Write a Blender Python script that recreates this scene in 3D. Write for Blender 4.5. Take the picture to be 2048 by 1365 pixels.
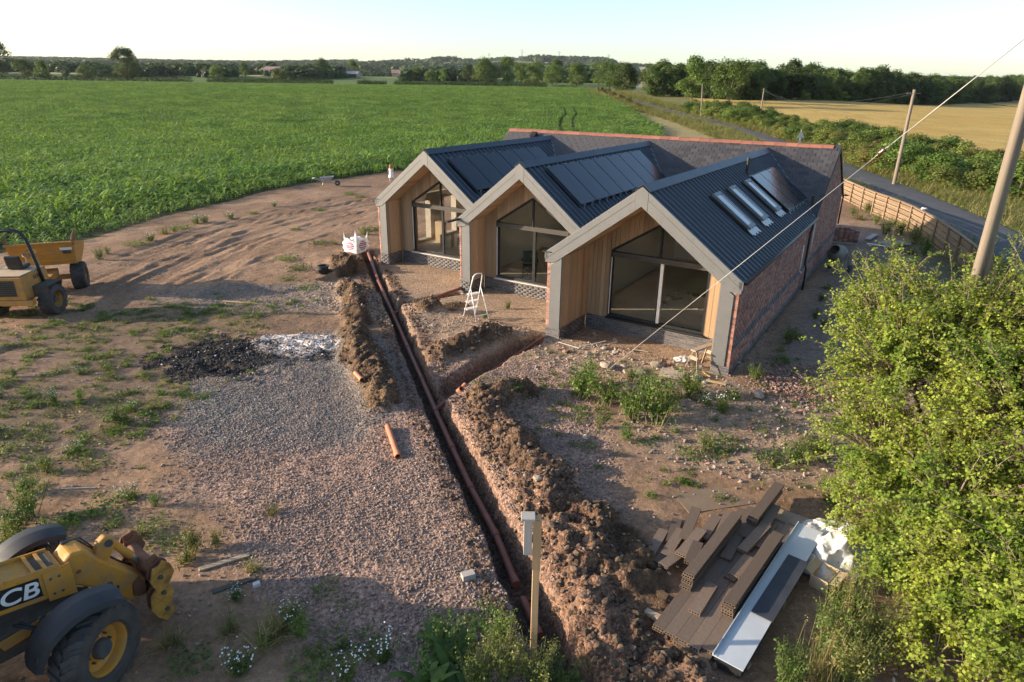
import bpy, bmesh, math, random
import numpy as np
from mathutils import Vector, Matrix, Euler
for _o in list(bpy.data.objects): bpy.data.objects.remove(_o, do_unlink=True)
scene = bpy.context.scene
COL = scene.collection
R = math.radians
# ------------------------------------------------------------ camera, sky, sun, exposure
SUN_EL = R(15.0)
SUN_FROM = Vector((-1.0, -0.03, 0.0)).normalized()          # where the sun stands (horizontal)
cam_d = bpy.data.cameras.new('camera'); cam = bpy.data.objects.new('camera', cam_d); COL.objects.link(cam)
cam_d.sensor_width = 36.0; cam_d.lens = 1307.83 / 2048 * 36; cam_d.clip_start = 0.1; cam_d.clip_end = 20000
cam.matrix_world = Matrix.Translation((0, 0, 7.0)) @ Matrix.Rotation(math.pi/2 - 0.373, 4, 'X') @ Matrix.Rotation(0.0131, 4, 'Z')
scene.camera = cam
world = bpy.data.worlds.new('World'); scene.world = world; world.use_nodes = True
wn = world.node_tree.nodes; wl = world.node_tree.links
bg = wn['Background']; sky = wn.new('ShaderNodeTexSky'); sky.sky_type = 'NISHITA'; sky.sun_disc = False
sky.sun_elevation = SUN_EL; sky.sun_rotation = math.atan2(SUN_FROM.x, SUN_FROM.y)
sky.altitude = 80; sky.air_density = 0.9; sky.dust_density = 1.2; sky.ozone_density = 1.6
wl.new(sky.outputs[0], bg.inputs[0]); bg.inputs[1].default_value = 0.13
sun_d = bpy.data.lights.new('sun', 'SUN'); sun_d.energy = 4.3; sun_d.angle = R(0.55); sun_d.color = (1.0, 0.83, 0.63)
sun = bpy.data.objects.new('sun', sun_d); COL.objects.link(sun)
_d = Vector((-SUN_FROM.x*math.cos(SUN_EL), -SUN_FROM.y*math.cos(SUN_EL), -math.sin(SUN_EL)))
sun.rotation_euler = _d.to_track_quat('-Z', 'Y').to_euler()
scene.view_settings.view_transform = 'Standard'; scene.view_settings.look = 'None'
scene.view_settings.exposure = 1.28; scene.view_settings.gamma = 1.0; scene.view_settings.use_curve_mapping = False
scene.cycles.max_bounces = 6; scene.cycles.diffuse_bounces = 4; scene.cycles.glossy_bounces = 2; scene.cycles.transmission_bounces = 2; scene.cycles.use_adaptive_sampling = True; scene.cycles.adaptive_threshold = 0.02; scene.cycles.transparent_max_bounces = 8; scene.cycles.volume_bounces = 0
HAZE = 0.00004
# ------------------------------------------------------------ helpers
rng = np.random.default_rng(7)
random.seed(7)
def S(x):
    x = np.clip(x, 0, 1); return x*x*(3-2*x)
def _hash(ix, iy, seed):
    h = (ix.astype(np.int64)*374761393 + iy.astype(np.int64)*668265263 + seed*1274126177) & 0xffffffff
    h = ((h ^ (h >> 13)) * 1274126177) & 0xffffffff
    return ((h ^ (h >> 16)) & 0xffff) / 65535.0
def vnoise(x, y, seed=0):
    ix = np.floor(x); iy = np.floor(y); fx = x-ix; fy = y-iy
    fx = fx*fx*(3-2*fx); fy = fy*fy*(3-2*fy)
    a = _hash(ix, iy, seed); b = _hash(ix+1, iy, seed); c = _hash(ix, iy+1, seed); d = _hash(ix+1, iy+1, seed)
    return (a*(1-fx)+b*fx)*(1-fy) + (c*(1-fx)+d*fx)*fy
def fbm(x, y, scale, octv=4, seed=0):
    v = 0; amp = 0.5; s = 1.0/scale; tot = 0
    for i in range(octv):
        v = v + amp*vnoise(x*s+17.3*i, y*s-9.1*i, seed+i); tot += amp; amp *= .5; s *= 2.03
    return v/tot
def seg_dist(X, Y, pts):
    """distance to a polyline and the arc position of the nearest point"""
    best = np.full(X.shape, 1e9); arc = np.zeros(X.shape); acc = 0.0
    for (x0, y0), (x1, y1) in zip(pts[:-1], pts[1:]):
        dx, dy = x1-x0, y1-y0; L = math.hypot(dx, dy)
        t = np.clip(((X-x0)*dx+(Y-y0)*dy)/(L*L), 0, 1)
        d = np.hypot(X-(x0+t*dx), Y-(y0+t*dy))
        m = d < best; best = np.where(m, d, best); arc = np.where(m, acc+t*L, arc); acc += L
    return best, arc
def in_poly(X, Y, poly):
    inside = np.zeros(np.shape(X), bool); n = len(poly)
    for i in range(n):
        x0, y0 = poly[i]; x1, y1 = poly[(i+1) % n]
        c = ((y0 > Y) != (y1 > Y)) & (X < (x1-x0)*(Y-y0)/((y1-y0) if y1 != y0 else 1e-9)+x0)
        inside ^= c
    return inside
class MB:
    """collects shapes; build() links them as one mesh object"""
    def __init__(s): s.v = []; s.f = []; s.m = []
    def add(s, verts, faces, mi=0):
        o = len(s.v); s.v += [tuple(p) for p in verts]; s.f += [tuple(o+i for i in f) for f in faces]; s.m += [mi]*len(faces); return s
    def box(s, c, d, rz=0.0, M=None, mi=0, taper=1.0):
        hx, hy, hz = d[0]/2, d[1]/2, d[2]/2
        P = [(-hx,-hy,-hz),(hx,-hy,-hz),(hx,hy,-hz),(-hx,hy,-hz),(-hx*taper,-hy*taper,hz),(hx*taper,-hy*taper,hz),(hx*taper,hy*taper,hz),(-hx*taper,hy*taper,hz)]
        T = Matrix.Translation(c) @ (M if M is not None else Matrix.Rotation(rz, 4, 'Z'))
        return s.add([T @ Vector(p) for p in P], [(0,3,2,1),(4,5,6,7),(0,1,5,4),(1,2,6,5),(2,3,7,6),(3,0,4,7)], mi)
    def bar(s, p0, p1, w, h, up=(0,0,1), mi=0):
        p0 = Vector(p0); p1 = Vector(p1); z = (p1-p0); L = z.length; z.normalize(); u = Vector(up)
        if abs(z.dot(u)) > .98: u = Vector((1,0,0))
        x = z.cross(u).normalized(); y = x.cross(z).normalized()
        P = []
        for q in (p0, p1):
            for a, b in ((-1,-1),(1,-1),(1,1),(-1,1)): P.append(q + x*(a*w/2) + y*(b*h/2))
        return s.add(P, [(0,3,2,1),(4,5,6,7),(0,1,5,4),(1,2,6,5),(2,3,7,6),(3,0,4,7)], mi)
    def tube(s, pts, r, n=8, cap=True, mi=0, rads=None):
        pts = [Vector(p) for p in pts]; V = []; F = []
        ref = Vector((0,0,1))
        t0 = (pts[1]-pts[0]).normalized()
        if abs(t0.dot(ref)) > .9: ref = Vector((1,0,0))
        x = t0.cross(ref).normalized()
        for i, p in enumerate(pts):
            t = (pts[min(i+1,len(pts)-1)]-pts[max(i-1,0)]).normalized()
            x = (x - t*x.dot(t)).normalized(); y = t.cross(x)
            rr = rads[i] if rads is not None else r
            for k in range(n):
                a = 2*math.pi*k/n; V.append(p + x*(math.cos(a)*rr) + y*(math.sin(a)*rr))
        for i in range(len(pts)-1):
            for k in range(n):
                F.append((i*n+k, i*n+(k+1)%n, (i+1)*n+(k+1)%n, (i+1)*n+k))
        if cap: F.append(tuple(range(n-1,-1,-1))); F.append(tuple((len(pts)-1)*n+k for k in range(n)))
        return s.add(V, F, mi)
    def lathe(s, prof, n=24, M=None, mi=0, closed=False):
        """profile [(r, h)] turned round local z"""
        M = M if M is not None else Matrix(); V = []; F = []
        for r, h in prof:
            for k in range(n):
                a = 2*math.pi*k/n; V.append(M @ Vector((r*math.cos(a), r*math.sin(a), h)))
        m = len(prof)
        for i in range(m if closed else m-1):
            j = (i+1) % m
            for k in range(n): F.append((i*n+k, i*n+(k+1)%n, j*n+(k+1)%n, j*n+k))
        return s.add(V, F, mi)
    def prism(s, poly, thick, M=None, mi=0):
        """polygon in local xy extruded from z=0 to z=thick"""
        M = M if M is not None else Matrix(); n = len(poly)
        V = [M @ Vector((x, y, 0)) for x, y in poly] + [M @ Vector((x, y, thick)) for x, y in poly]
        F = [tuple(range(n-1,-1,-1)), tuple(range(n, 2*n))] + [(i, (i+1)%n, n+(i+1)%n, n+i) for i in range(n)]
        return s.add(V, F, mi)
    def mesh(s, name):
        me = bpy.data.meshes.new(name); me.from_pydata(s.v, [], s.f); me.update(); return me
    def build(s, name, mats, parent=None, smooth=False, bevel=0.0):
        me = s.mesh(name)
        if not isinstance(mats, (list, tuple)): mats = [mats]
        for m in mats: me.materials.append(m)
        if len(mats) > 1: me.polygons.foreach_set('material_index', s.m)
        if smooth is True: me.polygons.foreach_set('use_smooth', [True]*len(me.polygons))
        o = link(name, me, parent)
        if smooth == 'auto': smooth_by_angle(me, 40)
        if bevel:
            b = o.modifiers.new('bevel', 'BEVEL'); b.width = bevel; b.segments = 2; b.limit_method = 'ANGLE'
        return o
def smooth_by_angle(me, deg):
    bm = bmesh.new(); bm.from_mesh(me)
    for f in bm.faces: f.smooth = True
    for e in bm.edges:
        e.smooth = not (len(e.link_faces) != 2 or e.calc_face_angle(0) > R(deg))
    bm.to_mesh(me); bm.free()
def link(name, data, parent=None):
    o = bpy.data.objects.new(name, data); COL.objects.link(o)
    if parent is not None: o.parent = parent
    return o
def tag(o, label, cat=None, group=None, kind=None):
    if label: o['label'] = label
    if cat: o['category'] = cat
    if group: o['group'] = group
    if kind: o['kind'] = kind
    return o
def thing(name, label, cat, loc=(0,0,0), rz=0.0, group=None):
    o = bpy.data.objects.new(name, None); COL.objects.link(o); o.location = loc; o.rotation_euler = (0,0,rz)
    o.empty_display_size = .2
    return tag(o, label, cat, group)
def copy_tree(o, parent=None):
    c = o.copy(); COL.objects.link(c); c.parent = parent
    for ch in list(o.children): copy_tree(ch, c)
    return c
def np_mesh(name, V, F, mats, smooth=False, attrs=None):
    """fast mesh from numpy arrays (F: n x 3 or n x 4)"""
    me = bpy.data.meshes.new(name); V = np.asarray(V, np.float32); F = np.asarray(F, np.int32); k = F.shape[1]
    me.vertices.add(len(V)); me.vertices.foreach_set('co', V.ravel())
    me.loops.add(F.size); me.loops.foreach_set('vertex_index', F.ravel())
    me.polygons.add(len(F)); me.polygons.foreach_set('loop_start', np.arange(0, F.size, k, dtype=np.int32))
    me.update(calc_edges=True)
    if smooth: me.polygons.foreach_set('use_smooth', np.ones(len(F), bool))
    for m in (mats if isinstance(mats, (list, tuple)) else [mats]): me.materials.append(m)
    for n, a in (attrs or {}).items():
        a = np.asarray(a, np.float32)
        if a.ndim == 1:
            at = me.attributes.new(n, 'FLOAT', 'POINT'); at.data.foreach_set('value', a)
        else:
            at = me.attributes.new(n, 'FLOAT_COLOR', 'POINT')
            if a.shape[1] == 3: a = np.concatenate([a, np.ones((len(a),1), np.float32)], 1)
            at.data.foreach_set('color', a.ravel())
    return me
# ------------------------------------------------------------ materials
class NT:
    def __init__(s, name):
        s.m = bpy.data.materials.new(name); s.m.use_nodes = True; s.t = s.m.node_tree; s.n = s.t.nodes; s.l = s.t.links
        s.p = s.n['Principled BSDF']; s.out = s.n['Material Output']
    def new(s, t, **k):
        n = s.n.new(t)
        for a, b in k.items(): setattr(n, a, b)
        return n
    def val(s, inp, v):
        if isinstance(v, bpy.types.NodeSocket): s.l.new(v, inp)
        elif isinstance(v, tuple) and len(v) == 3 and inp.type == 'RGBA': inp.default_value = (*v, 1)
        else: inp.default_value = v
    def coord(s, kind='Object'): return s.new('ShaderNodeTexCoord').outputs[kind]
    def noise(s, scale, detail=4, rough=.55, vec=None, dist=0.0):
        n = s.new('ShaderNodeTexNoise'); n.inputs['Scale'].default_value = scale; n.inputs['Detail'].default_value = detail
        n.inputs['Roughness'].default_value = rough; n.inputs['Distortion'].default_value = dist
        if vec is not None: s.l.new(vec, n.inputs['Vector'])
        return n.outputs['Fac']
    def voro(s, scale, vec=None, feat='F1', out='Distance'):
        n = s.new('ShaderNodeTexVoronoi'); n.feature = feat; n.inputs['Scale'].default_value = scale
        if vec is not None: s.l.new(vec, n.inputs['Vector'])
        return n.outputs[out]
    def ramp(s, fac, a, b, lo=0.0, hi=1.0):
        """map range lo..hi of fac to a..b (floats or colours)"""
        mr = s.new('ShaderNodeMapRange'); s.val(mr.inputs[0], fac); mr.inputs[1].default_value = lo; mr.inputs[2].default_value = hi
        if isinstance(a, (int, float)):
            mr.inputs[3].default_value = a; mr.inputs[4].default_value = b; return mr.outputs[0]
        return s.mix(mr.outputs[0], a, b)
    def mix(s, fac, a, b, mode='MIX'):
        m = s.new('ShaderNodeMix'); m.data_type = 'RGBA'; m.blend_type = mode
        s.val(m.inputs[0], fac); s.val(m.inputs[6], a); s.val(m.inputs[7], b); return m.outputs[2]
    def math(s, op, a, b=0.0):
        m = s.new('ShaderNodeMath'); m.operation = op; s.val(m.inputs[0], a); s.val(m.inputs[1], b); return m.outputs[0]
    def stretch(s, vec, sc):
        m = s.new('ShaderNodeMapping'); s.l.new(vec, m.inputs[0]); m.inputs['Scale'].default_value = sc; return m.outputs[0]
    def bump(s, h, strength=.3, dist=.02, nrm=None):
        b = s.new('ShaderNodeBump'); b.inputs['Strength'].default_value = strength; b.inputs['Distance'].default_value = dist
        s.val(b.inputs['Height'], h)
        if nrm is not None: s.l.new(nrm, b.inputs['Normal'])
        return b.outputs[0]
    def attr(s, name, out='Color'):
        a = s.new('ShaderNodeAttribute'); a.attribute_name = name; return a.outputs[out]
    def rand(s): return s.new('ShaderNodeObjectInfo').outputs['Random']
    def fin(s, color, rough=.7, metal=0.0, normal=None, spec=.4):
        s.val(s.p.inputs['Base Color'], color); s.val(s.p.inputs['Roughness'], rough); s.val(s.p.inputs['Metallic'], metal)
        s.p.inputs['Specular IOR Level'].default_value = spec
        if normal is not None: s.l.new(normal, s.p.inputs['Normal'])
        return s.m
def plain(name, a, b=None, scale=6.0, rough=.7, metal=0.0, bump=0.0, bscale=40.0, rand=0.0, spec=.4, stretch=None, lo=.3, hi=.7, rough2=None):
    """two colours mixed by noise in object space, optional relief and per-object brightness"""
    t = NT(name); b = b or tuple(x*.8 for x in a); co = t.coord()
    if stretch: co = t.stretch(co, stretch)
    nz = t.noise(scale, 5, .6, co); c = t.ramp(nz, a, b, lo, hi)
    if rand:
        k = t.ramp(t.rand(), 1-rand, 1+rand); c = t.mix(1.0, c, k, 'MULTIPLY')
    nr = None
    if bump: nr = t.bump(t.noise(bscale, 4, .6, co), bump, .01)
    r = rough if rough2 is None else t.ramp(nz, rough, rough2, lo, hi)
    return t.fin(c, r, metal, nr, spec)
def leafmat(name, a, b, trans=.35, scale=1.2, rnd=.25, gloss=.25):
    """leaves: diffuse plus light coming through, patches of two greens, a bit of shine"""
    t = NT(name); geo = t.new('ShaderNodeNewGeometry')
    nz = t.noise(scale, 3, .6, geo.outputs['Position'])
    c = t.ramp(nz, a, b, .35, .65)
    c = t.mix(1.0, c, t.ramp(t.rand(), 1-rnd, 1+rnd), 'MULTIPLY')
    c = t.mix(1.0, c, t.ramp(geo.outputs['Random Per Island'], .6, 1.4), 'MULTIPLY')
    t.fin(c, .55, 0, None, gloss)
    tr = t.new('ShaderNodeBsdfTranslucent'); t.val(tr.inputs[0], t.mix(1.0, c, (1.25, 1.15, .55), 'MULTIPLY'))
    mx = t.new('ShaderNodeMixShader'); mx.inputs[0].default_value = trans
    t.l.new(t.p.outputs[0], mx.inputs[1]); t.l.new(tr.outputs[0], mx.inputs[2]); t.l.new(mx.outputs[0], t.out.inputs[0])
    return t.m
# ------------------------------------------------------------ terrain
def T0(X, Y):
    r = 5.6*S((Y-50)/220)*(1-.75*S((X-50)/120))
    r = r + 6*S((Y-345)/170) + 30*S((Y-600)/2200)
    r = r + 46*np.exp(-((X-150)/700)**2-((Y-2500)/600)**2)
    r = r + 24*np.exp(-((X+1900)/1300)**2-((Y-2800)/700)**2)
    return r
TRENCH = [(-6.5,28.6),(-5.25,24.6),(-4.05,21),(-3.1,18),(-2.45,15.9),(-1.9,14.1),(-1.3,12.35),(-.76,10.8),(-.18,9.2),(.3,7.7),(.7,6.5),(1.3,4.6)]
BR1 = [(-4.1,20.95),(-3.0,22.2),(-1.98,23.0)]
BR2 = [(-1.85,14.2),(-1.15,15.45),(-.4,16.65),(.92,18.5)]
MOUNDS = [ # polyline, half width, height, kind (0 dark topsoil, 1 red-brown)
    ([(-7.1,26.6),(-6.5,25.4)], .6, .34, 0), ([(-6.1,23.4),(-5.2,20.6),(-4.8,19.2)], .42, .24, 0),
    ([(-4.7,18.2),(-4.15,16.6),(-3.6,15.3),(-3.0,13.7)], .52, .40, 0),
    ([(-2.9,20.7),(-2.0,21.4)], .45, .36, 0), ([(-1.9,16.6),(-1.15,17.3),(-.5,18.2)], .46, .40, 0),
    ([(-.65,13.9),(.15,14.1)], .50, .42, 0), ([(-.5,13.1),(-.25,12.4)], .42, .34, 1), ([(-.05,12.1),(.15,11.5)], .55, .36, 1), ([(.25,11.1),(.75,10.5)], .48, .30, 1), ([(.55,10.3),(.8,9.7)], .58, .36, 1), ([(1.0,9.5),(1.5,9.2)], .42, .26, 0),
    ([(.95,9.0),(1.1,8.3)], .55, .34, 1), ([(1.35,8.5),(1.75,7.9)], .42, .28, 0), ([(1.2,7.6),(1.35,7.0)], .50, .26, 1), ([(1.5,6.6),(1.9,5.6)], .75, .12, 1), ([(.45,9.6),(.75,8.6)], .30, .16, 1), ([(1.8,8.9),(2.0,7.4)], .42, .10, 0), ([(1.9,7.0),(1.9,6.0)], .45, .08, 0), ([(1.3,6.6),(1.4,5.6)], .4, .12, 0)]
RUTS = [[(-15.6,21.4),(-15.6,26.5),(-15.1,31.6),(-13.4,37),(-9.2,43.6)], [(-14.4,21.5),(-14.4,26.6),(-13.8,31.4),(-12.1,36.4),(-8.2,42.6)],
        [(-13.4,22),(-13.4,26.6),(-12.2,30.8),(-10.5,35),(-6,40)], [(-12.3,22.6),(-12.2,26.6),(-11.1,30.5),(-9.3,34.5),(-5.6,38)], [(-17,14),(-13,17.5),(-9.8,18.2),(-5,17)], [(-17,12),(-13,15.8),(-9.6,16.4),(-6,15.2)],
        [(-16.6,22),(-16.6,26.5),(-16.2,31.6),(-14.6,37.6),(-10,45)], [(-11,23.4),(-10.8,26.6),(-9.9,30),(-8.4,33)], [(-17,10),(-13,13.6),(-9.9,14.2)], [(-13.9,21.8),(-14,26.6),(-13,31),(-11.3,35.6),(-7.2,41)]]
TREAD = [[(3.6,11.3),(4.6,11.7),(5.6,12.3)], [(4.6,12.6),(5.6,13.3)]]
HA = .5627; HO = Vector((5.5792, 15.3926)); HX = Vector((math.cos(HA), -math.sin(HA))); HY = Vector((math.sin(HA), math.cos(HA)))
def to_house(X, Y):
    dx = X-HO.x; dy = Y-HO.y
    return dx*HX.x+dy*HX.y, dx*HY.x+dy*HY.y
def masks(X, Y):
    """named soft masks of what the ground is made of, all from position"""
    m = {}
    n1 = fbm(X, Y, 1.6, 4, 11); n2 = fbm(X, Y, .45, 3, 12); n3 = fbm(X, Y, 5, 3, 13)
    dT, aT = seg_dist(X, Y, TRENCH); d1, _ = seg_dist(X, Y, BR1); d2, _ = seg_dist(X, Y, BR2)
    wob = (n2-.5)*.16
    wT = .17+.05*S((16-Y)/6)
    m['trench'] = np.maximum.reduce([1-S((dT+wob-wT)/.13), .55*(1-S((d1+wob-.16)/.14)), .85*(1-S((d2+wob-.25)/.16))])
    md = np.zeros(X.shape); mr = np.zeros(X.shape); mh = np.zeros(X.shape)
    for k, (pl, w, h, kind) in enumerate(MOUNDS):
        d, a = seg_dist(X, Y, pl); ww = w*(.72+.65*fbm(X, Y, .9, 2, 40+k))
        p = np.exp(-(d/ww)**2*1.2)
        mh = np.maximum(mh, h*p*(.42+.8*n1))
        sp = S((p-.12)/.4)
        if kind == 0: md = np.maximum(md, sp)
        else: mr = np.maximum(mr, sp)
    m['dark'] = md; m['red'] = mr; m['moundh'] = mh
    hx, hy = to_house(X, Y)
    e = (n1-.5)*1.6+(n2-.5)*.6
    m['house'] = (hx > -15.6) & (hx < -.05) & (hy > .3) & (hy < 17.5)
    # crushed grey stone patch and pinkish gravel sheet
    m['grey'] = 1-S((np.hypot((X+5.1)/2.7, (Y-14.8)/3.2)+.40*e-.80)/.4)
    m['grey2'] = .8*(1-S((np.hypot((X+8.2)/4.5, (Y-21.7)/1.7)+.5*e*.5-.8)/.35))
    m['pink'] = S((X+e+np.minimum(5.4+.87*(Y-9), 8.4))/1.4)*(1-S((X-1.5)/1.0))*S((17.5+e-Y)/2)
    m['ash'] = (1-S((np.hypot((X+6.2)/1.35, (Y-17.35)/.85)+.9*(n2-.5)-.8)/.2))
    m['char'] = np.maximum(1-S((np.hypot((X+7.95)/1.75, (Y-16.35)/1.45)+1.1*(n2-.5)-.82)/.22), .75*(1-S((np.hypot((X+5.6)/1.0, (Y-16.65)/.4)+1.1*(n2-.5)-.8)/.25)))
    m['pale'] = np.maximum(S((hx+16)/2)*S((.5-hx)/1)*S((hy+2.6+e)/1.6)*(1-S((hy-6)/2)), .8*(1-S((np.hypot((X-5.2)/3.2, (Y-12.6)/2.0)+.4*e-.75)/.4)))
    m['moss'] = np.clip(S((n3+.7*(n1-.5)+.75*(n2-.5)-.50)/.2)*S((-6.6-X+e)/2)*S((21.5+e-Y)/2), 0, 1)
    m['n1'] = n1; m['n2'] = n2; m['n3'] = n3
    return m
def terrain(X, Y, full=False):
    X = np.asarray(X, float); Y = np.asarray(Y, float)
    z = T0(X, Y)
    near = S((70-Y)/20)*S((60-np.abs(X))/20)
    m = masks(X, Y)
    z = z + near*((fbm(X, Y, 4.5, 4, 1)-.5)*.22 + (m['n2']-.5)*.05)
    rut = np.zeros(X.shape)
    for k, pl in enumerate(RUTS):
        d, a = seg_dist(X, Y, pl); d = d+(fbm(X, Y, 2.4, 3, 60+k)-.5)*1.3
        dep = np.clip(fbm(X, Y, 2.2, 3, 70+k)*3.2-1.0, 0, 1.4)
        rut = rut + dep*(-np.exp(-(d/.15)**2)*.060 + np.exp(-((d-.28)/.12)**2)*.038)*(.75+.5*np.sin(a*26)*np.exp(-(d/.22)**2))
    z = z + near*rut
    d, a = seg_dist(X, Y, RUTS[1]); sgn = np.where((X+14) > 0, 1, -1)            # parallel drag lines left by wheels along the field edge
    z = z + near*np.exp(-(d/3.2)**4)*S((Y-20)/3)*((fbm(d*sgn*2.6+40, a*.22, 1.0, 4, 91)-.5)*.16)
    d, a = seg_dist(X, Y, [(-20,9),(-13,15.8),(-9,16.6),(-5.5,15)])
    z = z + near*np.exp(-(d/3.0)**4)*S((-6.5-X)/2)*((fbm(np.where(Y > 15, d, -d)*2.4+70, a*.3, 1.0, 4, 92)-.5)*.12)
    for pl in TREAD:
        d, a = seg_dist(X, Y, pl); z = z + np.exp(-(d/.2)**4)*(-.03+.022*np.sin(a*38+4*d))
    fine = fbm(X, Y, .22, 3, 5)-.5; clod = 1-np.abs(2*fbm(X, Y, .34, 3, 6)-1); rough = 1-np.abs(2*fbm(X, Y, .20, 2, 9)-1)
    lump = np.clip(fbm(X, Y, .5, 2, 8)-.42, 0, 1)
    z = z + near*(.045*fine)*(.6+.6*m['pale'])
    z = z + m['moundh']*(.72+.5*clod) + np.maximum(m['dark'], m['red'])*(fine*.22+lump*.34+(rough-.6)*.14)
    z = z + near*m['char']*(.01+.08*fine) + near*m['ash']*(.06+.07*fine)
    z = z*(1-m['trench']) + m['trench']*(-.46+.08*(m['n1']-.5)+.05*fine)
    z = np.where(m['house'], np.minimum(z, -.12), z)
    # the ground dips to the house corner and rises towards the verge under the hedge
    z = z + .25*S((X-6.5)/2.0)*S((13-Y)/3)*S((40-Y)/10)
    return (z, m) if full else z
def gz(x, y): return float(terrain(np.array([x]), np.array([y]))[0])
def axis(segs):
    out = [segs[0][0]]
    for a, b, st in segs:
        n = max(1, int(round(abs(b-a)/st))); out += list(np.linspace(a, b, n+1)[1:])
    return np.array(out)
def geom(a, b, first, k=1.18):
    out = [a]; st = first; s = 1 if b > a else -1
    while (out[-1]-b)*s < 0: out.append(out[-1]+s*st); st *= k
    out[-1] = b; return out
gx = np.array(geom(-28, -6000, .5)[::-1][:-1] + list(axis([(-28,-17,.2),(-17,-10,.11),(-10,3.2,.066),(3.2,8,.09),(8,16,.2)])) + geom(16, 6000, .4)[1:])
gy = np.array([-40,-20,-10,-5,-2,0,2,3.5,4.6] + list(axis([(5.2,18,.066),(18,24,.09),(24,32,.13),(32,46,.28)])) + geom(46, 7000, .45, 1.045)[1:])
GX, GY = np.meshgrid(gx, gy)
MAIZE = [(-60,21),(-24,26.2),(-20.2,28.8),(-19.4,35.6),(-17.2,44.2),(-14.6,51.2),(-10.7,56.8),(0,66),(12,80),(20.3,92),(22.3,112.5),(24,142),(24.6,184),(25.2,226),(29,290),(0,325),(-120,335),(-330,345),(-420,200),(-160,60)]
GOLD = [(47,196),(50,166),(52,135),(49,108),(50,92),(53,80),(62,70),(110,58),(500,90),(700,640),(330,425),(200,312),(112,228),(62,186)]
gzv, gm = terrain(GX, GY, True)
gm['trench'] = gm['trench']*1.0
C = lambda *c: np.array(c, float)
def lay(col, mask, c): return col*(1-mask[..., None]) + mask[..., None]*c
n1, n2, n3 = gm['n1'], gm['n2'], gm['n3']
col = np.zeros(GX.shape+(3,))+C(.300,.195,.120)
col = lay(col, S((n1-.35)/.3), C(.365,.245,.158))
col = lay(col, .6*S((n3-.5)/.2), C(.225,.150,.098))
col = lay(col, S((n3-.42)/.25)*S((4-GX)/3)*S((20-GY)/4)*.5, C(.25,.185,.145))
col = lay(col, gm['pink']*.85, C(.335,.235,.190))
col = lay(col, gm['grey']*.9, C(.245,.225,.200))
col = lay(col, gm['grey2']*.7, C(.265,.225,.19))
col = lay(col, gm['pale']*.8, C(.410,.310,.222))
col = lay(col, gm['moss']*.5, C(.165,.140,.07))
col = lay(col, gm['dark']*.93, C(.115,.074,.044))
col = lay(col, gm['dark']*S((n2-.5)/.12)*.8, C(.185,.122,.070)); col = lay(col, gm['dark']*S((.42-n2)/.1)*.8, C(.075,.050,.032))
col = lay(col, gm['red']*.93, C(.205,.122,.078))
col = lay(col, gm['red']*S((n1-.45)/.15)*.75, C(.120,.080,.054)); col = lay(col, gm['red']*S((n2-.56)/.08)*.5, C(.32,.20,.135))
# edges and walls of the trench: red-brown clay
dT, _ = seg_dist(GX, GY, TRENCH)
lip = np.exp(-((dT-.48)/.22)**2)*(GY < 30); col = lay(col, lip*.6, C(.26,.160,.110))
col = lay(col, S((gm['trench']-.15)/.35), C(.235,.145,.100)); col = lay(col, S((gm['trench']-.85)/.1), C(.11,.075,.055))
col = lay(col, gm['ash'], C(.95,.85,.78)); col = lay(col, gm['char']*(.55+.45*S((n2-.4)/.2)), C(.018,.017,.018))
# side yard beyond the house is greyer hardcore
hx, hy = to_house(GX, GY)
col = lay(col, S((hx-.0)/1)*S((hy+1)/3)*(1-S((hx-7)/3))*.6, C(.27,.225,.19))
# far country: soil under the crop, verges, patchwork of fields on the hills
col = col*C(.82,.775,.745)
vg = S((GX-(14.0+.33*(GY-20)))/4)*S((GY-12)/6); col = lay(col, vg*.9, C(.10,.125,.035))
mz = in_poly(GX, GY, MAIZE).astype(float); col = lay(col, mz, C(.055,.060,.022))
fm = S((GY-300)/25)
cell = np.floor((GX+.35*GY)/210)+7*np.floor((GY-.25*GX)/(160+.12*GY)); hsh = _hash(cell, cell*3, 91)
pal = np.array([(.095,.135,.038),(.36,.30,.14),(.20,.20,.07),(.30,.25,.13),(.11,.15,.045),(.40,.33,.17)])
fc = pal[np.clip((hsh*6).astype(int), 0, 5)]
fc = np.where(((GY < 475) & (GX < 40))[..., None], C(.085,.135,.035), fc); col = col*(1-fm[..., None])+fc*fm[..., None]
right = S((GX-26-.0*GY)/4)*S((GY-62)/10)*(1-fm); col = lay(col, right*.85, C(.16,.165,.05))
verge = S((GX-20)/2)*S((GY-88)/6)*(1-S((GX-36)/4))*(1-fm); col = lay(col, verge*.7, C(.30,.26,.10))
pebble = np.clip(np.maximum.reduce([gm['pink'], gm['grey'], gm['grey2'], .5*gm['pale'], .35*gm['red']]), 0, 1)*(1-gm['char'])*(1-mz)
ny, nx = GX.shape
idx = np.arange(nx*ny).reshape(ny, nx)
GF = np.stack([idx[:-1,:-1], idx[:-1,1:], idx[1:,1:], idx[1:,:-1]], -1).reshape(-1, 4)
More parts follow.
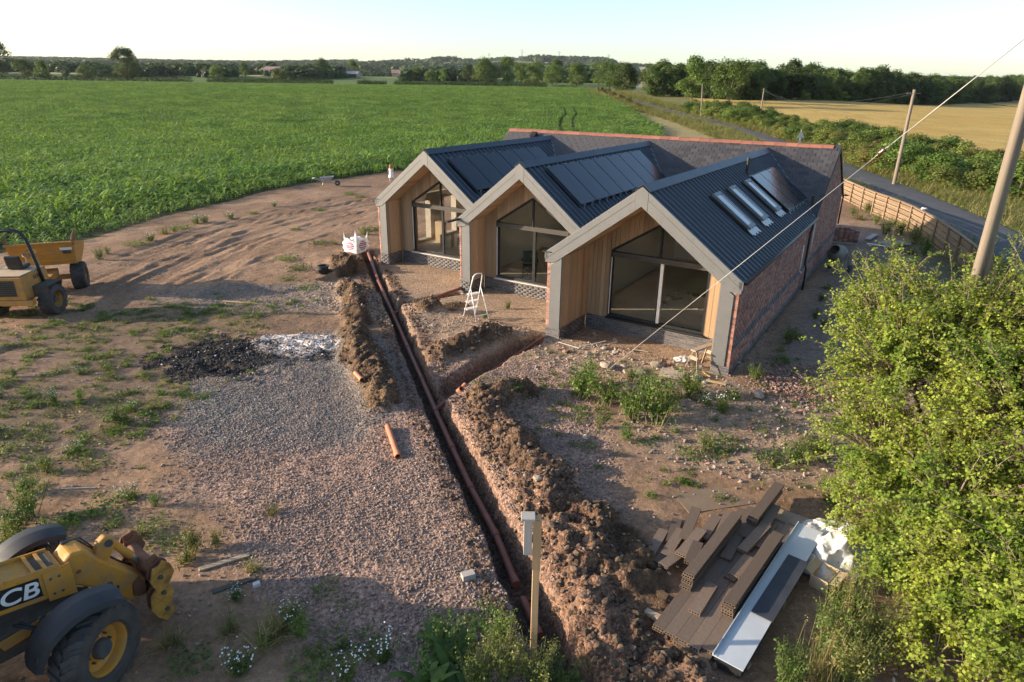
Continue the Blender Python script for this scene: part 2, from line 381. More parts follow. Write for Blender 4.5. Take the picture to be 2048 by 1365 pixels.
def ground_material():
    t = NT('site_ground'); geo = t.new('ShaderNodeNewGeometry'); pos = geo.outputs['Position']
    c = t.attr('gcol'); pb = t.attr('pebble', 'Fac')
    f1 = t.noise(9, 6, .7, pos); f2 = t.noise(55, 4, .7, pos); f3 = t.noise(1.7, 4, .6, pos)
    c = t.mix(1.0, c, t.ramp(f1, .62, 1.38, .3, .7), 'MULTIPLY')
    c = t.mix(1.0, c, t.ramp(f2, .72, 1.30, .3, .7), 'MULTIPLY')
    c = t.mix(1.0, c, t.ramp(f3, .85, 1.15, .3, .7), 'MULTIPLY')
    vc = t.new('ShaderNodeTexVoronoi'); vc.inputs['Scale'].default_value = 22; t.l.new(pos, vc.inputs['Vector'])
    sep = t.new('ShaderNodeSeparateColor'); t.l.new(vc.outputs['Color'], sep.inputs[0])
    st = t.mix(1.0, c, t.ramp(sep.outputs[0], .55, 1.5), 'MULTIPLY')
    c = t.mix(pb, c, st)
    h = t.math('ADD', t.math('MULTIPLY', f2, .5), t.math('MULTIPLY', f1, .9))
    h2 = t.math('MULTIPLY', t.math('MULTIPLY', t.math('SUBTRACT', 1.0, vc.outputs['Distance']), pb), .9)
    return t.fin(c, .95, 0, t.bump(t.math('ADD', h, h2), .75, .035), .15)
M_ground = ground_material()
gme = np_mesh('ground', np.stack([GX, GY, gzv], -1).reshape(-1, 3), GF, M_ground, True, {'gcol': np.clip(col, 0, 1).reshape(-1, 3), 'pebble': pebble.ravel()})
ground = link('ground', gme); ground['kind'] = 'structure'
# height lookup on the built sheet (bilinear)
def hz(x, y):
    x = np.atleast_1d(np.asarray(x, float)); y = np.atleast_1d(np.asarray(y, float))
    i = np.clip(np.searchsorted(gx, x)-1, 0, nx-2); j = np.clip(np.searchsorted(gy, y)-1, 0, ny-2)
    fx = (x-gx[i])/(gx[i+1]-gx[i]); fy = (y-gy[j])/(gy[j+1]-gy[j])
    return (gzv[j,i]*(1-fx)+gzv[j,i+1]*fx)*(1-fy)+(gzv[j+1,i]*(1-fx)+gzv[j+1,i+1]*fx)*fy
def h1(x, y): return float(hz(x, y)[0])
# ------------------------------------------------------------ road, verges, golden field
def smooth_line(pts, n=8):
    P = [np.array(p, float) for p in pts]; P = [2*P[0]-P[1]]+P+[2*P[-1]-P[-2]]; out = []
    for i in range(1, len(P)-2):
        for k in range(n):
            t = k/n; out.append(.5*((2*P[i])+(-P[i-1]+P[i+1])*t+(2*P[i-1]-5*P[i]+4*P[i+1]-P[i+2])*t*t+(-P[i-1]+3*P[i]-3*P[i+1]+P[i+2])*t**3))
    out.append(P[-2]); return np.array(out)
def ribbon(name, pts, offs, zoff, mat, jit=0.0):
    c = smooth_line(pts); d = np.gradient(c, axis=0); d /= np.linalg.norm(d, axis=1)[:, None]; nrm = np.stack([d[:,1], -d[:,0]], 1)
    V = []
    for k, o in enumerate(offs):
        oo = o + jit*(fbm(c[:,0]+o*9, c[:,1], 1.5, 2, 5)-.5)*(1 if k in (0, len(offs)-1) else 0)
        p = c+nrm*np.reshape(oo, (-1, 1)); z = T0(p[:,0], p[:,1])+zoff[k]; V.append(np.column_stack([p, z]))
    V = np.array(V); m, n = V.shape[:2]; ii = np.arange(m*n).reshape(m, n)
    F = np.stack([ii[:-1,:-1], ii[:-1,1:], ii[1:,1:], ii[1:,:-1]], -1).reshape(-1, 4)
    o = link(name, np_mesh(name, V.reshape(-1,3), F, mat, True)); o['kind'] = 'structure'; return o
ROAD = [(15,10),(19.6,18.5),(22.3,25.5),(24.3,32),(25.8,38),(27.2,44),(28.7,52),(30.5,62),(32.6,76),(34.2,92),(34.8,105),(34.5,120),(33.4,135),(31.8,150),(30.2,175),(28.9,205),(29.5,230),(33,275),(40,330)]
t = NT('asphalt'); geo = t.new('ShaderNodeNewGeometry'); po = geo.outputs['Position']
c_ = t.ramp(t.noise(.8, 4, .6, po), (.062,.063,.066), (.088,.087,.087), .3, .7); c_ = t.mix(1.0, c_, t.ramp(t.noise(60, 3, .7, po), .7, 1.35), 'MULTIPLY')
M_road = t.fin(c_, .85, 0, t.bump(t.noise(90, 3, .7, po), .4, .01), .3)
ribbon('road', ROAD, [-1.6,-1.1,-.4,.4,1.1,1.6], [.10,.13,.15,.15,.13,.10], M_road, .3)
t = NT('dry_grass'); geo = t.new('ShaderNodeNewGeometry'); po = geo.outputs['Position']
c_ = t.ramp(t.noise(.05, 5, .6, po), (.45,.295,.085), (.53,.38,.13), .3, .7)
c_ = t.mix(t.ramp(t.noise(.35, 4, .65, t.stretch(po, (1,.35,1))), 0.0, .55, .45, .75), c_, (.27,.215,.075)); c_ = t.mix(1.0, c_, t.ramp(t.noise(3.5, 4, .7, po), .72, 1.25, .3, .7), 'MULTIPLY')
M_gold = t.fin(c_, .95, 0, t.bump(t.noise(2.5, 5, .75, po), .9, .5), .1)
ax_ = np.concatenate([np.arange(44, 130, 2.0), np.arange(130, 720, 12.0)]); ay_ = np.concatenate([np.arange(55, 240, 2.0), np.arange(240, 660, 10.0)])
FX, FY = np.meshgrid(ax_, ay_); FZ = T0(FX, FY)+.22+.25*fbm(FX, FY, 6, 3, 33)*0
ii = np.arange(FX.size).reshape(FX.shape); F_ = np.stack([ii[:-1,:-1], ii[:-1,1:], ii[1:,1:], ii[1:,:-1]], -1).reshape(-1, 4)
cx = (FX[:-1,:-1]+1).ravel(); cy = (FY[:-1,:-1]+1).ravel(); F_ = F_[in_poly(cx, cy, GOLD)]
gf = link('hay_field', np_mesh('hay_field', np.stack([FX,FY,FZ],-1).reshape(-1,3), F_, M_gold, True)); gf['kind'] = 'structure'
# ------------------------------------------------------------ house materials
def brickmat(name, pal, attr):
    """per-brick colour: object random for single bricks, a stored number for joined ones"""
    t = NT(name); r = t.attr('rnd', 'Fac') if attr else t.rand()
    cr = t.new('ShaderNodeValToRGB'); cr.color_ramp.interpolation = 'LINEAR'; t.l.new(r, cr.inputs[0])
    e = cr.color_ramp.elements
    for i, c in enumerate(pal):
        el = e[i] if i < 2 else e.new(i/(len(pal)-1))
        el.position = i/(len(pal)-1); el.color = (*c, 1)
    geo = t.new('ShaderNodeNewGeometry'); po = geo.outputs['Position']
    c = t.mix(1.0, cr.outputs[0], t.ramp(t.noise(26, 4, .65, po), .70, 1.25, .3, .7), 'MULTIPLY')
    c = t.mix(t.ramp(t.noise(2.2, 4, .6, po), 0.0, .35, .5, .8), c, (.42,.36,.30))
    return t.fin(c, .85, 0, t.bump(t.noise(70, 3, .7, po), .4, .006), .25)
P_red = [(.20,.085,.065),(.36,.175,.125),(.26,.13,.105),(.42,.23,.17),(.17,.085,.085),(.33,.15,.10)]
P_blue = [(.085,.083,.09),(.14,.13,.13),(.10,.095,.10),(.175,.155,.145),(.075,.075,.085)]
M_brickR = brickmat('red_brick', P_red, False); M_brickRj = brickmat('red_brick_wall', P_red, True)
M_brickB = brickmat('blue_brick', P_blue, False); M_brickBj = brickmat('blue_brick_wall', P_blue, True)
M_mortar = plain('mortar', (.40,.36,.31), (.30,.26,.22), 5, .95, bump=.3)
M_grey = plain('grey_cladding', (.128,.130,.131), (.150,.150,.149), 2.5, .45, bump=.03, spec=.5)
M_wood = None
def woodmat(name, a, b, rand=.22, scale=1.0, rough=.65):
    t = NT(name); co = t.coord(); st_ = t.stretch(co, (22*scale, 22*scale, 1.1*scale))
    g = t.noise(1.0, 6, .65, st_, 1.2); c = t.ramp(g, a, b, .3, .72)
    c = t.mix(1.0, c, t.ramp(t.rand(), 1-rand, 1+rand), 'MULTIPLY')
    kn = t.ramp(t.voro(1.4*scale, t.stretch(co, (2,2,.6))), 1.0, 0.0, 0.02, .07)
    c = t.mix(t.math('MULTIPLY', kn, .6), c, tuple(x*.35 for x in a))
    return t.fin(c, rough, 0, t.bump(g, .25, .004), .3)
M_wood = woodmat('cedar_board', (.30,.197,.115), (.39,.272,.165))
M_slate = plain('slate', (.040,.038,.041), (.060,.056,.058), 9, .62, bump=.15, bscale=30, rand=.28, spec=.45)
M_terra = plain('terracotta', (.30,.115,.075), (.24,.10,.07), 9, .8, bump=.2, rand=.18)
t = NT('roof_metal'); co = t.coord()
M_metal = t.fin(t.ramp(t.noise(1.3, 4, .6, co), (.014,.023,.036), (.021,.031,.045)), t.ramp(t.noise(2.0, 4, .6, co), .38, .52), 0, None, .6)
M_trans = plain('bronze_transom', (.055,.050,.044), (.068,.062,.055), 3, .6, spec=.25)
M_dark = plain('dark_aluminium', (.014,.015,.017), (.022,.022,.024), 6, .6, spec=.25)
M_black = plain('black_plastic', (.012,.012,.013), (.02,.02,.02), 6, .45, spec=.5)
M_solar = plain('solar_glass', (.005,.007,.012), (.008,.010,.016), 2, .15, spec=.4)
M_frame = plain('black_frame', (.010,.011,.013), (.013,.013,.016), 2, .4, spec=.4)
M_galv = plain('galvanised_steel', (.55,.55,.54), (.44,.44,.44), 12, .4, .8)
M_alu = plain('aluminium', (.80,.79,.77), (.72,.71,.70), 8, .4, .15)
M_white = plain('white_plastic', (.78,.77,.74), (.70,.68,.64), 5, .5)
M_plaster = plain('plaster', (.84,.78,.67), (.88,.82,.72), 1.2, .9)
M_screed = plain('floor_screed', (.74,.64,.49), (.62,.52,.38), 1.5, .85, bump=.05)
M_concrete = plain('concrete', (.42,.38,.33), (.34,.30,.26), 3, .9, bump=.25)
def glassmat(name, tint, ior=1.5):
    t = NT(name); tr = t.new('ShaderNodeBsdfTransparent'); t.val(tr.inputs[0], tint)
    gl = t.new('ShaderNodeBsdfGlossy'); gl.inputs['Roughness'].default_value = .015
    fr = t.new('ShaderNodeFresnel'); fr.inputs[0].default_value = ior
    mx = t.new('ShaderNodeMixShader'); t.l.new(fr.outputs[0], mx.inputs[0]); t.l.new(tr.outputs[0], mx.inputs[1]); t.l.new(gl.outputs[0], mx.inputs[2])
    t.l.new(mx.outputs[0], t.out.inputs[0]); return t.m
M_glass = glassmat('window_glass', (.975,.975,.95), 1.45); M_skyglass = plain('roof_window_glass', (.30,.34,.36), (.34,.37,.39), 1, .06, spec=.9)
# ------------------------------------------------------------ the house
house = thing('house', 'single storey brick house with three staggered timber lined glazed gables under blue black metal roofs', 'house', (HO.x, HO.y, 0), -HA)
HE, HR, ML, MD, MH = 2.63, 4.65, 10.36, 7.23, 4.84
XT = -15.677
WINGS = [dict(x0=-5.435, x1=0.0, y=0.0, rec=1.7), dict(x0=-10.469, x1=-5.435, y=2.52, rec=.85), dict(x0=-15.677, x1=-10.469, y=3.89, rec=.85)]
def main_z(y): return HE+(MH-HE)*(1-abs(y-(ML+MD/2))/(MD/2))
camL = Vector(((0-HO.x)*HX.x+(0-HO.y)*HX.y, (0-HO.x)*HY.x+(0-HO.y)*HY.y, 7.0))
brick_list = []      # (centre, u axis, normal, length, kind, owner)
def brickwork(owner, p0, u, n, L, z0, z1, kindf, top=None, proud=.010):
    """stretcher bond on a plane: p0 start, u along, n outward"""
    p0 = Vector(p0); u = Vector(u); n = Vector(n); k = 0; z = z0
    while z < z1-.02:
        off = -(.1125 if k % 2 else 0.0); a = off
        while a < L-.01:
            b = min(a+.225, L); a0 = max(a, 0.0); ln = b-a0-.010; mid = (a0+b)/2
            if ln > .03 and (top is None or z+.05 < top(mid)):
                c = p0+u*mid+n*(proud-.025)+Vector((0,0,z+.0325)); brick_list.append((c, u, n, ln, kindf(z), owner))
            a += .225
        z += .075; k += 1
def kind_side(z): return 'B' if z < .33 or .86 < z < 1.09 else 'R'
# --- outer walls (mortar bodies) with bricks on the faces the picture shows
w = MB(); w.box((-.172, 8.86, 1.10), (.32, 17.46, 2.76))                       # right-hand wall
gp = [(10.3, 2.44), (17.62, 2.44), (17.62, 2.50), (13.98, 4.72), (10.3, 2.50)]
w.prism(gp, .30, Matrix(((0,0,1,-.316),(1,0,0,0),(0,1,0,0),(0,0,0,1))))
side_wall = w.build('side_wall', M_mortar, house)
brickwork(side_wall, (-.012, .012, -.15), (0,1,0), (1,0,0), 17.55, 0, 2.62, kind_side)
brickwork(side_wall, (-.012, 10.3, 2.475), (0,1,0), (1,0,0), 7.3, 0, 2.3, lambda z: 'R', lambda a: main_z(10.3+a)-2.475-.07)
w = MB()
def wall_open(mb, x, y0, y1, z0, z1, holes, th=.3):
    ys = sorted({y0, y1, *[h[0] for h in holes], *[h[1] for h in holes]})
    for a, b in zip(ys[:-1], ys[1:]):
        zz = [(z0, z1)]
        for h in holes:
            if h[0] <= a and h[1] >= b: zz = [(z0, h[2]), (h[3], z1)]
        for p, q in zz: mb.box((x, (a+b)/2, (p+q)/2), (th, b-a, q-p))
wall_open(w, XT+.162, 3.93, 17.5, -.25, 2.48, [(6.0,6.9,.5,2.2),(7.9,8.8,.5,2.2)])
far_wall = w.build('far_wall', M_mortar, house)
w = MB()
for (xa, xb) in ((XT+.34, -13.6), (-11.4, -8.9), (-6.9, -3.9), (-1.6, -.34)): w.box(((xa+xb)/2, 17.44, 1.1), (xb-xa, .3, 2.7))
for (xa, xb) in ((-13.6, -11.4), (-8.9, -6.9), (-3.9, -1.6)): w.box(((xa+xb)/2, 17.44, 2.44), (xb-xa, .3, .02)); w.box(((xa+xb)/2, 17.44, .1), (xb-xa, .3, .7))
back_wall = w.build('rear_wall', M_mortar, house)
slab = MB(); slab.box((-2.7, 9.3, .18), (4.6, 15.0, .42)); slab.box((-7.95, 10.4, .179), (4.5, 13.4, .42)); slab.box((-13.0, 11.0, .178), (4.7, 12.2, .42)); slab.box((-8, 14, .17), (15, 6.4, .41))
slab.build('floor_slab', M_screed, house)
NB = {}
def pane(name, poly, y, parent, th=.02):
    """glass: a thin closed sheet in the wall plane"""
    m = MB(); m.prism(poly, th, Matrix(((1,0,0,0),(0,0,1,y),(0,1,0,0),(0,0,0,1)))); return m.build(name, M_glass, parent)
XZ = lambda y: Matrix(((1,0,0,0),(0,0,1,y),(0,1,0,0),(0,0,0,1)))
screws = None
for wi, W in enumerate(WINGS):
    x0, x1, yF, rec = W['x0'], W['x1'], W['y'], W['rec']; c = (x0+x1)/2; hw = (x1-x0)/2; sl = (HR-HE)/hw; yB = yF+rec
    roofz = lambda x, s=sl, cc=c: HR-abs(x-cc)*s
    FT = .50                                          # vertical depth of the gable band
    pw = .48
    # piers: brick core with grey panels on the front
    for side in (0, 1):
        xa = x0 if side == 0 else x1-pw
        d = 1 if side == 0 else -1
        m = MB(); top = roofz(xa+pw/2)-.42
        m.box((xa+pw/2, yF+rec/2+.012, (top-.2)/2), (pw-.024, rec, top+.2)); pier = m.build('gable_pier', M_mortar, house)
        brickwork(pier, (xa+.004, yF+.012, -.15), (1,0,0), (0,-1,0), pw-.008, 0, .48, lambda z: 'B')
        xs = xa if side == 0 else x1-.125
        brickwork(pier, (xs+.004, yF+.012, .33), (1,0,0), (0,-1,0), .117, 0, 2.02, lambda z: 'R')
        g = MB(); xg0, xg1 = (xa+.128, xa+pw) if side == 0 else (xa, x1-.128)
        g.prism([(xg0, .335), (xg1, .335), (xg1, roofz(xg1)-FT+.004), (xg0, roofz(xg0)-FT+.004)], .05, XZ(yF-.035))
        gp_ = g.build('pier_panel', M_grey, house, bevel=.004)
        sc = MB()
        for q in range(7):
            for xx in (xg0+.04, xg1-.04): sc.lathe([(.0,.004),(.008,.003),(.009,0)], 6, Matrix.Translation((xx, yF-.0355, .5+q*.33)) @ Matrix.Rotation(math.pi/2, 4, 'X'))
        sc.build('fixing_screws', M_dark, gp_)['kind'] = 'stuff'
        # brick plinth and boards on the cheek inside the porch
        xi = xa+pw if side == 0 else xa
        nrm = (1,0,0) if side == 0 else (-1,0,0)
        ks = xi-.012*d
        brickwork(pier, (ks, yF+.012, -.15), (0,1,0), nrm, rec-.03, 0, .50, lambda z: 'B', proud=.014)
        nb = int(rec/.14); bw = rec/nb
        for q in range(nb):
            b = MB(); zt = roofz(xi)-FT+.02
            b.box((xi+d*.016, yF+bw*(q+.5), (.37+zt)/2), (.026, bw-.009, zt-.37)); b.build('cladding_board', M_wood, pier)
    # gable band: two sloping runs and an apex piece, each a panel
    for sd in (-1, 1):
        m = MB(); xe = x0-.04 if sd < 0 else x1+.04; ax = .17*sd
        poly = [(c+ax, roofz(c+ax)), (xe, roofz(xe)), (xe, roofz(xe)-.30), (xe-sd*.30, roofz(xe-sd*.30)-FT), (c+ax, roofz(c+ax)-FT)]
        if sd > 0: poly = poly[::-1]
        m.prism(poly, .055, XZ(yF-.05)); fb = m.build('gable_fascia', M_grey, house, bevel=.004)
        m = MB(); fold = [(c+ax, roofz(c+ax)-.19), (xe, roofz(xe)-.19), (xe, roofz(xe)-.21), (c+ax, roofz(c+ax)-.21)]
        if sd > 0: fold = fold[::-1]
        m.prism(fold, .012, XZ(yF-.058)); m.build('fascia_seam', M_grey, fb)
        sc = MB()
        for q in range(9):
            for dz in (.10, .30, .42):
                xx = c+ax+(xe-ax-c)*(q+.4)/9; sc.lathe([(0,.004),(.008,.003),(.009,0)], 6, Matrix.Translation((xx, yF-.0505, roofz(xx)-dz)) @ Matrix.Rotation(math.pi/2, 4, 'X'))
        sc.build('fixing_screws', M_dark, fb)['kind'] = 'stuff'
        # boxed end at the eaves
        m = MB(); m.box((xe+sd*-.03, yF+.06, roofz(xe)-.10), (.10, .22, .20)); m.build('eaves_cap', M_grey, fb)
    m = MB(); m.prism([(c-.167, roofz(c-.167)), (c-.167, roofz(c-.167)-FT), (c, HR-FT), (c+.167, roofz(c+.167)-FT), (c+.167, roofz(c+.167)), (c, HR)], .06, XZ(yF-.056)); m.build('gable_apex_panel', M_grey, house, bevel=.004)
    # soffit boards (run front to back under the slope)
    for sd in (-1, 1):
        xa, xb = c, (x0+pw if sd < 0 else x1-pw); n = int(abs(xb-xa)/.14)
        for q in range(n):
            xm = xa+(xb-xa)*(q+.5)/n; b = MB(); ang = math.atan(sl)*(1 if sd < 0 else -1)
            b.box((xm, yF+rec/2+.01, roofz(xm)-FT+.03), (abs(xb-xa)/n/math.cos(ang)-.006, rec, .02), M=Matrix.Rotation(-ang, 4, 'Y')); b.build('soffit_board', M_wood, house)
    # recessed wall: structure, brick plinth, boards round the glazing
    xl, xr = x0+pw, x1-pw; g0, g1 = c-1.5, c+1.5; zs, ztr, zap = .42, 2.32, 3.42
    gs = (zap-2.46)/1.5; gtop = lambda x, cc=c, s=gs: zap-abs(x-cc)*s
    m = MB()
    for poly in ([(xl, -.2), (g0, -.2), (g0, roofz(g0)-.2), (xl, roofz(xl)-.2)], [(g1, -.2), (xr, -.2), (xr, roofz(xr)-.2), (g1, roofz(g1)-.2)], [(g0, gtop(g0)+.03), (c, zap+.03), (c, HR-.2), (g0, roofz(g0)-.2)], [(c, zap+.03), (g1, gtop(g1)+.03), (g1, roofz(g1)-.2), (c, HR-.2)], [(g0, -.2), (g1, -.2), (g1, zs-.07), (g0, zs-.07)]):
        m.prism(poly, .24, XZ(yB+.03))
    rw = m.build('recessed_wall', M_mortar, house)
    brickwork(rw, (xl+.02, yB+.03, -.15), (1,0,0), (0,-1,0), xr-xl-.04, 0, .50, lambda z: 'B')
    x = xl+.03
    while x < xr-.03:
        xb = min(x+.138, xr-.03); b = MB(); ztop = lambda q: roofz(q)-FT+.03
        segs = []
        lo = .372
        if xb <= g0+.02 or x >= g1-.02: segs = [(x, xb, None)]
        else:
            if x < g0: segs.append((x, g0, None)); segs.append((g0, xb, 1))
            elif xb > g1: segs.append((x, g1, 1)); segs.append((g1, xb, None))
            else: segs = [(x, xb, 1)]
        for a, e, over in segs:
            za = (gtop(a)+.035, gtop(e)+.035) if over else (lo, lo)
            P = [(a+.004, za[0]), (e-.004, za[1])]
            if a < c < e: P = [(a+.004, za[0]), (c, zap+.035 if over else lo), (e-.004, za[1]), (e-.004, ztop(e)), (c, ztop(c)), (a+.004, ztop(a))]
            else: P += [(e-.004, ztop(e)), (a+.004, ztop(a))]
            if e-a > .012: b.prism(P, .026, XZ(yB))
        if b.f: b.build('cladding_board', M_wood, rw)
        x += .138
    # sliding doors with a raked light above
    gd = MB(); fw = .07
    def fr(p, q, wd=fw, dp=.10, mb=None, yy=yB+.055): (mb or gd).bar((p[0], yy, p[1]), (q[0], yy, q[1]), dp, wd, up=(0,1,0)) if False else (mb or gd).bar((p[0], yy, p[1]), (q[0], yy, q[1]), wd, dp, up=(0,1,0))
    fr((g0+fw/2, zs), (g0+fw/2, gtop(g0))); fr((g1-fw/2, zs), (g1-fw/2, gtop(g1))); fr((g0, zs+fw/2), (g1, zs+fw/2), fw+.002, .104)
    fr((g0, gtop(g0)), (c, zap-.01), fw, .106); fr((c, zap-.01), (g1, gtop(g1)), fw, .106)
    frame = gd.build('door_frame', M_dark, house, bevel=.003)
    m = MB(); m.box((c, yB+.052, ztr+.045), (3.0-2*fw, .15, .15)); m.build('transom', M_trans, frame, bevel=.004)
    m = MB(); fr((c, ztr+.12), (c, zap-.05), .05, .09, m); m.build('mullion', M_dark, frame)
    m = MB(); mx_ = c+.10; fr((mx_, zs+fw), (mx_, ztr-.03), .085, .07, m, yB+.035); m.build('meeting_stile', M_alu if wi == 0 else M_dark, frame)
    m = MB(); fr((mx_-.075, zs+fw), (mx_-.075, ztr-.03), .05, .05, m, yB+.085); m.build('meeting_stile', M_dark, frame)
    m = MB(); m.bar((g0+.04, yB+.0, zs+fw), (g0+.04, yB+.0, ztr-.05), .022, .022); m.build('door_handle_track', M_alu, frame)
    pane('pane', [(g0+fw, zs+fw), (mx_-.05, zs+fw), (mx_-.05, ztr-.03), (g0+fw, ztr-.03)], yB+.08, frame)
    pane('pane', [(mx_+.04, zs+fw), (g1-fw, zs+fw), (g1-fw, ztr-.03), (mx_+.04, ztr-.03)], yB+.03, frame)
    pane('pane', [(g0+fw, ztr+.12), (c-.025, ztr+.12), (c-.025, zap-.07), (g0+fw, gtop(g0+fw)-.04)], yB+.05, frame)
    pane('pane', [(c+.025, ztr+.12), (g1-fw, ztr+.12), (g1-fw, gtop(g1-fw)-.04), (c+.025, zap-.07)], yB+.05, frame)
    m = MB(); m.box((c, yB+.01, zs-.03), (3.06, .22, .05)); m.build('door_sill', M_dark if wi == 0 else M_concrete, frame, bevel=.004)
    if wi: m = MB(); m.box((c, yB-.13, zs-.012), (2.9, .02, .012)); m.build('sill_edge', M_alu, frame)
    # inside lining: two walls, back wall and sloping ceilings as thin boards
    m = MB(); yi = yB+.28
    if wi < 2: m.box((x0+.30, (yi+10.2)/2, 1.45), (.04, 10.2-yi, 2.3))
    m.box((x1-.36, (yi+10.2)/2, 1.45), (.04, 10.2-yi, 2.3)); m.prism([(x0+.3, .3), (c-.6, .3), (c-.6, 2.3), (c+1.4, 2.3), (c+1.4, .3), (x1-.3, .3), (x1-.3, roofz(x1-.3)-.2), (c, HR-.2), (x0+.3, roofz(x0+.3)-.2)], .06, XZ(10.17))
    for sd in (-1, 1):
        xe = c+sd*(hw-.3); m.prism([(c, HR-.26), (xe, roofz(xe)-.26), (xe, roofz(xe)-.30), (c, HR-.30)][::sd], 10.2-yi, XZ(yi))
    m.build('inner_lining', M_plaster, house)
    # profiled metal roof, ridge capping, gutter
    prof = [(0,0),(.205,0),(.228,.045),(.276,.045),(.3,0)]
    for sd in (1, -1):
        wr = MB(); xe = x1+.06 if sd > 0 else x0-.02
        if sd < 0 and wi < 2: xe = x0+.02
        hw2 = abs(xe-c); zE = roofz(xe)
        wr.prism([(c, HR-.03), (xe, zE-.03), (xe, zE-.07), (c, HR-.07)][::-sd], 14.2-yF-.06 if not (sd > 0 and wi == 0) else 10.30-yF, XZ(yF+.02)); deck = wr.build('wing_roof', M_dark, house)
        y = yF-.02; yend = 14.3; nrm = Vector((sd*sl, 0, 1)).normalized()
        while y < yend:
            V = []; F = []; ysn = []
            for q in range(4):
                for (py, pz) in prof[:-1] if q < 3 else prof: ysn.append((y+q*.3+py, pz))
            for (yy, pz) in ysn:
                zv = main_z(yy)                          # start above the valley with the main roof
                lo_x = xe
                if yy > ML-.02:
                    zc = min(zv, HR-.05); lo_x = c+sd*min(hw2, (HR-zc)/sl+.06)
                for xq in (lo_x, c+sd*.02):
                    V.append(Vector((xq, yy, roofz(xq)-.02))+nrm*pz)
            for k in range(len(ysn)-1):
                f = (2*k, 2*k+1, 2*k+3, 2*k+2); F.append(f if sd < 0 else f[::-1])
            sh = MB(); sh.add(V, F); sh.build('roof_sheet', M_metal, deck); y += 1.2
    m = MB()
    yre = ML+MD/2*(HR-HE)/(MH-HE)+.1
    for sd in (-1, 1):
        m.prism([(c, HR+.06), (c+sd*.22, HR+.06-.22*sl), (c+sd*.22, HR+.045-.22*sl), (c, HR+.045)][::-sd], yre-yF+.05, XZ(yF-.05))
    m.build('ridge_capping', M_metal, house)
    # valley flashing on the right-hand side
    m = MB(); p0 = Vector((x1 if wi else -.02, ML, HE+.02)); p1 = Vector((c, yre-.1, HR+.02)); m.bar(p0, p1, .14, .02, up=(.4,-.35,.85)); m.build('valley_flashing', M_grey, house)
    if wi == 0:
        m = MB(); m.tube([(x1+.10, yF+.02, HE-.06), (x1+.10, ML, HE-.06)], .055, 8); m.build('gutter', M_black, house, True)
    else:
        m = MB(); m.box((x1-.0, yF+rec/2-1.0, HE-.06), (.14, rec+2.2, .05)); m.build('valley_gutter', M_dark, house)
    m = MB(); m.box((x0+.02, yF+.3, HE-.03), (.30, .72, .03)); m.build('gutter_cover', M_dark, house)
# --- main roof: deck, slates, ridge tiles
m = MB()
for q_ in ([(ML-.1, HE-.10), (ML-.1, HE-.05), (13.975, MH-.03), (13.975, MH-.09)], [(13.976, MH-.09), (13.976, MH-.03), (17.7, HE-.05), (17.7, HE-.10)]):
    m.prism(q_[::-1], -XT+.03, Matrix(((0,0,1,XT-.01),(1,0,0,0),(0,1,0,0),(0,0,0,1))))
main_roof = m.build('main_roof', M_dark, house)
mang = math.atan((MH-HE)/(MD/2)); slopeL = (MD/2)/math.cos(mang); rows = int(slopeL/.205)
slv = MB(); slv.box((0, 0, 0), (.345, .30, .02)); sl_me = slv.mesh('slate'); sl_me.materials.append(M_slate)
def wing_top(x):
    for W in WINGS:
        if W['x0'] <= x <= W['x1']:
            cc = (W['x0']+W['x1'])/2; return HR-abs(x-cc)*(HR-HE)/((W['x1']-W['x0'])/2)
    return 0
cand = []
for r_ in range(rows+1):
    d = .10+r_*.205; y = ML+d*math.cos(mang); z = HE+d*math.sin(mang)+.012
    x = XT+.02-(.175 if r_ % 2 else 0)
    while x < -.02:
        xc = x+.175
        if z+.12 > wing_top(xc) and y < 13.95:
            x_a, x_b = max(x, XT), min(x+.332, .03); cand.append(((x_a+x_b)/2, y, z, (x_b-x_a)/.345))
        x += .35
cand.sort(key=lambda q: (Vector(q[:3])-camL).length)
Ms = Matrix.Rotation(mang+.05, 4, 'X'); rest = MB()
for i, (x, y, z, sx) in enumerate(cand):
    if i < 300:
        o = link('slate', sl_me, main_roof); o.location = (x, y, z); o.rotation_euler = (mang+.05+random.uniform(-.006,.006), random.uniform(-.004,.004), 0); o.scale = (sx, 1, 1)
    else: rest.box((x, y, z), (.345*sx, .30, .02), M=Ms)
o = rest.build('slates', M_slate, main_roof); o['kind'] = 'stuff'
rt = MB()
for k in range(2):
    s_ = 1 if k else -1
    rt.prism([(0, .055), (s_*.15, -.045), (s_*.15, -.07), (0, .025)][::s_], .445, Matrix(((0,0,1,0),(1,0,0,0),(0,1,0,0),(0,0,0,1))))
rt.prism([(-.16,-.05),(0,.062),(.16,-.05),(.16,-.07),(0,.04),(-.16,-.07)][::-1], .05, Matrix(((0,0,1,0),(1,0,0,0),(0,1,0,0),(0,0,0,1))))
rt_me = rt.mesh('ridge_tile'); rt_me.materials.append(M_terra)
k = 0; x = XT-.03
while x < -.4:
    o = link('ridge_tile', rt_me, main_roof); o.location = (x, 13.975, MH+.02+random.uniform(-.006,.006)); o.rotation_euler = (0, random.uniform(-.008,.008), 0); x += .455
m = MB(); m.bar((-.0+.03, ML+.0, HE-.06), (.03, 13.975, MH-.06), .05, .12); m.bar((.03, 13.975, MH-.062), (.03, 17.72, HE-.12), .05, .12); m.build('verge_trim', M_black, main_roof)
m = MB(); m.box((XT+1.7, 13.5, MH-.16), (.28, .30, .20), M=Ms); m.build('roof_vent', M_dark, main_roof)
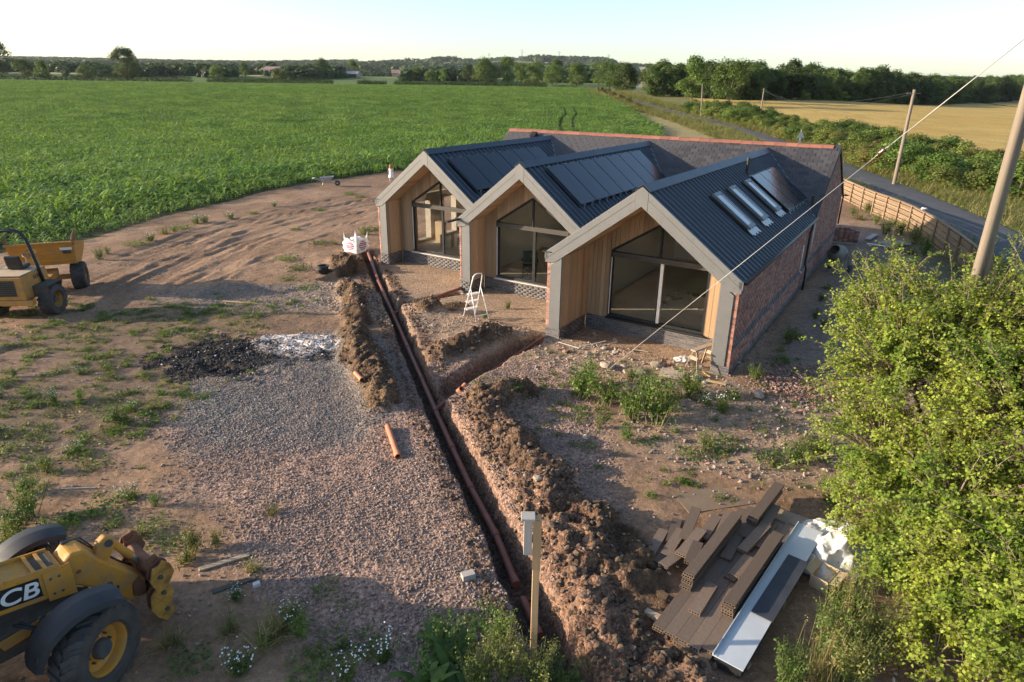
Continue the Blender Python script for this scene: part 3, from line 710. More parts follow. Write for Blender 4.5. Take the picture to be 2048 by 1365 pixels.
# --- solar panels on the right-hand slopes, roof windows, flue, pipes
def slope_frame(W, y, xm, off):
    cc = (W['x0']+W['x1'])/2; hw = (W['x1']-W['x0'])/2; s_ = (HR-HE)/hw; a = math.atan(s_)
    return Matrix.Translation((xm, y, HR-(xm-cc)*s_)) @ Matrix.Rotation(a, 4, 'Y') @ Matrix.Translation((0,0,off))
for wi, n, y0, xm in ((1, 7, 3.5, -6.93), (2, 6, 4.55, -11.87), (0, 3, 7.85, -1.27)):
    W = WINGS[wi]
    for q in range(n):
        y = y0+q*1.155+.565; T = slope_frame(W, y, xm, .10)
        m = MB(); m.box((0,0,0), (1.755, 1.135, .035), M=Matrix()); 
        m.v = [tuple(T @ Vector(p)) for p in m.v]; sp = m.build('solar_panel', M_frame, house)
        m = MB(); m.box((0,0,.0195), (1.715, 1.095, .006)); m.v = [tuple(T @ Vector(p)) for p in m.v]; m.build('panel_glass', M_solar, sp)
        m = MB()
        for ex in (-.89, .89):
            for ey in (-.3, .3): m.box((ex, ey, -.03), (.05, .05, .07)); m.box((ex*1.03, ey, -.075), (.10, .03, .02))
        m.v = [tuple(T @ Vector(p)) for p in m.v]; m.build('panel_clamps', M_galv, sp)['kind'] = 'stuff'
for y in (3.52, 5.12, 7.02):
    T = slope_frame(WINGS[0], y, -1.33, .06)
    def B(mb, c_, d_): mb.box(c_, d_)
    m = MB(); B(m, (0,0,0), (1.52,.86,.03)); m.v = [tuple(T @ Vector(p)) for p in m.v]; rwn = m.build('roof_window', M_dark, house)
    m = MB()
    for c_, d_ in (((-.68,0,.05),(.10,.66,.07)), ((.66,0,.05),(.12,.66,.07)), ((0,-.30,.05),(1.26,.07,.07)), ((0,.30,.05),(1.26,.07,.07))): B(m, c_, d_)
    m.v = [tuple(T @ Vector(p)) for p in m.v]; m.build('frame', M_grey, rwn)
    m = MB(); B(m, (0,0,.045), (1.26,.53,.02)); m.v = [tuple(T @ Vector(p)) for p in m.v]; m.build('glass', M_skyglass, rwn)
    m = MB(); B(m, (0,-.27,.062), (1.2,.03,.012)); B(m, (0,.27,.062), (1.2,.03,.012)); m.v = [tuple(T @ Vector(p)) for p in m.v]; m.build('white_lining', M_white, rwn)
    m = MB()
    for q in range(6): B(m, (.80+.05*(q % 2), -.36+q*.145, .012), (.22, .12, .012))
    m.v = [tuple(T @ Vector(p)) for p in m.v]; m.build('flashing_apron', M_galv, rwn)
m = MB(); fz = HR-(-2.13+2.7175)*(HR-HE)/2.7175
m.lathe([(.10,fz-.1),(.10,fz+.04),(.055,fz+.08),(.055,fz+.42),(.075,fz+.43),(.075,fz+.55),(.0,fz+.56)], 14, Matrix.Translation((-2.13, 8.12, 0))); m.build('flue', M_black, house, 'auto')
m = MB(); m.tube([(-.25,10.9,HE+.25),(-.25,10.9,HE+.62)], .05, 10); m.tube([(-.25,10.9,HE+.6),(-.25,10.9,HE+.66)], .065, 10); m.build('soil_vent_pipe', M_black, house)
m = MB(); m.tube([(.10,9.55,HE-.1),(.08,9.55,HE-.35),(.06,9.55,HE-.45),(.06,9.55,1.02),(.08,9.55,.95),(.12,9.55,.86),(.12,9.55,-.1)], .04, 10); m.build('downpipe', M_black, house, True)
m = MB(); m.tube([(.06,10.25,HE-.15),(.06,10.25,1.35)], .02, 8); m.build('overflow_pipe', M_white, house, True)
m = MB(); m.tube([(.05,8.55,1.9),(.05,8.55,.95)], .018, 8); m.tube([(.05,8.55,.97),(.12,8.5,.93)], .03, 8); m.build('waste_pipe', M_white, house, True)
m = MB(); m.box((.10, 17.72, HE-.13), (.30, .06, .06)); m.tube([(.05,17.70,HE-.1),(.05,17.70,1.2)], .034, 8); m.build('rear_downpipe', M_black, house, True)
# --- bricks: the 300 that show largest are single objects, the others joined wall by wall
def faces_camera(n, c): return n.dot((camL-c).normalized())
fr_ = []; oth = []
for b in brick_list: (fr_ if b[2].y < -.5 else oth).append(b)
fr_.sort(key=lambda b: (b[0]-camL).length)
sel = [b for b in fr_ if b[3] > .09][:300]; ids = set(map(id, sel)); oth += [b for b in fr_ if id(b) not in ids]
bme = {}
for kd, mt in (('R', M_brickR), ('B', M_brickB)):
    q = MB(); q.box((0,0,0), (1, .05, .065)); bme[kd] = q.mesh('brick'); bme[kd].materials.append(mt)
for (c, u, n, ln, kd, ow) in sel:
    o = link('brick', bme[kd], ow); o.location = c+n*random.uniform(-.002,.003); o.scale = (ln, 1, 1)
grp = {}
for b in oth: grp.setdefault((b[5].name, b[4]), []).append(b)
for (own, kd), L in grp.items():
    V = np.zeros((len(L), 8, 3)); r_ = np.zeros((len(L), 8))
    for i, (c, u, n, ln, _, _o) in enumerate(L):
        pr = n*random.uniform(-.002,.003)
        for k, (a, b_, z) in enumerate(((-1,-1,-1),(1,-1,-1),(1,1,-1),(-1,1,-1),(-1,-1,1),(1,-1,1),(1,1,1),(-1,1,1))):
            V[i,k] = c+pr+u*(a*ln/2)+n*(-b_*.025)+Vector((0,0,z*.0325))
        r_[i] = random.random()
    Fb = np.array([(0,3,2,1),(4,5,6,7),(0,1,5,4),(1,2,6,5),(2,3,7,6),(3,0,4,7)])
    F = (Fb[None]+8*np.arange(len(L))[:,None,None]).reshape(-1,4)
    o = link('bricks', np_mesh('bricks', V.reshape(-1,3), F, M_brickRj if kd == 'R' else M_brickBj, False, {'rnd': r_.ravel()}), L[0][5]); o['kind'] = 'stuff'
# ------------------------------------------------------------ plant building blocks
def strips(base, az, el, L, W, droop, segs, rg, wp=None):
    """arching leaf blades: N strips of `segs` quads"""
    N = len(base); t = np.linspace(0, 1, segs+1); base = np.asarray(base, float)
    pos = np.repeat(base[:, None, :], segs+1, 1); hd = np.stack([np.cos(az), np.sin(az), np.zeros(N)], 1); sd = np.stack([-np.sin(az), np.cos(az), np.zeros(N)], 1)
    e = el[:, None]-droop[:, None]*((t[:-1]+t[1:])/2)[None]
    step = (L/segs)[:, None]
    dx = np.cumsum(np.cos(e)*step, 1); dz = np.cumsum(np.sin(e)*step, 1)
    pos[:, 1:] += dx[..., None]*hd[:, None]; pos[:, 1:, 2] += dz
    prof = (np.sin(np.pi*(.12+.86*t))**.7 if wp is None else wp(t))[None, :, None]
    tw = rg.normal(0, .25, N)
    sv = sd*np.cos(tw)[:, None]; sv[:, 2] += np.sin(tw)
    off = sv[:, None]*W[:, None, None]*prof*.5
    V = np.stack([pos-off, pos+off], 2).reshape(-1, 3)
    k = np.arange(segs)*2; q = np.stack([k, k+1, k+3, k+2], 1)
    F = (q[None]+(np.arange(N)*(2*(segs+1)))[:, None, None]).reshape(-1, 4)
    return V, F
def leaves(P, size, nrm, rg, asp=.62):
    """rhombic leaves at P facing about nrm"""
    N = len(P); n = nrm/np.maximum(np.linalg.norm(nrm, axis=1), 1e-6)[:, None]
    a = rg.normal(size=(N, 3)); a -= n*(a*n).sum(1)[:, None]; a /= np.linalg.norm(a, axis=1)[:, None]; b = np.cross(n, a)
    s = np.broadcast_to(np.asarray(size, float), (N,))[:, None]
    fold = n*s*.14
    V = np.stack([P-a*s*.5, P+b*s*asp*.5+fold, P+a*s*.5, P-b*s*asp*.5+fold], 1).reshape(-1, 3)
    F = np.arange(N*4).reshape(N, 4); return V, F
class NB_:
    def __init__(s): s.V = []; s.F = []; s.M = []; s.o = 0
    def add(s, V, F, mi=0): s.V.append(V); s.F.append(F+s.o); s.M.append(np.full(len(F), mi, np.int32)); s.o += len(V)
    def mesh(s, name, mats, smooth=False):
        me = np_mesh(name, np.concatenate(s.V), np.concatenate(s.F), mats, smooth)
        if isinstance(mats, (list, tuple)) and len(mats) > 1: me.polygons.foreach_set('material_index', np.concatenate(s.M))
        return me
def tubes3(A, B, r0, r1):
    """many thin three-sided twigs as quads"""
    A = np.asarray(A, float); B = np.asarray(B, float); d = B-A; d /= np.maximum(np.linalg.norm(d, axis=1), 1e-6)[:, None]
    ref = np.where(np.abs(d[:, 2:3]) > .9, np.array([[1., 0, 0]]), np.array([[0, 0, 1.]])); x = np.cross(d, ref); x /= np.linalg.norm(x, axis=1)[:, None]; y = np.cross(d, x)
    V = []
    for P, r in ((A, r0), (B, r1)):
        for k in range(3):
            a = 2*math.pi*k/3; V.append(P+(x*math.cos(a)+y*math.sin(a))*np.reshape(r, (-1, 1)))
    V = np.stack(V, 1); N = len(A)
    q = np.array([(0,1,4,3),(1,2,5,4),(2,0,3,5)]); F = (q[None]+6*np.arange(N)[:, None, None]).reshape(-1, 4)
    return V.reshape(-1, 3), F
def scatter(name, P, rot, scl, protos, idx, label, cat=None, parent=None):
    """one 'stuff' object: small pieces instanced on points by geometry nodes"""
    N = len(P); me = bpy.data.meshes.new(name); me.vertices.add(N); me.vertices.foreach_set('co', np.asarray(P, np.float32).ravel())
    a = me.attributes.new('rot', 'FLOAT_VECTOR', 'POINT'); a.data.foreach_set('vector', np.asarray(rot, np.float32).ravel())
    scl = np.asarray(scl, np.float32)
    if scl.ndim == 1: scl = np.repeat(scl[:, None], 3, 1)
    a = me.attributes.new('scl', 'FLOAT_VECTOR', 'POINT'); a.data.foreach_set('vector', scl.ravel())
    a = me.attributes.new('idx', 'INT', 'POINT'); a.data.foreach_set('value', np.asarray(idx, np.int32))
    o = link(name, me, parent); o['kind'] = 'stuff'
    if label: o['label'] = label
    if cat: o['category'] = cat
    col_ = bpy.data.collections.new(name+'_pieces')
    for i, pm in enumerate(protos): col_.objects.link(bpy.data.objects.new('%s_piece_%02d' % (name, i), pm))
    ng = bpy.data.node_groups.new(name, 'GeometryNodeTree'); ng.interface.new_socket('Geometry', in_out='INPUT', socket_type='NodeSocketGeometry'); ng.interface.new_socket('Geometry', in_out='OUTPUT', socket_type='NodeSocketGeometry')
    n = ng.nodes; l = ng.links; gi = n.new('NodeGroupInput'); go = n.new('NodeGroupOutput'); ip = n.new('GeometryNodeInstanceOnPoints'); ci = n.new('GeometryNodeCollectionInfo')
    ci.inputs[0].default_value = col_; ci.inputs[1].default_value = True; ci.inputs[2].default_value = True
    def na(nm, ty):
        q = n.new('GeometryNodeInputNamedAttribute'); q.data_type = ty; q.inputs[0].default_value = nm; return [s for s in q.outputs if s.enabled and s.name == 'Attribute'][0]
    l.new(gi.outputs[0], ip.inputs['Points']); l.new(ci.outputs[0], ip.inputs['Instance']); ip.inputs['Pick Instance'].default_value = True
    l.new(na('idx', 'INT'), ip.inputs['Instance Index']); l.new(na('rot', 'FLOAT_VECTOR'), ip.inputs['Rotation']); l.new(na('scl', 'FLOAT_VECTOR'), ip.inputs['Scale'])
    l.new(ip.outputs[0], go.inputs[0])
    md = o.modifiers.new('scatter', 'NODES'); md.node_group = ng; return o
# ------------------------------------------------------------ loose stones and clods
M_stone = plain('gravel_stone', (.305,.218,.178), (.24,.18,.15), 3.0, .9, rand=.33, bump=.3)
M_greystone = plain('grey_stone', (.225,.212,.195), (.17,.165,.155), 3.0, .9, rand=.38, bump=.3)
M_clod = plain('soil_clod', (.125,.082,.048), (.072,.047,.029), 5.0, .95, rand=.35, bump=.4)
M_clodr = plain('clay_clod', (.155,.098,.065), (.095,.062,.041), 5.0, .95, rand=.35, bump=.4)
M_rubble = plain('rubble', (.37,.30,.235), (.27,.215,.17), 4.0, .9, rand=.35, bump=.3)
M_coal = plain('charred_wood', (.013,.012,.012), (.05,.048,.048), 6.0, .8, rand=.3)
M_ashl = plain('ash_flake', (.70,.63,.58), (.52,.46,.42), 6.0, .95, rand=.2)
def stone_mesh(name, seed, mat, flat=.7, ang=.35, sub=1):
    bm = bmesh.new(); bmesh.ops.create_icosphere(bm, subdivisions=sub, radius=.5); rg = random.Random(seed)
    ax_ = [Vector((rg.gauss(0,1), rg.gauss(0,1), rg.gauss(0,1))).normalized() for _ in range(5)]; lim = [rg.uniform(.22,.42) for _ in ax_]
    for v in bm.verts:
        p = v.co.copy()
        for a, l_ in zip(ax_, lim):
            d = p.dot(a)
            if d > l_: p -= a*(d-l_)
        p *= rg.uniform(1-ang*.3, 1+ang*.3); v.co = Vector((p.x*1.25, p.y, p.z*flat))
    me = bpy.data.meshes.new(name); bm.to_mesh(me); bm.free(); me.materials.append(mat); return me
def pts_in(n, x0, x1, y0, y1, fn):
    """rejection sampling with a density function"""
    X = rng.uniform(x0, x1, n); Y = rng.uniform(y0, y1, n); k = rng.uniform(0, 1, n) < fn(X, Y); return X[k], Y[k]
def stones(name, X, Y, s0, s1, protos, label, sink=.15, pw=2.2):
    n = len(X); s = s0+(s1-s0)*rng.uniform(0, 1, n)**pw; Z = hz(X, Y)+s*(.35-sink)
    rot = np.column_stack([rng.uniform(-.6,.6,n), rng.uniform(-.6,.6,n), rng.uniform(0,6.28,n)])
    return scatter(name, np.column_stack([X, Y, Z]), rot, s, protos, rng.integers(0, len(protos), n), label)
def dens(key, base=0.0):
    def f(X, Y):
        m = masks(X, Y); v = m[key] if isinstance(key, str) else np.maximum.reduce([m[k] for k in key])
        return np.clip(v+base, 0, 1)*(1-m['trench'])*(~m['house'])*(1-.9*m['char'])
    return f
X, Y = pts_in(150000, -9, 2.2, 5.6, 18.5, lambda X, Y: dens('pink')(X, Y)*np.clip(1.25-Y/20, .2, 1)*(1-masks(X,Y)['dark'])*(1-masks(X,Y)['red'])*(.25+.75*S((fbm(X,Y,1.1,3,21)-.3)/.3)))
stones('pink_gravel', X, Y, .016, .050, [stone_mesh('s', i, M_stone) for i in range(6)], 'pinkish crushed stone spread over the yard left of the trench')
X, Y = pts_in(75000, -11, -1.5, 10.5, 23.5, lambda X, Y: np.maximum(dens('grey')(X, Y), .6*dens('grey2')(X, Y))*(1-masks(X,Y)['dark']))
stones('grey_gravel', X, Y, .018, .048, [stone_mesh('s', 20+i, M_greystone) for i in range(6)], 'blue grey crushed stone around the burnt patch')
X, Y = pts_in(60000, -9, 3.5, 5.6, 28, lambda X, Y: .65*np.clip(masks(X,Y)['dark'],0,1)*(.3+.7*S((fbm(X,Y,.6,2,77)-.4)/.2)))
stones('soil_clods', X, Y, .02, .17, [stone_mesh('s', 40+i, M_clod, .8, .5) for i in range(6)], 'dark brown clods of dug soil heaped beside the trench', .2, 5)
X, Y = pts_in(60000, -2, 4.0, 5.2, 16, lambda X, Y: .5*np.clip(masks(X,Y)['red'],0,1)*(.3+.7*S((fbm(X,Y,.6,2,78)-.4)/.2)))
stones('clay_clods', X, Y, .02, .15, [stone_mesh('s', 50+i, M_clodr, .8, .5) for i in range(5)]+[stone_mesh('s', 55+i, M_clod, .8, .5) for i in range(3)], 'red brown clods of clay in the long spoil heap', .2, 5)
dTr = lambda X, Y: np.exp(-((seg_dist(X, Y, TRENCH)[0]-.52)/.16)**2)
X, Y = pts_in(60000, -6, 2.5, 5.4, 26, lambda X, Y: .6*dTr(X, Y)*(1-masks(X,Y)['trench']))
stones('trench_edge_clods', X, Y, .02, .11, [stone_mesh('s', 60+i, M_clodr, .8, .5) for i in range(5)], 'small lumps of red clay along the trench edges', .1, 2.5)
X, Y = pts_in(150000, -11, 8.5, 9.5, 27, lambda X, Y: dens('pale')(X, Y)*.36*(.3+.7*S((fbm(X,Y,1.3,3,22)-.35)/.3)))
stones('rubble_stones', X, Y, .02, .10, [stone_mesh('s', 70+i, M_rubble) for i in range(5)]+[stone_mesh('s', 76, M_brickR), stone_mesh('s', 77, M_greystone)], 'pale rubble and chippings scattered in front of the gables', .15, 3.5)
X, Y = pts_in(120000, -17, 10, 6, 30, lambda X, Y: .16+0*X)
k = (masks(X, Y)['trench'] < .2) & ~masks(X, Y)['house']; X, Y = X[k], Y[k]
stones('scattered_pebbles', X, Y, .015, .07, [stone_mesh('s', 80+i, M_stone) for i in range(3)]+[stone_mesh('s', 84, M_rubble)], 'loose pebbles scattered over the bare dirt', .15, 4)
X, Y = pts_in(22000, 5, 9.5, 11, 17, lambda X, Y: .8*(1-S((np.hypot((X-7.6)/1.9, (Y-15.0)/1.6)-.5)/.5))*(~masks(X,Y)['house']))
stones('red_hardcore', X, Y, .025, .09, [stone_mesh('s', 86, M_brickR), stone_mesh('s', 87, M_stone), stone_mesh('s', 88, M_clodr)], 'crushed reddish hardcore beside the house corner', .15, 2.5)
def burnt(X, Y): return masks(X, Y)['char']*(1-.5*masks(X, Y)['ash'])
X, Y = pts_in(26000, -11, -4, 14.4, 19, lambda X, Y: .55*burnt(X, Y)); n = len(X)
ch = []
for i in range(4):
    q = MB(); q.box((0,0,0), (1, .3, .16), taper=.8); me = q.mesh('c'); me.materials.append(M_coal); ch.append(me)
s = rng.uniform(.015, .085, n); scatter('burnt_debris', np.column_stack([X, Y, hz(X, Y)+.015]), np.column_stack([rng.normal(0,.35,n), rng.normal(0,.35,n), rng.uniform(0,6.28,n)]), s, ch+[stone_mesh('s', 90, M_coal), stone_mesh('s', 91, M_ashl)], rng.choice(6, n, p=[.20,.20,.20,.20,.19,.01]), 'charred black remains of a bonfire on the gravel')
X, Y = pts_in(14000, -8.2, -4.2, 16.5, 19, lambda X, Y: .10*masks(X, Y)['ash'])
stones('white_ash', X, Y, .015, .07, [stone_mesh('s', 92+i, M_ashl, .4) for i in range(3)]+[stone_mesh('s', 95, M_coal, .5)], 'white ash pressed by tyre treads beside the black burnt patch', .3, 3)
# ------------------------------------------------------------ maize crop
M_maize = leafmat('maize_leaf', (.112,.208,.034), (.192,.285,.056), .36, .18, .25, .5)
def maize_plant(seed, nl=9, segs=4, h=.95):
    rg = np.random.default_rng(seed); nb = NB_(); zs = np.sort(rng.uniform(.06, h*.62, nl)); az = np.arange(nl)*math.pi+rg.normal(0,.5,nl)+rg.uniform(0,6)
    V, F = strips(np.column_stack([np.zeros(nl), np.zeros(nl), zs]), az, rg.uniform(.95,1.35,nl), rg.uniform(.5,.8,nl)*h, rg.uniform(.06,.095,nl), rg.uniform(1.2,2.3,nl), segs, rg); nb.add(V, F)
    V, F = tubes3([(0,0,0)], [(0,0,h*.62)], np.array([.016]), np.array([.008])); nb.add(V, F)
    return nb.mesh('maize', M_maize)
def maize_patch(seed):
    rg = np.random.default_rng(seed); nb = NB_()
    for ix in range(3):
        for k in range(9):
            x = (ix-1)*.72+rg.normal(0,.05); y = -1+k*.24+rg.normal(0,.05); nl = 7; h = rg.uniform(.8,1.15)
            V, F = strips(np.column_stack([np.full(nl,x), np.full(nl,y), np.linspace(.25,h*.62,nl)]), rg.uniform(0,6.28,nl), rg.uniform(.9,1.3,nl), rg.uniform(.5,.8,nl)*h, rg.uniform(.07,.11,nl), rg.uniform(1.2,2.2,nl), 3, rg); nb.add(V, F)
    return nb.mesh('maize_patch', M_maize)
TRAM = [[(8.9,84),(8.6,100),(9.6,115),(11.6,130),(12.3,148),(11,169),(8.5,192),(6,220)], [(6.9,84),(6.6,100),(7.6,115),(9.6,130),(10.3,148),(9.0,169),(6.5,192),(4,220)]]
ra = R(62); rc, rs = math.cos(ra), math.sin(ra)                # row direction
u = np.arange(-130, 190, .17); v = np.arange(-150, 150, .72)
U, Vv = np.meshgrid(u, v); PX = (U*rc-Vv*rs).ravel()-10; PY = (U*rs+Vv*rc).ravel()+50
k = (PY < 100) & (PY > 25) & (np.abs(PX) < .86*PY+3) & in_poly(PX, PY, MAIZE); PX, PY = PX[k], PY[k]
PX = PX+rng.normal(0,.05,len(PX)); PY = PY+rng.normal(0,.05,len(PX))
edge = seg_dist(PX, PY, MAIZE[1:10])[0]; k = (rng.uniform(0,1,len(PX)) > .12+.5*np.exp(-edge/.8)) & (np.minimum(seg_dist(PX,PY,TRAM[0])[0], seg_dist(PX,PY,TRAM[1])[0]) > .45)
PX, PY, edge = PX[k], PY[k], edge[k]; n = len(PX); print('maize near', n)
grow = .62+.38*S(edge/6)+(fbm(PX, PY, 7, 3, 55)-.5)*.5
scatter('maize_crop', np.column_stack([PX, PY, hz(PX, PY)-.02]), np.column_stack([rng.normal(0,.07,n), rng.normal(0,.07,n), rng.uniform(0,6.28,n)]), grow*rng.uniform(.75,1.2,n), [maize_plant(100+i) for i in range(8)], rng.integers(0, 8, n), 'young green maize covering the large field left of the house', 'maize')
u = np.arange(-420, 420, 2.1); v = np.arange(-420, 420, 2.0)
U, Vv = np.meshgrid(u, v); PX = (U*rc-Vv*rs).ravel()-100; PY = (U*rs+Vv*rc).ravel()+220
k = (PY >= 99) & (PX > -.83*PY-8) & in_poly(PX, PY, MAIZE); PX, PY = PX[k], PY[k]
k = (np.minimum(seg_dist(PX,PY,TRAM[0])[0], seg_dist(PX,PY,TRAM[1])[0]) > 2.0); PX, PY = PX[k], PY[k]; n = len(PX); print('maize far', n)
scatter('maize_crop_far', np.column_stack([PX, PY, T0(PX, PY)-.02]), np.column_stack([np.zeros(n), np.zeros(n), ra-math.pi/2+math.pi*rng.integers(0,2,n)]), (.92+.35*(fbm(PX, PY, 12, 3, 56)-.5))*rng.uniform(.95,1.08,n), [maize_patch(200+i) for i in range(6)], rng.integers(0, 6, n), 'far part of the green maize field reaching to the distant hedge', 'maize')
# ------------------------------------------------------------ trees and shrubs
M_bark = plain('bark', (.16,.12,.085), (.09,.07,.05), 9, .95, bump=.6, bscale=18)
ML_dark = leafmat('dark_foliage', (.042,.075,.016), (.078,.112,.026), .26, .12, .38)
ML_mid = leafmat('green_foliage', (.070,.125,.024), (.120,.175,.036), .32, .3, .28)
ML_hedge = leafmat('hedge_foliage', (.090,.140,.026), (.165,.190,.045), .32, .35, .30)
ML_olive = leafmat('olive_foliage', (.14,.15,.036), (.21,.19,.055), .30, .5, .25)
def crown_mesh(name, seed, W, Hc, base, nl, ls, mat, lobes=16, up=.35, lowest=0.0):
    """foliage: leaf faces spread over many overlapping lobes, with gaps between them"""
    rg = np.random.default_rng(seed); c = []
    for i in range(lobes):
        a = rg.uniform(0, 6.28); h = rg.uniform(lowest, 1); prof = math.sin(math.pi*(.24+.68*max(h, 0)))**.8
        rr = W*.5*prof*math.sqrt(rg.uniform(.15, 1))*.78
        c.append((rr*math.cos(a), rr*math.sin(a), base+Hc*(.10+.82*h), W*rg.uniform(.13,.24)))
    c = np.array(c); wgt = c[:,3]**2; wgt /= wgt.sum(); k = rg.choice(len(c), nl, p=wgt)
    d = rg.normal(size=(nl,3)); d /= np.linalg.norm(d, axis=1)[:,None]; d[:,2] = np.where(d[:,2] < -.3, -d[:,2]*.6, d[:,2])
    P = c[k,:3]+d*(c[k,3]*(.45+.62*rg.uniform(0,1,nl)**.6))[:,None]
    P += rg.normal(0, .04*W*.3, P.shape)
    V, F = leaves(P, ls*rg.uniform(.6,1.35,nl), d+np.array([0,0,up])+rg.normal(0,.55,(nl,3)), rg)
    return np_mesh(name, V, F, mat)
def trunk_mesh(name, seed, h, r, W, Hc, base):
    rg = random.Random(seed); m = MB(); top = base+Hc*.55
    pts = [(0,0,-.3), (rg.uniform(-.1,.1), rg.uniform(-.1,.1), base*.6), (rg.uniform(-.2,.2), rg.uniform(-.2,.2), base+.2*Hc), (rg.uniform(-.3,.3), rg.uniform(-.3,.3), top)]
    m.tube(pts, r, 7, rads=[r*1.25, r, r*.7, r*.2])
    for i in range(7):
        a = rg.uniform(0, 6.28); z0 = base*.75+Hc*rg.uniform(.0,.35); L = W*rg.uniform(.22,.40)
        m.tube([(0,0,z0), (L*.5*math.cos(a), L*.5*math.sin(a), z0+L*.45), (L*math.cos(a), L*math.sin(a), z0+L*.75)], r*.4, 5, rads=[r*.45, r*.28, r*.08])
    return m.mesh(name)
tree_kinds = {}
def tree_kind(key, seed, W, Hc, base, nl, ls, mat, r=.3, lobes=18, lowest=0.0):
    cm = crown_mesh('crown', seed, W, Hc, base, nl, ls, mat, lobes, .35, lowest); tm = trunk_mesh('trunk', seed, base+Hc, r, W, Hc, base); tm.materials.append(M_bark); tree_kinds[key] = (cm, tm)
def tree(name, key, x, y, sc, label, group=None, rz=None, cat='tree', z=None):
    o = thing(name, label, cat, (x, y, (h1(x, y) if y < 420 else float(T0(np.array(x), np.array(y)))) if z is None else z), random.uniform(0, 6.28) if rz is None else rz, group)
    if isinstance(sc, (int, float)): sc = (sc, sc, sc)
    o.scale = sc; cm, tm = tree_kinds[key]; link('trunk', tm, o); link('crown', cm, o); return o
for i in range(5): tree_kind('wood%d' % i, 300+i, 9.5+i*.5, 11.0, .2, 7000, .55, ML_dark, .28, 32, -.12)
for i in range(3): tree_kind('mid%d' % i, 310+i, 9+i, 9.5, 1.2, 5200, .42, ML_mid, .25, 24)
for i in range(3): tree_kind('oak%d' % i, 320+i, 14, 12.0, 1.5, 9000, .48, ML_dark, .45, 34)
# the wood behind the hay field
WL = [(46,214),(60,190),(112,234),(200,320),(330,436),(520,590)]
def wood_label(row, x, y):
    r_ = ('front row', 'second row', 'inner part', 'back')[row]
    p_ = 'beside the lane' if x < 58 else 'left of the hay field' if x < 100 else 'behind the hay field' if x < 160 else 'right of the leaning pole' if x < 260 else 'at the far right'
    t_ = 'dark tree in the '+r_+' of the wood '+p_; return t_, t_
for row, (off, sp) in enumerate(((0, 5.2), (6, 6.5), (13, 8), (22, 11))):
    acc = 0.0
    for (xa, ya), (xb, yb) in zip(WL[:-1], WL[1:]):
        L = math.hypot(xb-xa, yb-ya); nx_, ny_ = -(yb-ya)/L, (xb-xa)/L; s = 0.0
        while s < L:
            x = xa+(xb-xa)*s/L+nx_*off+random.uniform(-1.5,1.5); y = ya+(yb-ya)*s/L+ny_*off+random.uniform(-1.5,1.5)
            if x < .86*y+14 and y < 520:
                k = random.choice(['wood0','wood1','wood2','wood3','wood4'])
                sc = random.uniform(.66, .86)*(1.0 if y < 240 else 1.22)
                tree('woodland_tree', k, x, y, (sc*random.uniform(.9,1.15), sc*random.uniform(.9,1.15), sc*random.uniform(.92,1.08)), *wood_label(row, x, y))
            s += sp*(1+y/500)*random.uniform(.8,1.2)
# smaller bushes along the foot of the wood
tree_kind('bush', 330, 4.2, 3.2, .1, 5600, .17, ML_hedge, .1, 14); tree_kind('bush2', 331, 3.6, 2.7, .1, 5200, .16, ML_hedge, .1, 14); tree_kind('bush3', 332, 3.8, 3.0, .1, 5200, .16, ML_olive, .1, 14); tree_kind('bush4', 333, 4.4, 3.4, .1, 6000, .17, ML_mid, .1, 16)
for (x, y, k, s) in ((84,203,'bush',.9),(103,219,'bush2',1.0),(127,241,'bush',1.0),(150,262,'bush2',1.0),(176,288,'bush4',1.0),(230,338,'bush4',1.0)):
    tree('field_bush', k, x, y, s, 'small round bush at the foot of the wood on the hay field edge', 'bushes along the wood edge', cat='bush')
for (x, y, k, s) in ((66,72,'bush4',1.0),(72,80,'bush',1.1),(95,104,'bush4',1.3),(101,112,'bush',1.2),(88,98,'bush2',.9),(112,118,'mid1',.55)):
    tree('field_bush', k, x, y, s, 'leafy bush at the right hand end of the hay field', 'bushes right of the hay field', cat='bush')
# two paler trees standing by the lane with the wood behind them
tree('lane_tree', 'mid0', 44.5, 176, .95, 'pale green tree by the lane, left of the far pole in front of the wood', cat='tree')
tree('lane_tree', 'mid1', 48.5, 158, .95, 'bushy bright green tree right of the thin pole beside the lane', cat='tree')
for (x, y, k, s) in ((41,205,'wood0',.72),(36,228,'wood2',.75),(33,246,'mid2',.85),(46,236,'wood3',.8),(26,300,'mid0',.9),(40,265,'wood1',.85),(17,322,'mid1',.95),(8,330,'mid2',.9)):
    tree('lane_end_tree', k, x, y, s, 'green tree where the lane bends out of sight beside the wood', 'trees at the far end of the lane')
for (x, y, k, s) in ((-4,352,'mid0',1.25),(-15,350,'oak0',.95),(3,380,'mid1',1.1),(12,400,'mid2',1.1),(24,410,'mid0',1.2),(-28,420,'oak1',.7),(34,390,'mid1',1.1),(45,380,'mid2',1.1)):
    tree('hedgerow_tree', k, x, y, s, 'rounded tree in the hedge at the centre of the far maize edge', 'trees at the far maize hedge')
tree('hedgerow_tree', 'oak1', -192, 348, 1.12, 'large round tree alone in the far left hedge against the sky', cat='tree')
tree('hedgerow_tree', 'oak2', -260, 352, 1.35, 'big dark tree cut by the left edge on the skyline', cat='tree')
for (x, y, k, s) in ((-245,365,'mid0',.9),(-260,372,'mid1',1.0),(-232,380,'bush4',2.3),(-218,400,'mid2',.9),(-178,420,'bush4',2.2),(-165,430,'mid0',.8),(-140,420,'bush',2.2),(-128,470,'oak0',.8),(-110,480,'mid2',.9),(-60,430,'mid1',.75),(-50,420,'bush4',2),(-42,410,'mid0',.7)):
    tree('hedgerow_tree', k, x, y, s, 'tree or bush in the hedges beyond the left part of the maize field', 'trees beyond the maize field')
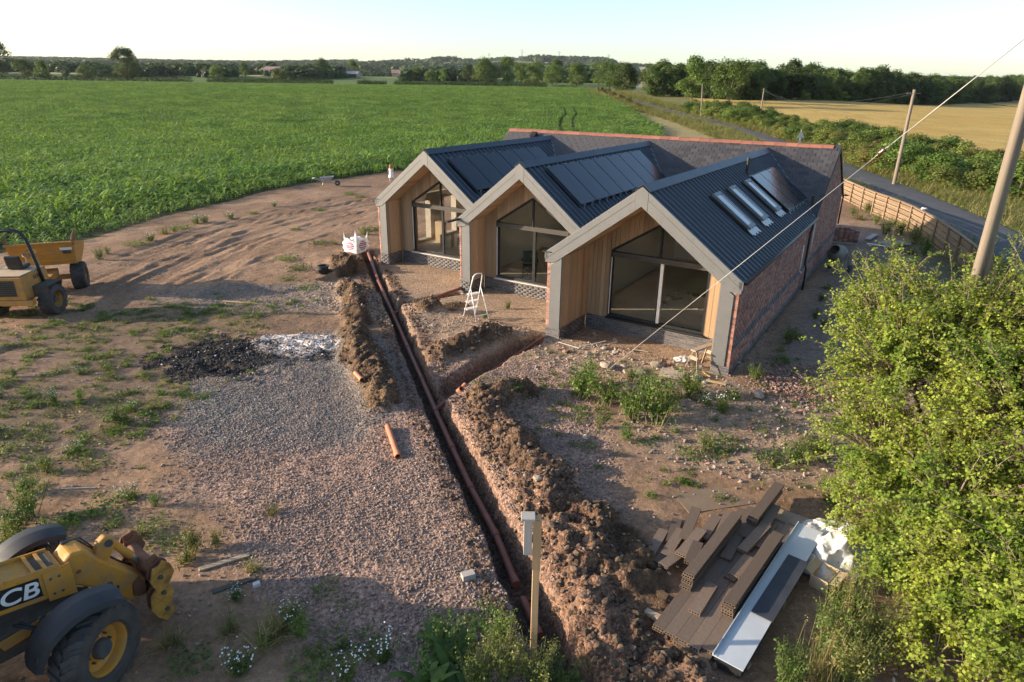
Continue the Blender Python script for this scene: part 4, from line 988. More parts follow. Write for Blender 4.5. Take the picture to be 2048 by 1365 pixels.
# hedges along the far edge of the maize
def hedge(name, pts, wd, ht, n, ls, mat, label, seed):
    rg = np.random.default_rng(seed); c = smooth_line(pts, 6); seg = np.linalg.norm(np.diff(c, axis=0), axis=1); acc = np.concatenate([[0], np.cumsum(seg)]); s = rg.uniform(0, acc[-1], n)
    x = np.interp(s, acc, c[:,0]); y = np.interp(s, acc, c[:,1]); hh = ht*(.75+.5*fbm(x, y, 6, 3, seed)); a = rg.uniform(0, math.pi, n); q = rg.uniform(.55, 1, n)
    P = np.column_stack([x+rg.normal(0,.3,n), y+np.cos(a)*wd*.5*q, T0(x, y)+hh*np.sin(a)*q])
    V, F = leaves(P, ls*rg.uniform(.6,1.4,n), np.column_stack([rg.normal(0,.5,n), np.cos(a), np.sin(a)+.4]), rg)
    o = thing(name, label, 'hedge'); m = link('foliage', np_mesh(name, V, F, mat), o)
    st = MB()
    for k in range(0, len(c), 2): st.tube([(c[k][0], c[k][1], float(T0(c[k][0], c[k][1]))-.2), (c[k][0]+.2, c[k][1], float(T0(c[k][0], c[k][1]))+ht*.7)], .06, 5)
    st.build('stems', M_bark, o)['kind'] = 'stuff'; return o
hedge('field_hedge', [(-330,352),(-250,350),(-190,345),(-158,343)], 2.4, 4.2, 16000, .55, ML_dark, 'long dark hedge at the far left edge of the maize', 1)
hedge('field_hedge', [(-150,342),(-118,341),(-88,339)], 2.2, 3.4, 8000, .5, ML_dark, 'low hedge left of the gap at the far maize edge', 2)
hedge('field_hedge', [(-76,338),(-62,337)], 2.2, 3.2, 2200, .5, ML_dark, 'short stretch of hedge between two gaps at the far maize edge', 3)
hedge('field_hedge', [(-58,337),(-30,334),(0,330),(14,312)], 2.2, 3.2, 9000, .5, ML_dark, 'low hedge at the far maize edge in front of the farm buildings', 4)
hedge('field_hedge', [(16,308),(26,298)], 2.0, 1.8, 1200, .42, ML_mid, 'short hedge at the right end of the far maize edge', 5)
# shrubs of the roadside hedge on the far side of the lane
HEDGE = [(33,50),(33,60),(35.5,75),(37.5,92),(38,108),(37.2,124),(35.5,142),(40,150),(46,140),(49,110),(49,92),(52,80),(58,70),(66,62),(60,44),(47,38),(38,40)]
hk = 0
def hedge_label(k, x, y):
    c_ = {'bush': 'green', 'bush2': 'small green', 'bush3': 'olive green', 'bush4': 'fresh green'}[k]
    p_ = 'near the leaning pole' if y < 58 else 'opposite the road sign' if y < 80 else 'left of the hay field' if y < 110 else 'at the far end by the lane trees'
    q_ = 'on the lane side' if x < 31+.06*y+3 else 'on the field side' if x > 42 else 'in the middle'
    t_ = c_+' hedge shrub '+q_+' '+p_; return t_, t_
for y in np.arange(38, 150, 3.0):
    for x in np.arange(31, 66, 3.0):
        xx, yy = x+random.uniform(-1.1,1.1), y+random.uniform(-1.1,1.1)
        if in_poly(np.array([xx]), np.array([yy]), HEDGE)[0] and xx < .86*yy+6 and not (xx > 45 and yy > 60):
            k = random.choice(['bush','bush2','bush3','bush4','bush4','bush']); s = random.uniform(.72,1.05); hk += 1
            tree('hedge_shrub', k, xx, yy, (s*1.15, s*1.15, s*random.uniform(.55,.85)), *hedge_label(k, xx, yy), cat='shrub')
for (x, y, s) in ((26.5,150,.5),(26.6,163,.55),(26.6,176,.6),(26.4,190,.6),(27,142,.4),(26.8,205,.7),(26.4,218,.7)):
    tree('hedge_shrub', 'bush3', x, y, s, 'low shrub on the verge between the maize and the lane', 'low shrubs on the near verge of the lane', cat='shrub')
print('hedge shrubs', hk)

# single plants beside the tramlines where the far blocks leave room
SX, SY = np.meshgrid(np.arange(0, 20, .34), np.arange(99, 232, .34)); SX = SX.ravel()+rng.normal(0,.06,SX.size); SY = SY.ravel()+rng.normal(0,.06,SY.size)
da = np.minimum(seg_dist(SX, SY, TRAM[0])[0], seg_dist(SX, SY, TRAM[1])[0]); k = (da > .42) & (da < 2.5) & in_poly(SX, SY, MAIZE); SX, SY = SX[k], SY[k]; n = len(SX)
scatter('maize_crop_tramline', np.column_stack([SX, SY, T0(SX, SY)-.02]), np.column_stack([np.zeros(n), np.zeros(n), rng.uniform(0,6.28,n)]), rng.uniform(.85,1.15,n), [maize_plant(130+i) for i in range(4)], rng.integers(0, 4, n), 'maize standing between and beside the dark wheel tracks in the field', 'maize')
# ------------------------------------------------------------ distant woods on the hills
def low_crown(seed, n=130):
    rg = np.random.default_rng(seed); d = rg.normal(size=(n,3)); d /= np.linalg.norm(d, axis=1)[:,None]; d[:,2] = np.abs(d[:,2])
    P = d*np.array([.5,.5,.8])*rg.uniform(.6,1.05,(n,1)); V, F = leaves(P, .26*rg.uniform(.7,1.4,n), d+rg.normal(0,.4,(n,3)), rg); return np_mesh('far_crown', V, F, ML_far)
ML_far = leafmat('far_foliage', (.036,.068,.022), (.062,.098,.034), .2, .01, .40)
fcs = [low_crown(400+i) for i in range(5)]
def far_trees(name, X, Y, s0, s1, label):
    n = len(X); s = rng.uniform(s0, s1, n); scatter(name, np.column_stack([X, Y, T0(X, Y)-.3]), np.column_stack([np.zeros(n), np.zeros(n), rng.uniform(0,6.28,n)]), np.column_stack([s*rng.uniform(.8,1.5,n), s*rng.uniform(.8,1.5,n), s]), fcs, rng.integers(0, 5, n), label)
# wooded ridges on the skyline at the left and behind the right-hand wood
X, Y = pts_in(26000, -2300, 300, 1300, 3000, lambda X, Y: S((fbm(X, Y, 420, 3, 81)+.25*S((-X-350)/700)+.12*S((Y-2300)/500)-.57)/.06)*(Y > 1.05*np.abs(X)))
far_trees('wooded_hills', X, Y, 13, 27, 'blue green woods on the hills along the left skyline')
X, Y = pts_in(9000, 500, 2200, 900, 2800, lambda X, Y: S((fbm(X, Y, 300, 3, 83)+.12-.5)/.1)*(X < .8*Y))
far_trees('wooded_ridge', X, Y, 12, 20, 'hazy woods on the skyline behind the hay field wood')
# hedgerow trees that follow the field boundaries on the hills
X = rng.uniform(-1700, 900, 120000); Y = rng.uniform(460, 2700, 120000); k = np.abs(X) < .85*Y; X, Y = X[k], Y[k]
a = np.mod((X+.35*Y)/210, 1); b = np.mod((Y-.25*X)/(160+.12*Y), 1)
k = ((np.minimum(a, 1-a) < .018) | (np.minimum(b, 1-b) < .02)) & (fbm(X, Y, 60, 2, 85) > .42); X, Y = X[k][:5200], Y[k][:5200]
far_trees('hill_hedgerows', X, Y, 4, 12, 'hedgerows and trees dividing the patchwork fields on the far hills')
X, Y = pts_in(9000, -520, 60, 430, 760, lambda X, Y: S((fbm(X, Y, 45, 3, 87)+.07*S((-X-120)/200)-.58)/.06)*(X > -.85*Y))
far_trees('middle_thickets', X, Y, 4.5, 9.5, 'dark bushes and thickets between the maize hedge and the hills')
# ------------------------------------------------------------ hawthorn at the right and the tree that shades the machine
ML_haw = leafmat('hawthorn_leaf', (.155,.250,.030), (.305,.350,.050), .45, 1.1, .0, .3)
M_twig = plain('twig', (.27,.21,.15), (.18,.14,.10), 8, .9)
def spray_bush(name, seed, lobes, nspray, nleaf, ls, mat, stems, reach=.25):
    rg = np.random.default_rng(seed); L = np.array(lobes, float); wgt = (L[:,3]*L[:,4]+L[:,4]*L[:,5]+L[:,3]*L[:,5]); k = rg.choice(len(L), nspray, p=wgt/wgt.sum())
    d = rg.normal(size=(nspray,3)); d /= np.linalg.norm(d, axis=1)[:,None]; d[:,2] = np.where(d[:,2] < -.25, -d[:,2], d[:,2]); C0 = L[k,:3]; Rr = L[k,3:6]
    f = (.86+reach*rg.uniform(0,1,nspray)**3)[:,None]
    A = C0+d*Rr*.30; E_ = C0+d*Rr*f; mid = (A+E_)/2+np.array([0,0,.16])*rg.uniform(.2,1.2,(nspray,1))
    E_[:,2] -= .10*rg.uniform(0,1,nspray)
    tt = np.linspace(0, 1, 6); path = [((1-t)**2)*A+2*t*(1-t)*mid+t*t*E_ for t in tt]
    nb = NB_(); r0 = .018
    for i in range(5): V, F = tubes3(path[i], path[i+1], np.full(nspray, r0*(1-.17*i)), np.full(nspray, r0*(1-.17*(i+1)))); nb.add(V, F)
    # side shoots
    SA = []; SB = []; P = []; Nn = []
    for j in range(6):
        t = rg.uniform(.35, .98, nspray)[:,None]; p = (1-t)**2*A+2*t*(1-t)*mid+t*t*E_; dd = d+rg.normal(0,.75,(nspray,3)); dd /= np.linalg.norm(dd, axis=1)[:,None]
        ln = rg.uniform(.10,.32,nspray)[:,None]; SA.append(p); SB.append(p+dd*ln)
        m = nleaf//8
        for q in range(m):
            u_ = rg.uniform(.15,1.05,nspray)[:,None]; P.append(p+dd*ln*u_+rg.normal(0,.026,(nspray,3))); Nn.append(dd*.3+d*.5+np.array([0,0,.7])+rg.normal(0,.55,(nspray,3)))
    for q in range(nleaf//4):
        t = (rg.uniform(.25,1,nspray)**.7)[:,None]; P.append((1-t)**2*A+2*t*(1-t)*mid+t*t*E_+rg.normal(0,.04,(nspray,3))); Nn.append(d*.5+np.array([0,0,.7])+rg.normal(0,.55,(nspray,3)))
    V, F = tubes3(np.concatenate(SA), np.concatenate(SB), np.full(len(SA)*nspray, .006), np.full(len(SA)*nspray, .002)); nb.add(V, F)
    P = np.concatenate(P); Nn = np.concatenate(Nn); V, F = leaves(P, ls*rg.uniform(.6,1.3,len(P)), Nn, rg, .8)
    st = MB()
    for s_ in stems: st.tube(s_[0], s_[1], 7, rads=[s_[1]*(1-.75*i/(len(s_[0])-1)) for i in range(len(s_[0]))])
    return np_mesh('crown', V, F, mat), nb.mesh('twigs', M_twig), st.mesh('trunk')
HAW = [(7.7,10.4,2.5,1.5,1.4,1.75),(6.7,10.3,2.2,1.15,1.0,1.7),(6.2,9.5,1.25,.95,1.0,1.0),(6.5,8.1,1.2,1.05,1.1,1.15),(7.6,8.7,2.3,1.3,1.1,1.45),(8.9,9.6,2.6,1.6,1.6,1.9),(7.2,6.9,1.1,1.25,1.0,1.25),(6.0,7.0,.55,.75,.8,.7),(8.3,7.2,1.9,1.3,1.2,1.5),(6.4,6.0,.9,1.0,.8,1.0),(7.6,5.6,1.3,1.2,.9,1.3),(6.9,9.0,1.0,1.2,1.2,1.1),(5.7,8.0,.5,.55,.8,.55),(6.2,7.4,.8,.8,.9,.85),(7.0,8.0,.7,1.2,1.2,.9),(7.8,6.6,.8,1.3,1.2,1.0),(6.9,5.2,.6,.9,.7,.8),(6.1,7.2,.6,.85,.8,.75),(5.9,6.2,.55,.8,.7,.75),(5.35,6.2,.35,.55,.55,.5),(5.7,7.9,.4,.5,.6,.5),(6.8,6.4,1.0,.9,.8,.9),(5.9,9.0,.7,.6,.8,.8),(9.3,8.2,2.0,1.4,1.4,1.7),(6.7,11.4,3.1,.8,.8,1.0)]
stems = [([(7.4,9.4,0),(7.3,9.6,.9),(6.9,10,2.0),(6.6,10.3,3.2)], .075), ([(7.6,9.2,0),(7.8,9.5,1.2),(8.2,9.9,2.6),(8.6,9.9,3.6)], .08), ([(7.5,9.1,0),(7.2,8.5,.8),(6.8,8.0,1.6)], .06), ([(7.5,9.3,0),(6.9,9.4,.7),(6.2,9.5,1.5)], .06), ([(7.6,9.1,0),(7.7,8.2,1.1),(7.9,7.4,2.0)], .06), ([(7.6,9.4,0),(7.7,9.9,1.6),(7.6,10.4,3.2)], .07)]
cm, tw, tm = spray_bush('hawthorn', 11, HAW, 3400, 96, .048, ML_haw, stems, .75)
tm.materials.append(M_bark)
ho = thing('hawthorn', 'large bright yellow green hawthorn filling the right edge of the picture', 'tree', (7.5, 9.3, h1(7.5, 9.3)))
for nm, me in (('trunk', tm), ('twigs', tw), ('crown', cm)):
    o = link(nm, me, ho); o.location = (-7.5, -9.3, -h1(7.5,9.3)+.05)
    if nm == 'twigs': o['kind'] = 'stuff'
tree('shade_tree', 'oak1', -16.6, 4.6, (.56,.56,.265), 'broad low tree left of the yellow telehandler throwing shade across the foreground', cat='tree')
# ------------------------------------------------------------ weeds
ML_weed = leafmat('weed_leaf', (.080,.150,.024), (.140,.195,.040), .32, 2.5, .25, .3); ML_weedy = leafmat('pale_weed_leaf', (.125,.165,.035), (.20,.205,.055), .34, 2.5, .2, .3)
ML_dock = leafmat('dock_leaf', (.060,.120,.024), (.100,.160,.034), .3, 2.5, .2, .35); ML_grass = leafmat('grass_blade', (.095,.145,.030), (.20,.19,.065), .3, 2.0, .3, .2); ML_straw = leafmat('dry_grass_blade', (.36,.29,.13), (.28,.22,.10), .25, 2.0, .2, .2)
M_petal = plain('daisy_petal', (.80,.80,.76), (.74,.73,.68), 20, .7); M_stem = plain('plant_stem', (.10,.13,.04), (.15,.14,.06), 12, .8)
def fat_hen(seed, h=.55, ns=22, spread=.34, lf=26, ls=.056, mat=None):
    rg = np.random.default_rng(seed); nb = NB_(); a = rg.uniform(0,6.28,ns); lean = rg.uniform(.05,.75,ns)*spread; B0 = np.column_stack([rg.normal(0,.05,ns), rg.normal(0,.05,ns), np.zeros(ns)]); hh = h*rg.uniform(.55,1.08,ns)
    Tp = B0+np.column_stack([np.cos(a)*lean, np.sin(a)*lean, hh]); V, F = tubes3(B0, Tp, np.full(ns,.007), np.full(ns,.003)); nb.add(V, F, 1)
    n = ns*lf; k = np.repeat(np.arange(ns), lf); t = rg.uniform(.22,1.03,n)**.8; P = B0[k]+(Tp-B0)[k]*t[:,None]; az = rg.uniform(0,6.28,n); out = np.column_stack([np.cos(az), np.sin(az), rg.uniform(-.1,.5,n)]); s = ls*rg.uniform(.6,1.3,n)*(1.25-.6*t)
    P = P+out*(s*.6+.02)[:,None]; V, F = leaves(P, s, np.array([0,0,.8])+out*.4+rg.normal(0,.45,(n,3)), rg, .5); nb.add(V, F, 0)
    return nb.mesh('foliage', [mat or ML_weed, M_stem])
def tuft(seed, n=90, h=.38, w=.012, mats=None, spread=.12):
    rg = np.random.default_rng(seed); nb = NB_(); B0 = np.column_stack([rg.normal(0,spread*.5,n), rg.normal(0,spread*.5,n), np.zeros(n)]); V, F = strips(B0, rg.uniform(0,6.28,n), rg.uniform(.8,1.5,n), h*rg.uniform(.5,1.15,n), w*rg.uniform(.6,1.3,n), rg.uniform(.3,1.6,n), 3, rg, lambda t: 1-t*.9); k = int(n*.75)*3
    nb.add(V, F[:k], 0); nb.V.append(np.zeros((0,3))); nb.F.append(F[k:]); nb.M.append(np.full(len(F)-k, 1, np.int32)); return nb.mesh('blades', mats or [ML_grass, ML_straw])
def daisy(seed, h=.36, ns=34):
    rg = np.random.default_rng(seed); nb = NB_(); a = rg.uniform(0,6.28,ns); r = rg.uniform(0,.30,ns); B0 = np.column_stack([np.cos(a)*r*.35, np.sin(a)*r*.35, np.zeros(ns)]); Tp = np.column_stack([np.cos(a)*r, np.sin(a)*r, h*rg.uniform(.6,1.1,ns)]); V, F = tubes3(B0, Tp, np.full(ns,.004), np.full(ns,.002)); nb.add(V, F, 1)
    n = ns*16; k = np.repeat(np.arange(ns), 16); t = rg.uniform(.1,.92,n); P = B0[k]+(Tp-B0)[k]*t[:,None]+rg.normal(0,.03,(n,3)); V, F = leaves(P, .045*rg.uniform(.5,1.3,n), np.array([0,0,.6])+rg.normal(0,.7,(n,3)), rg, .3); nb.add(V, F, 0)
    m = int(ns*1.2); k = rg.integers(0, ns, m); P = Tp[k]+rg.normal(0,.035,(m,3)); nrm = np.array([-.25,0,1.])+rg.normal(0,.25,(m,3)); V, F = leaves(P, .025*rg.uniform(.7,1.2,m), nrm, rg, 1.0); nb.add(V, F, 2); V, F = leaves(P+.002, .025*rg.uniform(.7,1.2,m), nrm, rg, 1.0); nb.add(V, F, 2)
    return nb.mesh('foliage', [ML_weed, M_stem, M_petal])
def lowplant(seed, n=150, r=.26, h=.10, mat=None):
    rg = np.random.default_rng(seed); a = rg.uniform(0,6.28,n); q = r*np.sqrt(rg.uniform(0,1,n))*(.5+.5*np.cos(a*2+rg.uniform(0,6))**2+.3); P = np.column_stack([np.cos(a)*q, np.sin(a)*q, rg.uniform(.01,h,n)]); V, F = leaves(P, .055*rg.uniform(.5,1.3,n), np.array([0,0,1.])+rg.normal(0,.45,(n,3)), rg, .5); nb = NB_(); nb.add(V, F); k = min(40, n); V, F = strips(np.column_stack([P[:k,0]*.6, P[:k,1]*.6, np.zeros(k)]), rg.uniform(0,6.28,k), rg.uniform(.5,1.4,k), rg.uniform(.08,.2,k), np.full(k,.009), rg.uniform(.4,1.5,k), 2, rg, lambda t: 1-t*.9); nb.add(V, F); return nb.mesh('foliage', mat or ML_weed)
def dock(seed):
    rg = np.random.default_rng(seed); nb = NB_(); n = 26; B0 = np.column_stack([rg.normal(0,.09,n), rg.normal(0,.09,n), np.zeros(n)]); V, F = strips(B0, rg.uniform(0,6.28,n), rg.uniform(.6,1.35,n), rg.uniform(.3,.55,n), rg.uniform(.08,.14,n), rg.uniform(.8,2.0,n), 5, rg); nb.add(V, F); ns = 5; A = np.column_stack([rg.normal(0,.05,ns), rg.normal(0,.05,ns), np.zeros(ns)]); Tp = A+np.column_stack([rg.normal(0,.12,ns), rg.normal(0,.12,ns), rg.uniform(.5,.75,ns)]); V, F = tubes3(A, Tp, np.full(ns,.009), np.full(ns,.004)); nb.add(V, F)
    m = ns*26; k = np.repeat(np.arange(ns), 26); t = rg.uniform(.3,1,m); P = A[k]+(Tp-A)[k]*t[:,None]+rg.normal(0,.035,(m,3)); V, F = leaves(P, .06*rg.uniform(.5,1.3,m), rg.normal(0,1,(m,3))+np.array([0,0,.6]), rg, .5); nb.add(V, F); return nb.mesh('foliage', ML_dock)
def tallgrass(seed):
    rg = np.random.default_rng(seed); nb = NB_(); n = 160; B0 = np.column_stack([rg.normal(0,.18,n), rg.normal(0,.18,n), np.zeros(n)]); V, F = strips(B0, rg.uniform(0,6.28,n), rg.uniform(1.0,1.5,n), rg.uniform(.35,.95,n), rg.uniform(.008,.016,n), rg.uniform(.2,1.2,n), 4, rg, lambda t: 1-t*.85); nb.add(V, F, 0)
    m = 22; B0 = np.column_stack([rg.normal(0,.2,m), rg.normal(0,.2,m), np.zeros(m)]); a = rg.uniform(0,6.28,m); hh = rg.uniform(.7,1.15,m); Tp = B0+np.column_stack([np.cos(a)*.15, np.sin(a)*.15, hh]); V, F = tubes3(B0, Tp, np.full(m,.004), np.full(m,.003)); nb.add(V, F, 1); P = np.repeat(Tp, 14, 0)+rg.normal(0,1,(m*14,3))*np.array([.025,.025,.07]); V, F = leaves(P, .03, rg.normal(0,1,(m*14,3)), rg, .4); nb.add(V, F, 1); return nb.mesh('blades', [ML_grass, ML_straw])
WK = {'fat': [fat_hen(500+i) for i in range(3)]+[fat_hen(503, mat=ML_weedy)], 'bigfat': [fat_hen(510+i, 1.0, 34, .62, 34, .055, ML_weedy) for i in range(3)], 'tuft': [tuft(520+i) for i in range(3)], 'daisy': [daisy(530+i) for i in range(3)], 'low': [lowplant(540+i) for i in range(3)]+[lowplant(543, mat=ML_weedy), lowplant(544, 110, .3, .07, ML_grass)], 'dock': [dock(550+i) for i in range(2)], 'grass': [tallgrass(560+i) for i in range(3)]}
KN = {'fat': ('weed', 'leafy upright green weed'), 'bigfat': ('weed', 'tall bushy pale green weed'), 'tuft': ('grass_tuft', 'tuft of thin grass'), 'daisy': ('daisy_plant', 'clump of white flowered mayweed'), 'low': ('low_weed', 'flat patch of small green weed'), 'dock': ('dock_plant', 'broad leaved green dock plant'), 'grass': ('tall_grass', 'tall clump of seeding grass')}
AR = {'big': 'in front of the right hand gable', 'yard': 'along the shaded right hand side of the house', 'left': 'on the dirt left of the gravel', 'bottom': 'along the bottom edge left of the post', 'rut': 'beside the wheel ruts near the maize', 'ladder': 'near the white stepladder', 'right': 'between the stacked boards and the hawthorn', 'fence': 'at the foot of the curved fence'}
WEEDS = {
 'big': [(1.65,14.08,'fat',1.0),(2.20,13.71,'fat',0.9),(1.96,14.79,'fat',0.75),(2.75,13.85,'tuft',0.9),(2.78,12.99,'fat',0.95),(3.21,12.89,'fat',1.05),(3.56,13.50,'fat',0.85),(3.21,14.13,'fat',0.8),(4.24,14.16,'fat',0.85),(4.56,14.44,'tuft',0.8),(3.02,15.03,'fat',0.5),(4.84,13.53,'daisy',0.8),(5.29,14.06,'daisy',0.7),(4.62,13.78,'daisy',0.55),(6.16,15.22,'fat',0.5),(3.67,11.63,'low',0.9),(4.01,11.74,'fat',0.45),(4.48,11.95,'low',0.9),(4.18,11.61,'low',0.8),(5.22,11.38,'low',1.0),(5.69,11.30,'fat',0.6),(6.18,11.50,'fat',0.7),(6.56,11.90,'low',1),(1.54,12.96,'low',0.6),(1.95,12.63,'fat',0.35),(2.47,12.10,'fat',0.4),(2.82,12.01,'low',0.6),(3.55,12.45,'daisy',0.35),(6.11,13.20,'low',0.5),(2.12,13.09,'low',0.5)],
 'yard': [(8.09,17.88,'fat',0.75),(8.55,18.30,'tuft',0.9),(7.44,16.55,'low',0.9),(9.86,20.14,'fat',0.55),(9.78,19.20,'fat',0.5),(11.80,23.59,'tuft',0.8),(10.85,22.03,'fat',0.45),(10.69,20.18,'fat',0.6),(10.79,19.70,'tuft',0.8),(7.65,17.28,'tuft',0.7)],
 'left': [(-8.28,8.96,'fat',0.8),(-8.27,9.37,'fat',0.75),(-7.88,8.35,'fat',0.8),(-7.58,8.78,'fat',0.6),(-8.82,10.03,'fat',0.6),(-10.61,13.60,'daisy',0.6),(-9.90,13.12,'low',1),(-10.12,13.74,'fat',0.45),(-8.58,12.57,'fat',0.65),(-8.63,13.27,'daisy',0.6),(-9.37,13.76,'low',0.8),(-8.64,12.13,'low',0.9),(-11.96,13.69,'daisy',0.5),(-12.50,14.93,'fat',0.4),(-10.98,15.14,'daisy',0.45),(-10.24,11.48,'low',1),(-10.05,12.09,'low',0.8),(-8.78,11.42,'daisy',0.55),(-8.90,10.77,'fat',0.5),(-8.11,10.97,'low',0.8),(-6.85,9.91,'daisy',0.6),(-7.12,9.68,'low',1),(-6.29,9.70,'fat',0.4),(-8.05,14.07,'low',0.5),(-8.39,13.79,'low',0.6),(-7.28,14.09,'low',0.6),(-4.14,9.53,'tuft',0.6),(-5.04,8.52,'fat',0.6),(-4.77,8.65,'fat',0.4),(-5.05,8.28,'tuft',0.8),(-3.95,8.08,'tuft',0.6),(-6.00,9.14,'low',0.9),(-7.54,9.11,'low',1),(-6.11,8.87,'tuft',0.7),(-5.61,8.69,'low',0.7)],
 'bottom': [(-3.97,7.45,'daisy',0.45),(-2.98,7.08,'daisy',0.6),(-3.10,6.81,'tuft',1),(-2.82,6.77,'fat',0.5),(-3.25,6.64,'tuft',1.0),(-1.60,6.42,'daisy',0.7),(-2.06,6.14,'daisy',0.65),(-3.39,6.16,'daisy',0.75),(-0.91,6.68,'dock',0.9),(-0.62,6.36,'dock',1.0),(-1.05,6.20,'dock',0.9),(-2.72,7.67,'low',0.6),(-2.36,7.38,'low',0.5),(-0.33,7.13,'low',0.7),(-2.36,6.57,'low',0.9),(-1.98,6.66,'low',0.8),(-3.81,6.89,'tuft',0.7),(-4.09,6.30,'low',0.8),(-0.04,6.17,'bigfat',.9),(0.36,6.06,'bigfat',0.8),(-0.35,6.03,'bigfat',0.8),(0.68,6.18,'fat',0.9),(-0.20,7.41,'low',0.5),(-0.88,7.03,'low',0.7),(-4.50,6.62,'tuft',0.7),(-2.53,6.25,'low',0.8),(-0.11,6.82,'fat',0.7)],
 'rut': [(-17.24,26.58,'fat',0.6),(-17.43,27.43,'fat',0.5),(-17.17,29.14,'low',1.3),(-16.97,30.07,'daisy',0.8),(-16.98,31.49,'tuft',1.2),(-16.78,32.09,'daisy',0.8),(-16.69,32.94,'low',1.3),(-16.70,34.36,'daisy',1.0),(-16.43,34.65,'daisy',0.9),(-15.52,35.69,'daisy',0.8),(-14.33,39.40,'daisy',0.7),(-14.87,37.23,'low',1.0),(-8.96,29.81,'low',1.2),(-8.27,29.85,'tuft',0.8),(-7.36,32.08,'daisy',1.0),(-7.18,33.05,'low',1.3),(-9.55,26.98,'low',1.3),(-8.54,25.42,'low',1.2),(-8.48,23.98,'low',1),(-7.44,22.72,'low',1),(-7.83,30.93,'low',1),(-11.13,33.05,'low',0.8),(-11.45,38.77,'low',1),(-11.02,44.48,'low',1.2),(-10.13,43.50,'low',1)],
 'ladder': [(-0.17,21.18,'fat',0.45),(-0.86,20.11,'fat',0.35)],
 'right': [(4.25,6.45,'grass',.9),(4.6,6.9,'grass',1.0),(3.95,6.15,'grass',.9),(3.53,6.14,'fat',0.8),(4.21,6.49,'fat',1),(3.4,5.96,'fat',0.6),(4.71,7.11,'fat',0.9),(4.95,7.49,'low',0.7),(4.76,6.57,'bigfat',1),(4.27,6.08,'bigfat',0.9),(4.91,7.50,'grass',0.8),(5.97,9.97,'low',1),(5.87,10.36,'fat',0.5),(4.5,6.9,'fat',0.7)],
 'fence': [(20.01,37.84,'tuft',2),(20.14,36.39,'fat',1.3),(19.29,33.72,'fat',1.5),(20.10,33.77,'fat',1.6),(19.56,31.45,'fat',1.6),(17.98,30.33,'tuft',1.8),(18.85,29.40,'fat',1.6),(21.71,40.35,'fat',1.2),(20.34,39.42,'fat',1.1),(18.14,29.36,'tuft',1.8)]}
for ar, L in WEEDS.items():
    for (x, y, kd, s) in L:
        nm, lb = KN[kd]; o = thing(nm, lb+' '+AR[ar], 'weed' if kd not in ('tuft','grass') else 'grass', (x, y, h1(x, y)-.02), random.uniform(0,6.28), lb+' '+AR[ar])
        s *= .75 if kd == 'grass' else 1.0 if ar == 'fence' or kd in ('bigfat', 'dock') else 1.75 if ar == 'big' and kd == 'fat' else 1.4; o.scale = (s*random.uniform(.9,1.15),)*2+(s*random.uniform(.85,1.15),)
        me = random.choice(WK[kd]); link(me.name.split('.')[0], me, o)
# short ground cover on the dirt and verges
sprig = [lowplant(570+i, 26, .12, .05) for i in range(3)]+[lowplant(574, 22, .12, .04, ML_weedy)]+[tuft(575+i, 22, .13, .008) for i in range(2)]
X, Y = pts_in(30000, -17, -3.5, 6, 22, lambda X, Y: .10*np.clip(masks(X, Y)['moss']*1.1+.10*S((-6-X)/2), 0, 1)*(1-masks(X,Y)['char']))
n = len(X); scatter('moss_weeds', np.column_stack([X, Y, hz(X, Y)-.005]), np.column_stack([np.zeros(n), np.zeros(n), rng.uniform(0,6.28,n)]), rng.uniform(.5,1.5,n), sprig, rng.integers(0, 6, n), 'thin green ground cover over the bare dirt at the left')
vgt = [tuft(580+i, 60, .5, .02, [ML_grass, ML_straw], .4) for i in range(4)]
X, Y = pts_in(26000, 17, 38, 22, 230, lambda X, Y: np.where(Y < 110, 1.0, .55)*S((seg_dist(X, Y, ROAD)[0]-2.0)/.3)*(1-S((seg_dist(X, Y, ROAD)[0]-5.5)/2.0))*np.where(Y < 53, X > np.interp(Y, [22,25,29,33,39,46,53], [16.9,18.4,19.9,20.9,22.0,22.8,23.8]), True))
n = len(X); k = hz(X, Y); scatter('verge_grass', np.column_stack([X, Y, k]), np.column_stack([np.zeros(n), np.zeros(n), rng.uniform(0,6.28,n)]), rng.uniform(.6,1.6,n)*(1+.004*Y), vgt, rng.integers(0, 4, n), 'rough green and straw coloured grass on the lane verges')
X, Y = pts_in(7000, -1, 8, 10, 17, lambda X, Y: .04+.10*S((fbm(X,Y,1.2,2,95)-.52)/.1))
k = (masks(X, Y)['trench'] < .1) & ~masks(X, Y)['house'] & (masks(X, Y)['red'] < .3); X, Y = X[k], Y[k]; n = len(X); scatter('yard_sprigs', np.column_stack([X, Y, hz(X, Y)-.005]), np.column_stack([np.zeros(n), np.zeros(n), rng.uniform(0,6.28,n)]), rng.uniform(.4,1.1,n), sprig, rng.integers(0, 6, n), 'tiny green sprigs on the rubble before the right gable')
# ------------------------------------------------------------ object materials
M_clay = plain('clay_pipe', (.24,.092,.060), (.19,.075,.05), 3, .55, spec=.45); M_pipe = plain('orange_pipe', (.50,.20,.10), (.43,.165,.085), 3, .5, spec=.45)
def paint(name, a, dirt, amt=.5, rough=.5):
    t = NT(name); co = t.coord(); c = t.ramp(t.noise(3, 4, .6, co), a, tuple(x*.85 for x in a), .3, .7)
    c = t.mix(t.ramp(t.noise(5, 6, .7, co), 0.0, amt, .42, .66), c, dirt); c = t.mix(t.ramp(t.noise(16, 5, .7, co), 0.0, .75, .60, .70), c, (.13,.065,.035))
    return t.fin(c, t.ramp(t.noise(6, 4, .6, co), rough, .85), 0, t.bump(t.noise(40, 3, .6, co), .08, .01), .4)
M_yel = paint('yellow_paint', (.55,.250,.026), (.30,.19,.095), .8); M_yeld = paint('worn_yellow_paint', (.50,.235,.035), (.27,.175,.095), .95)
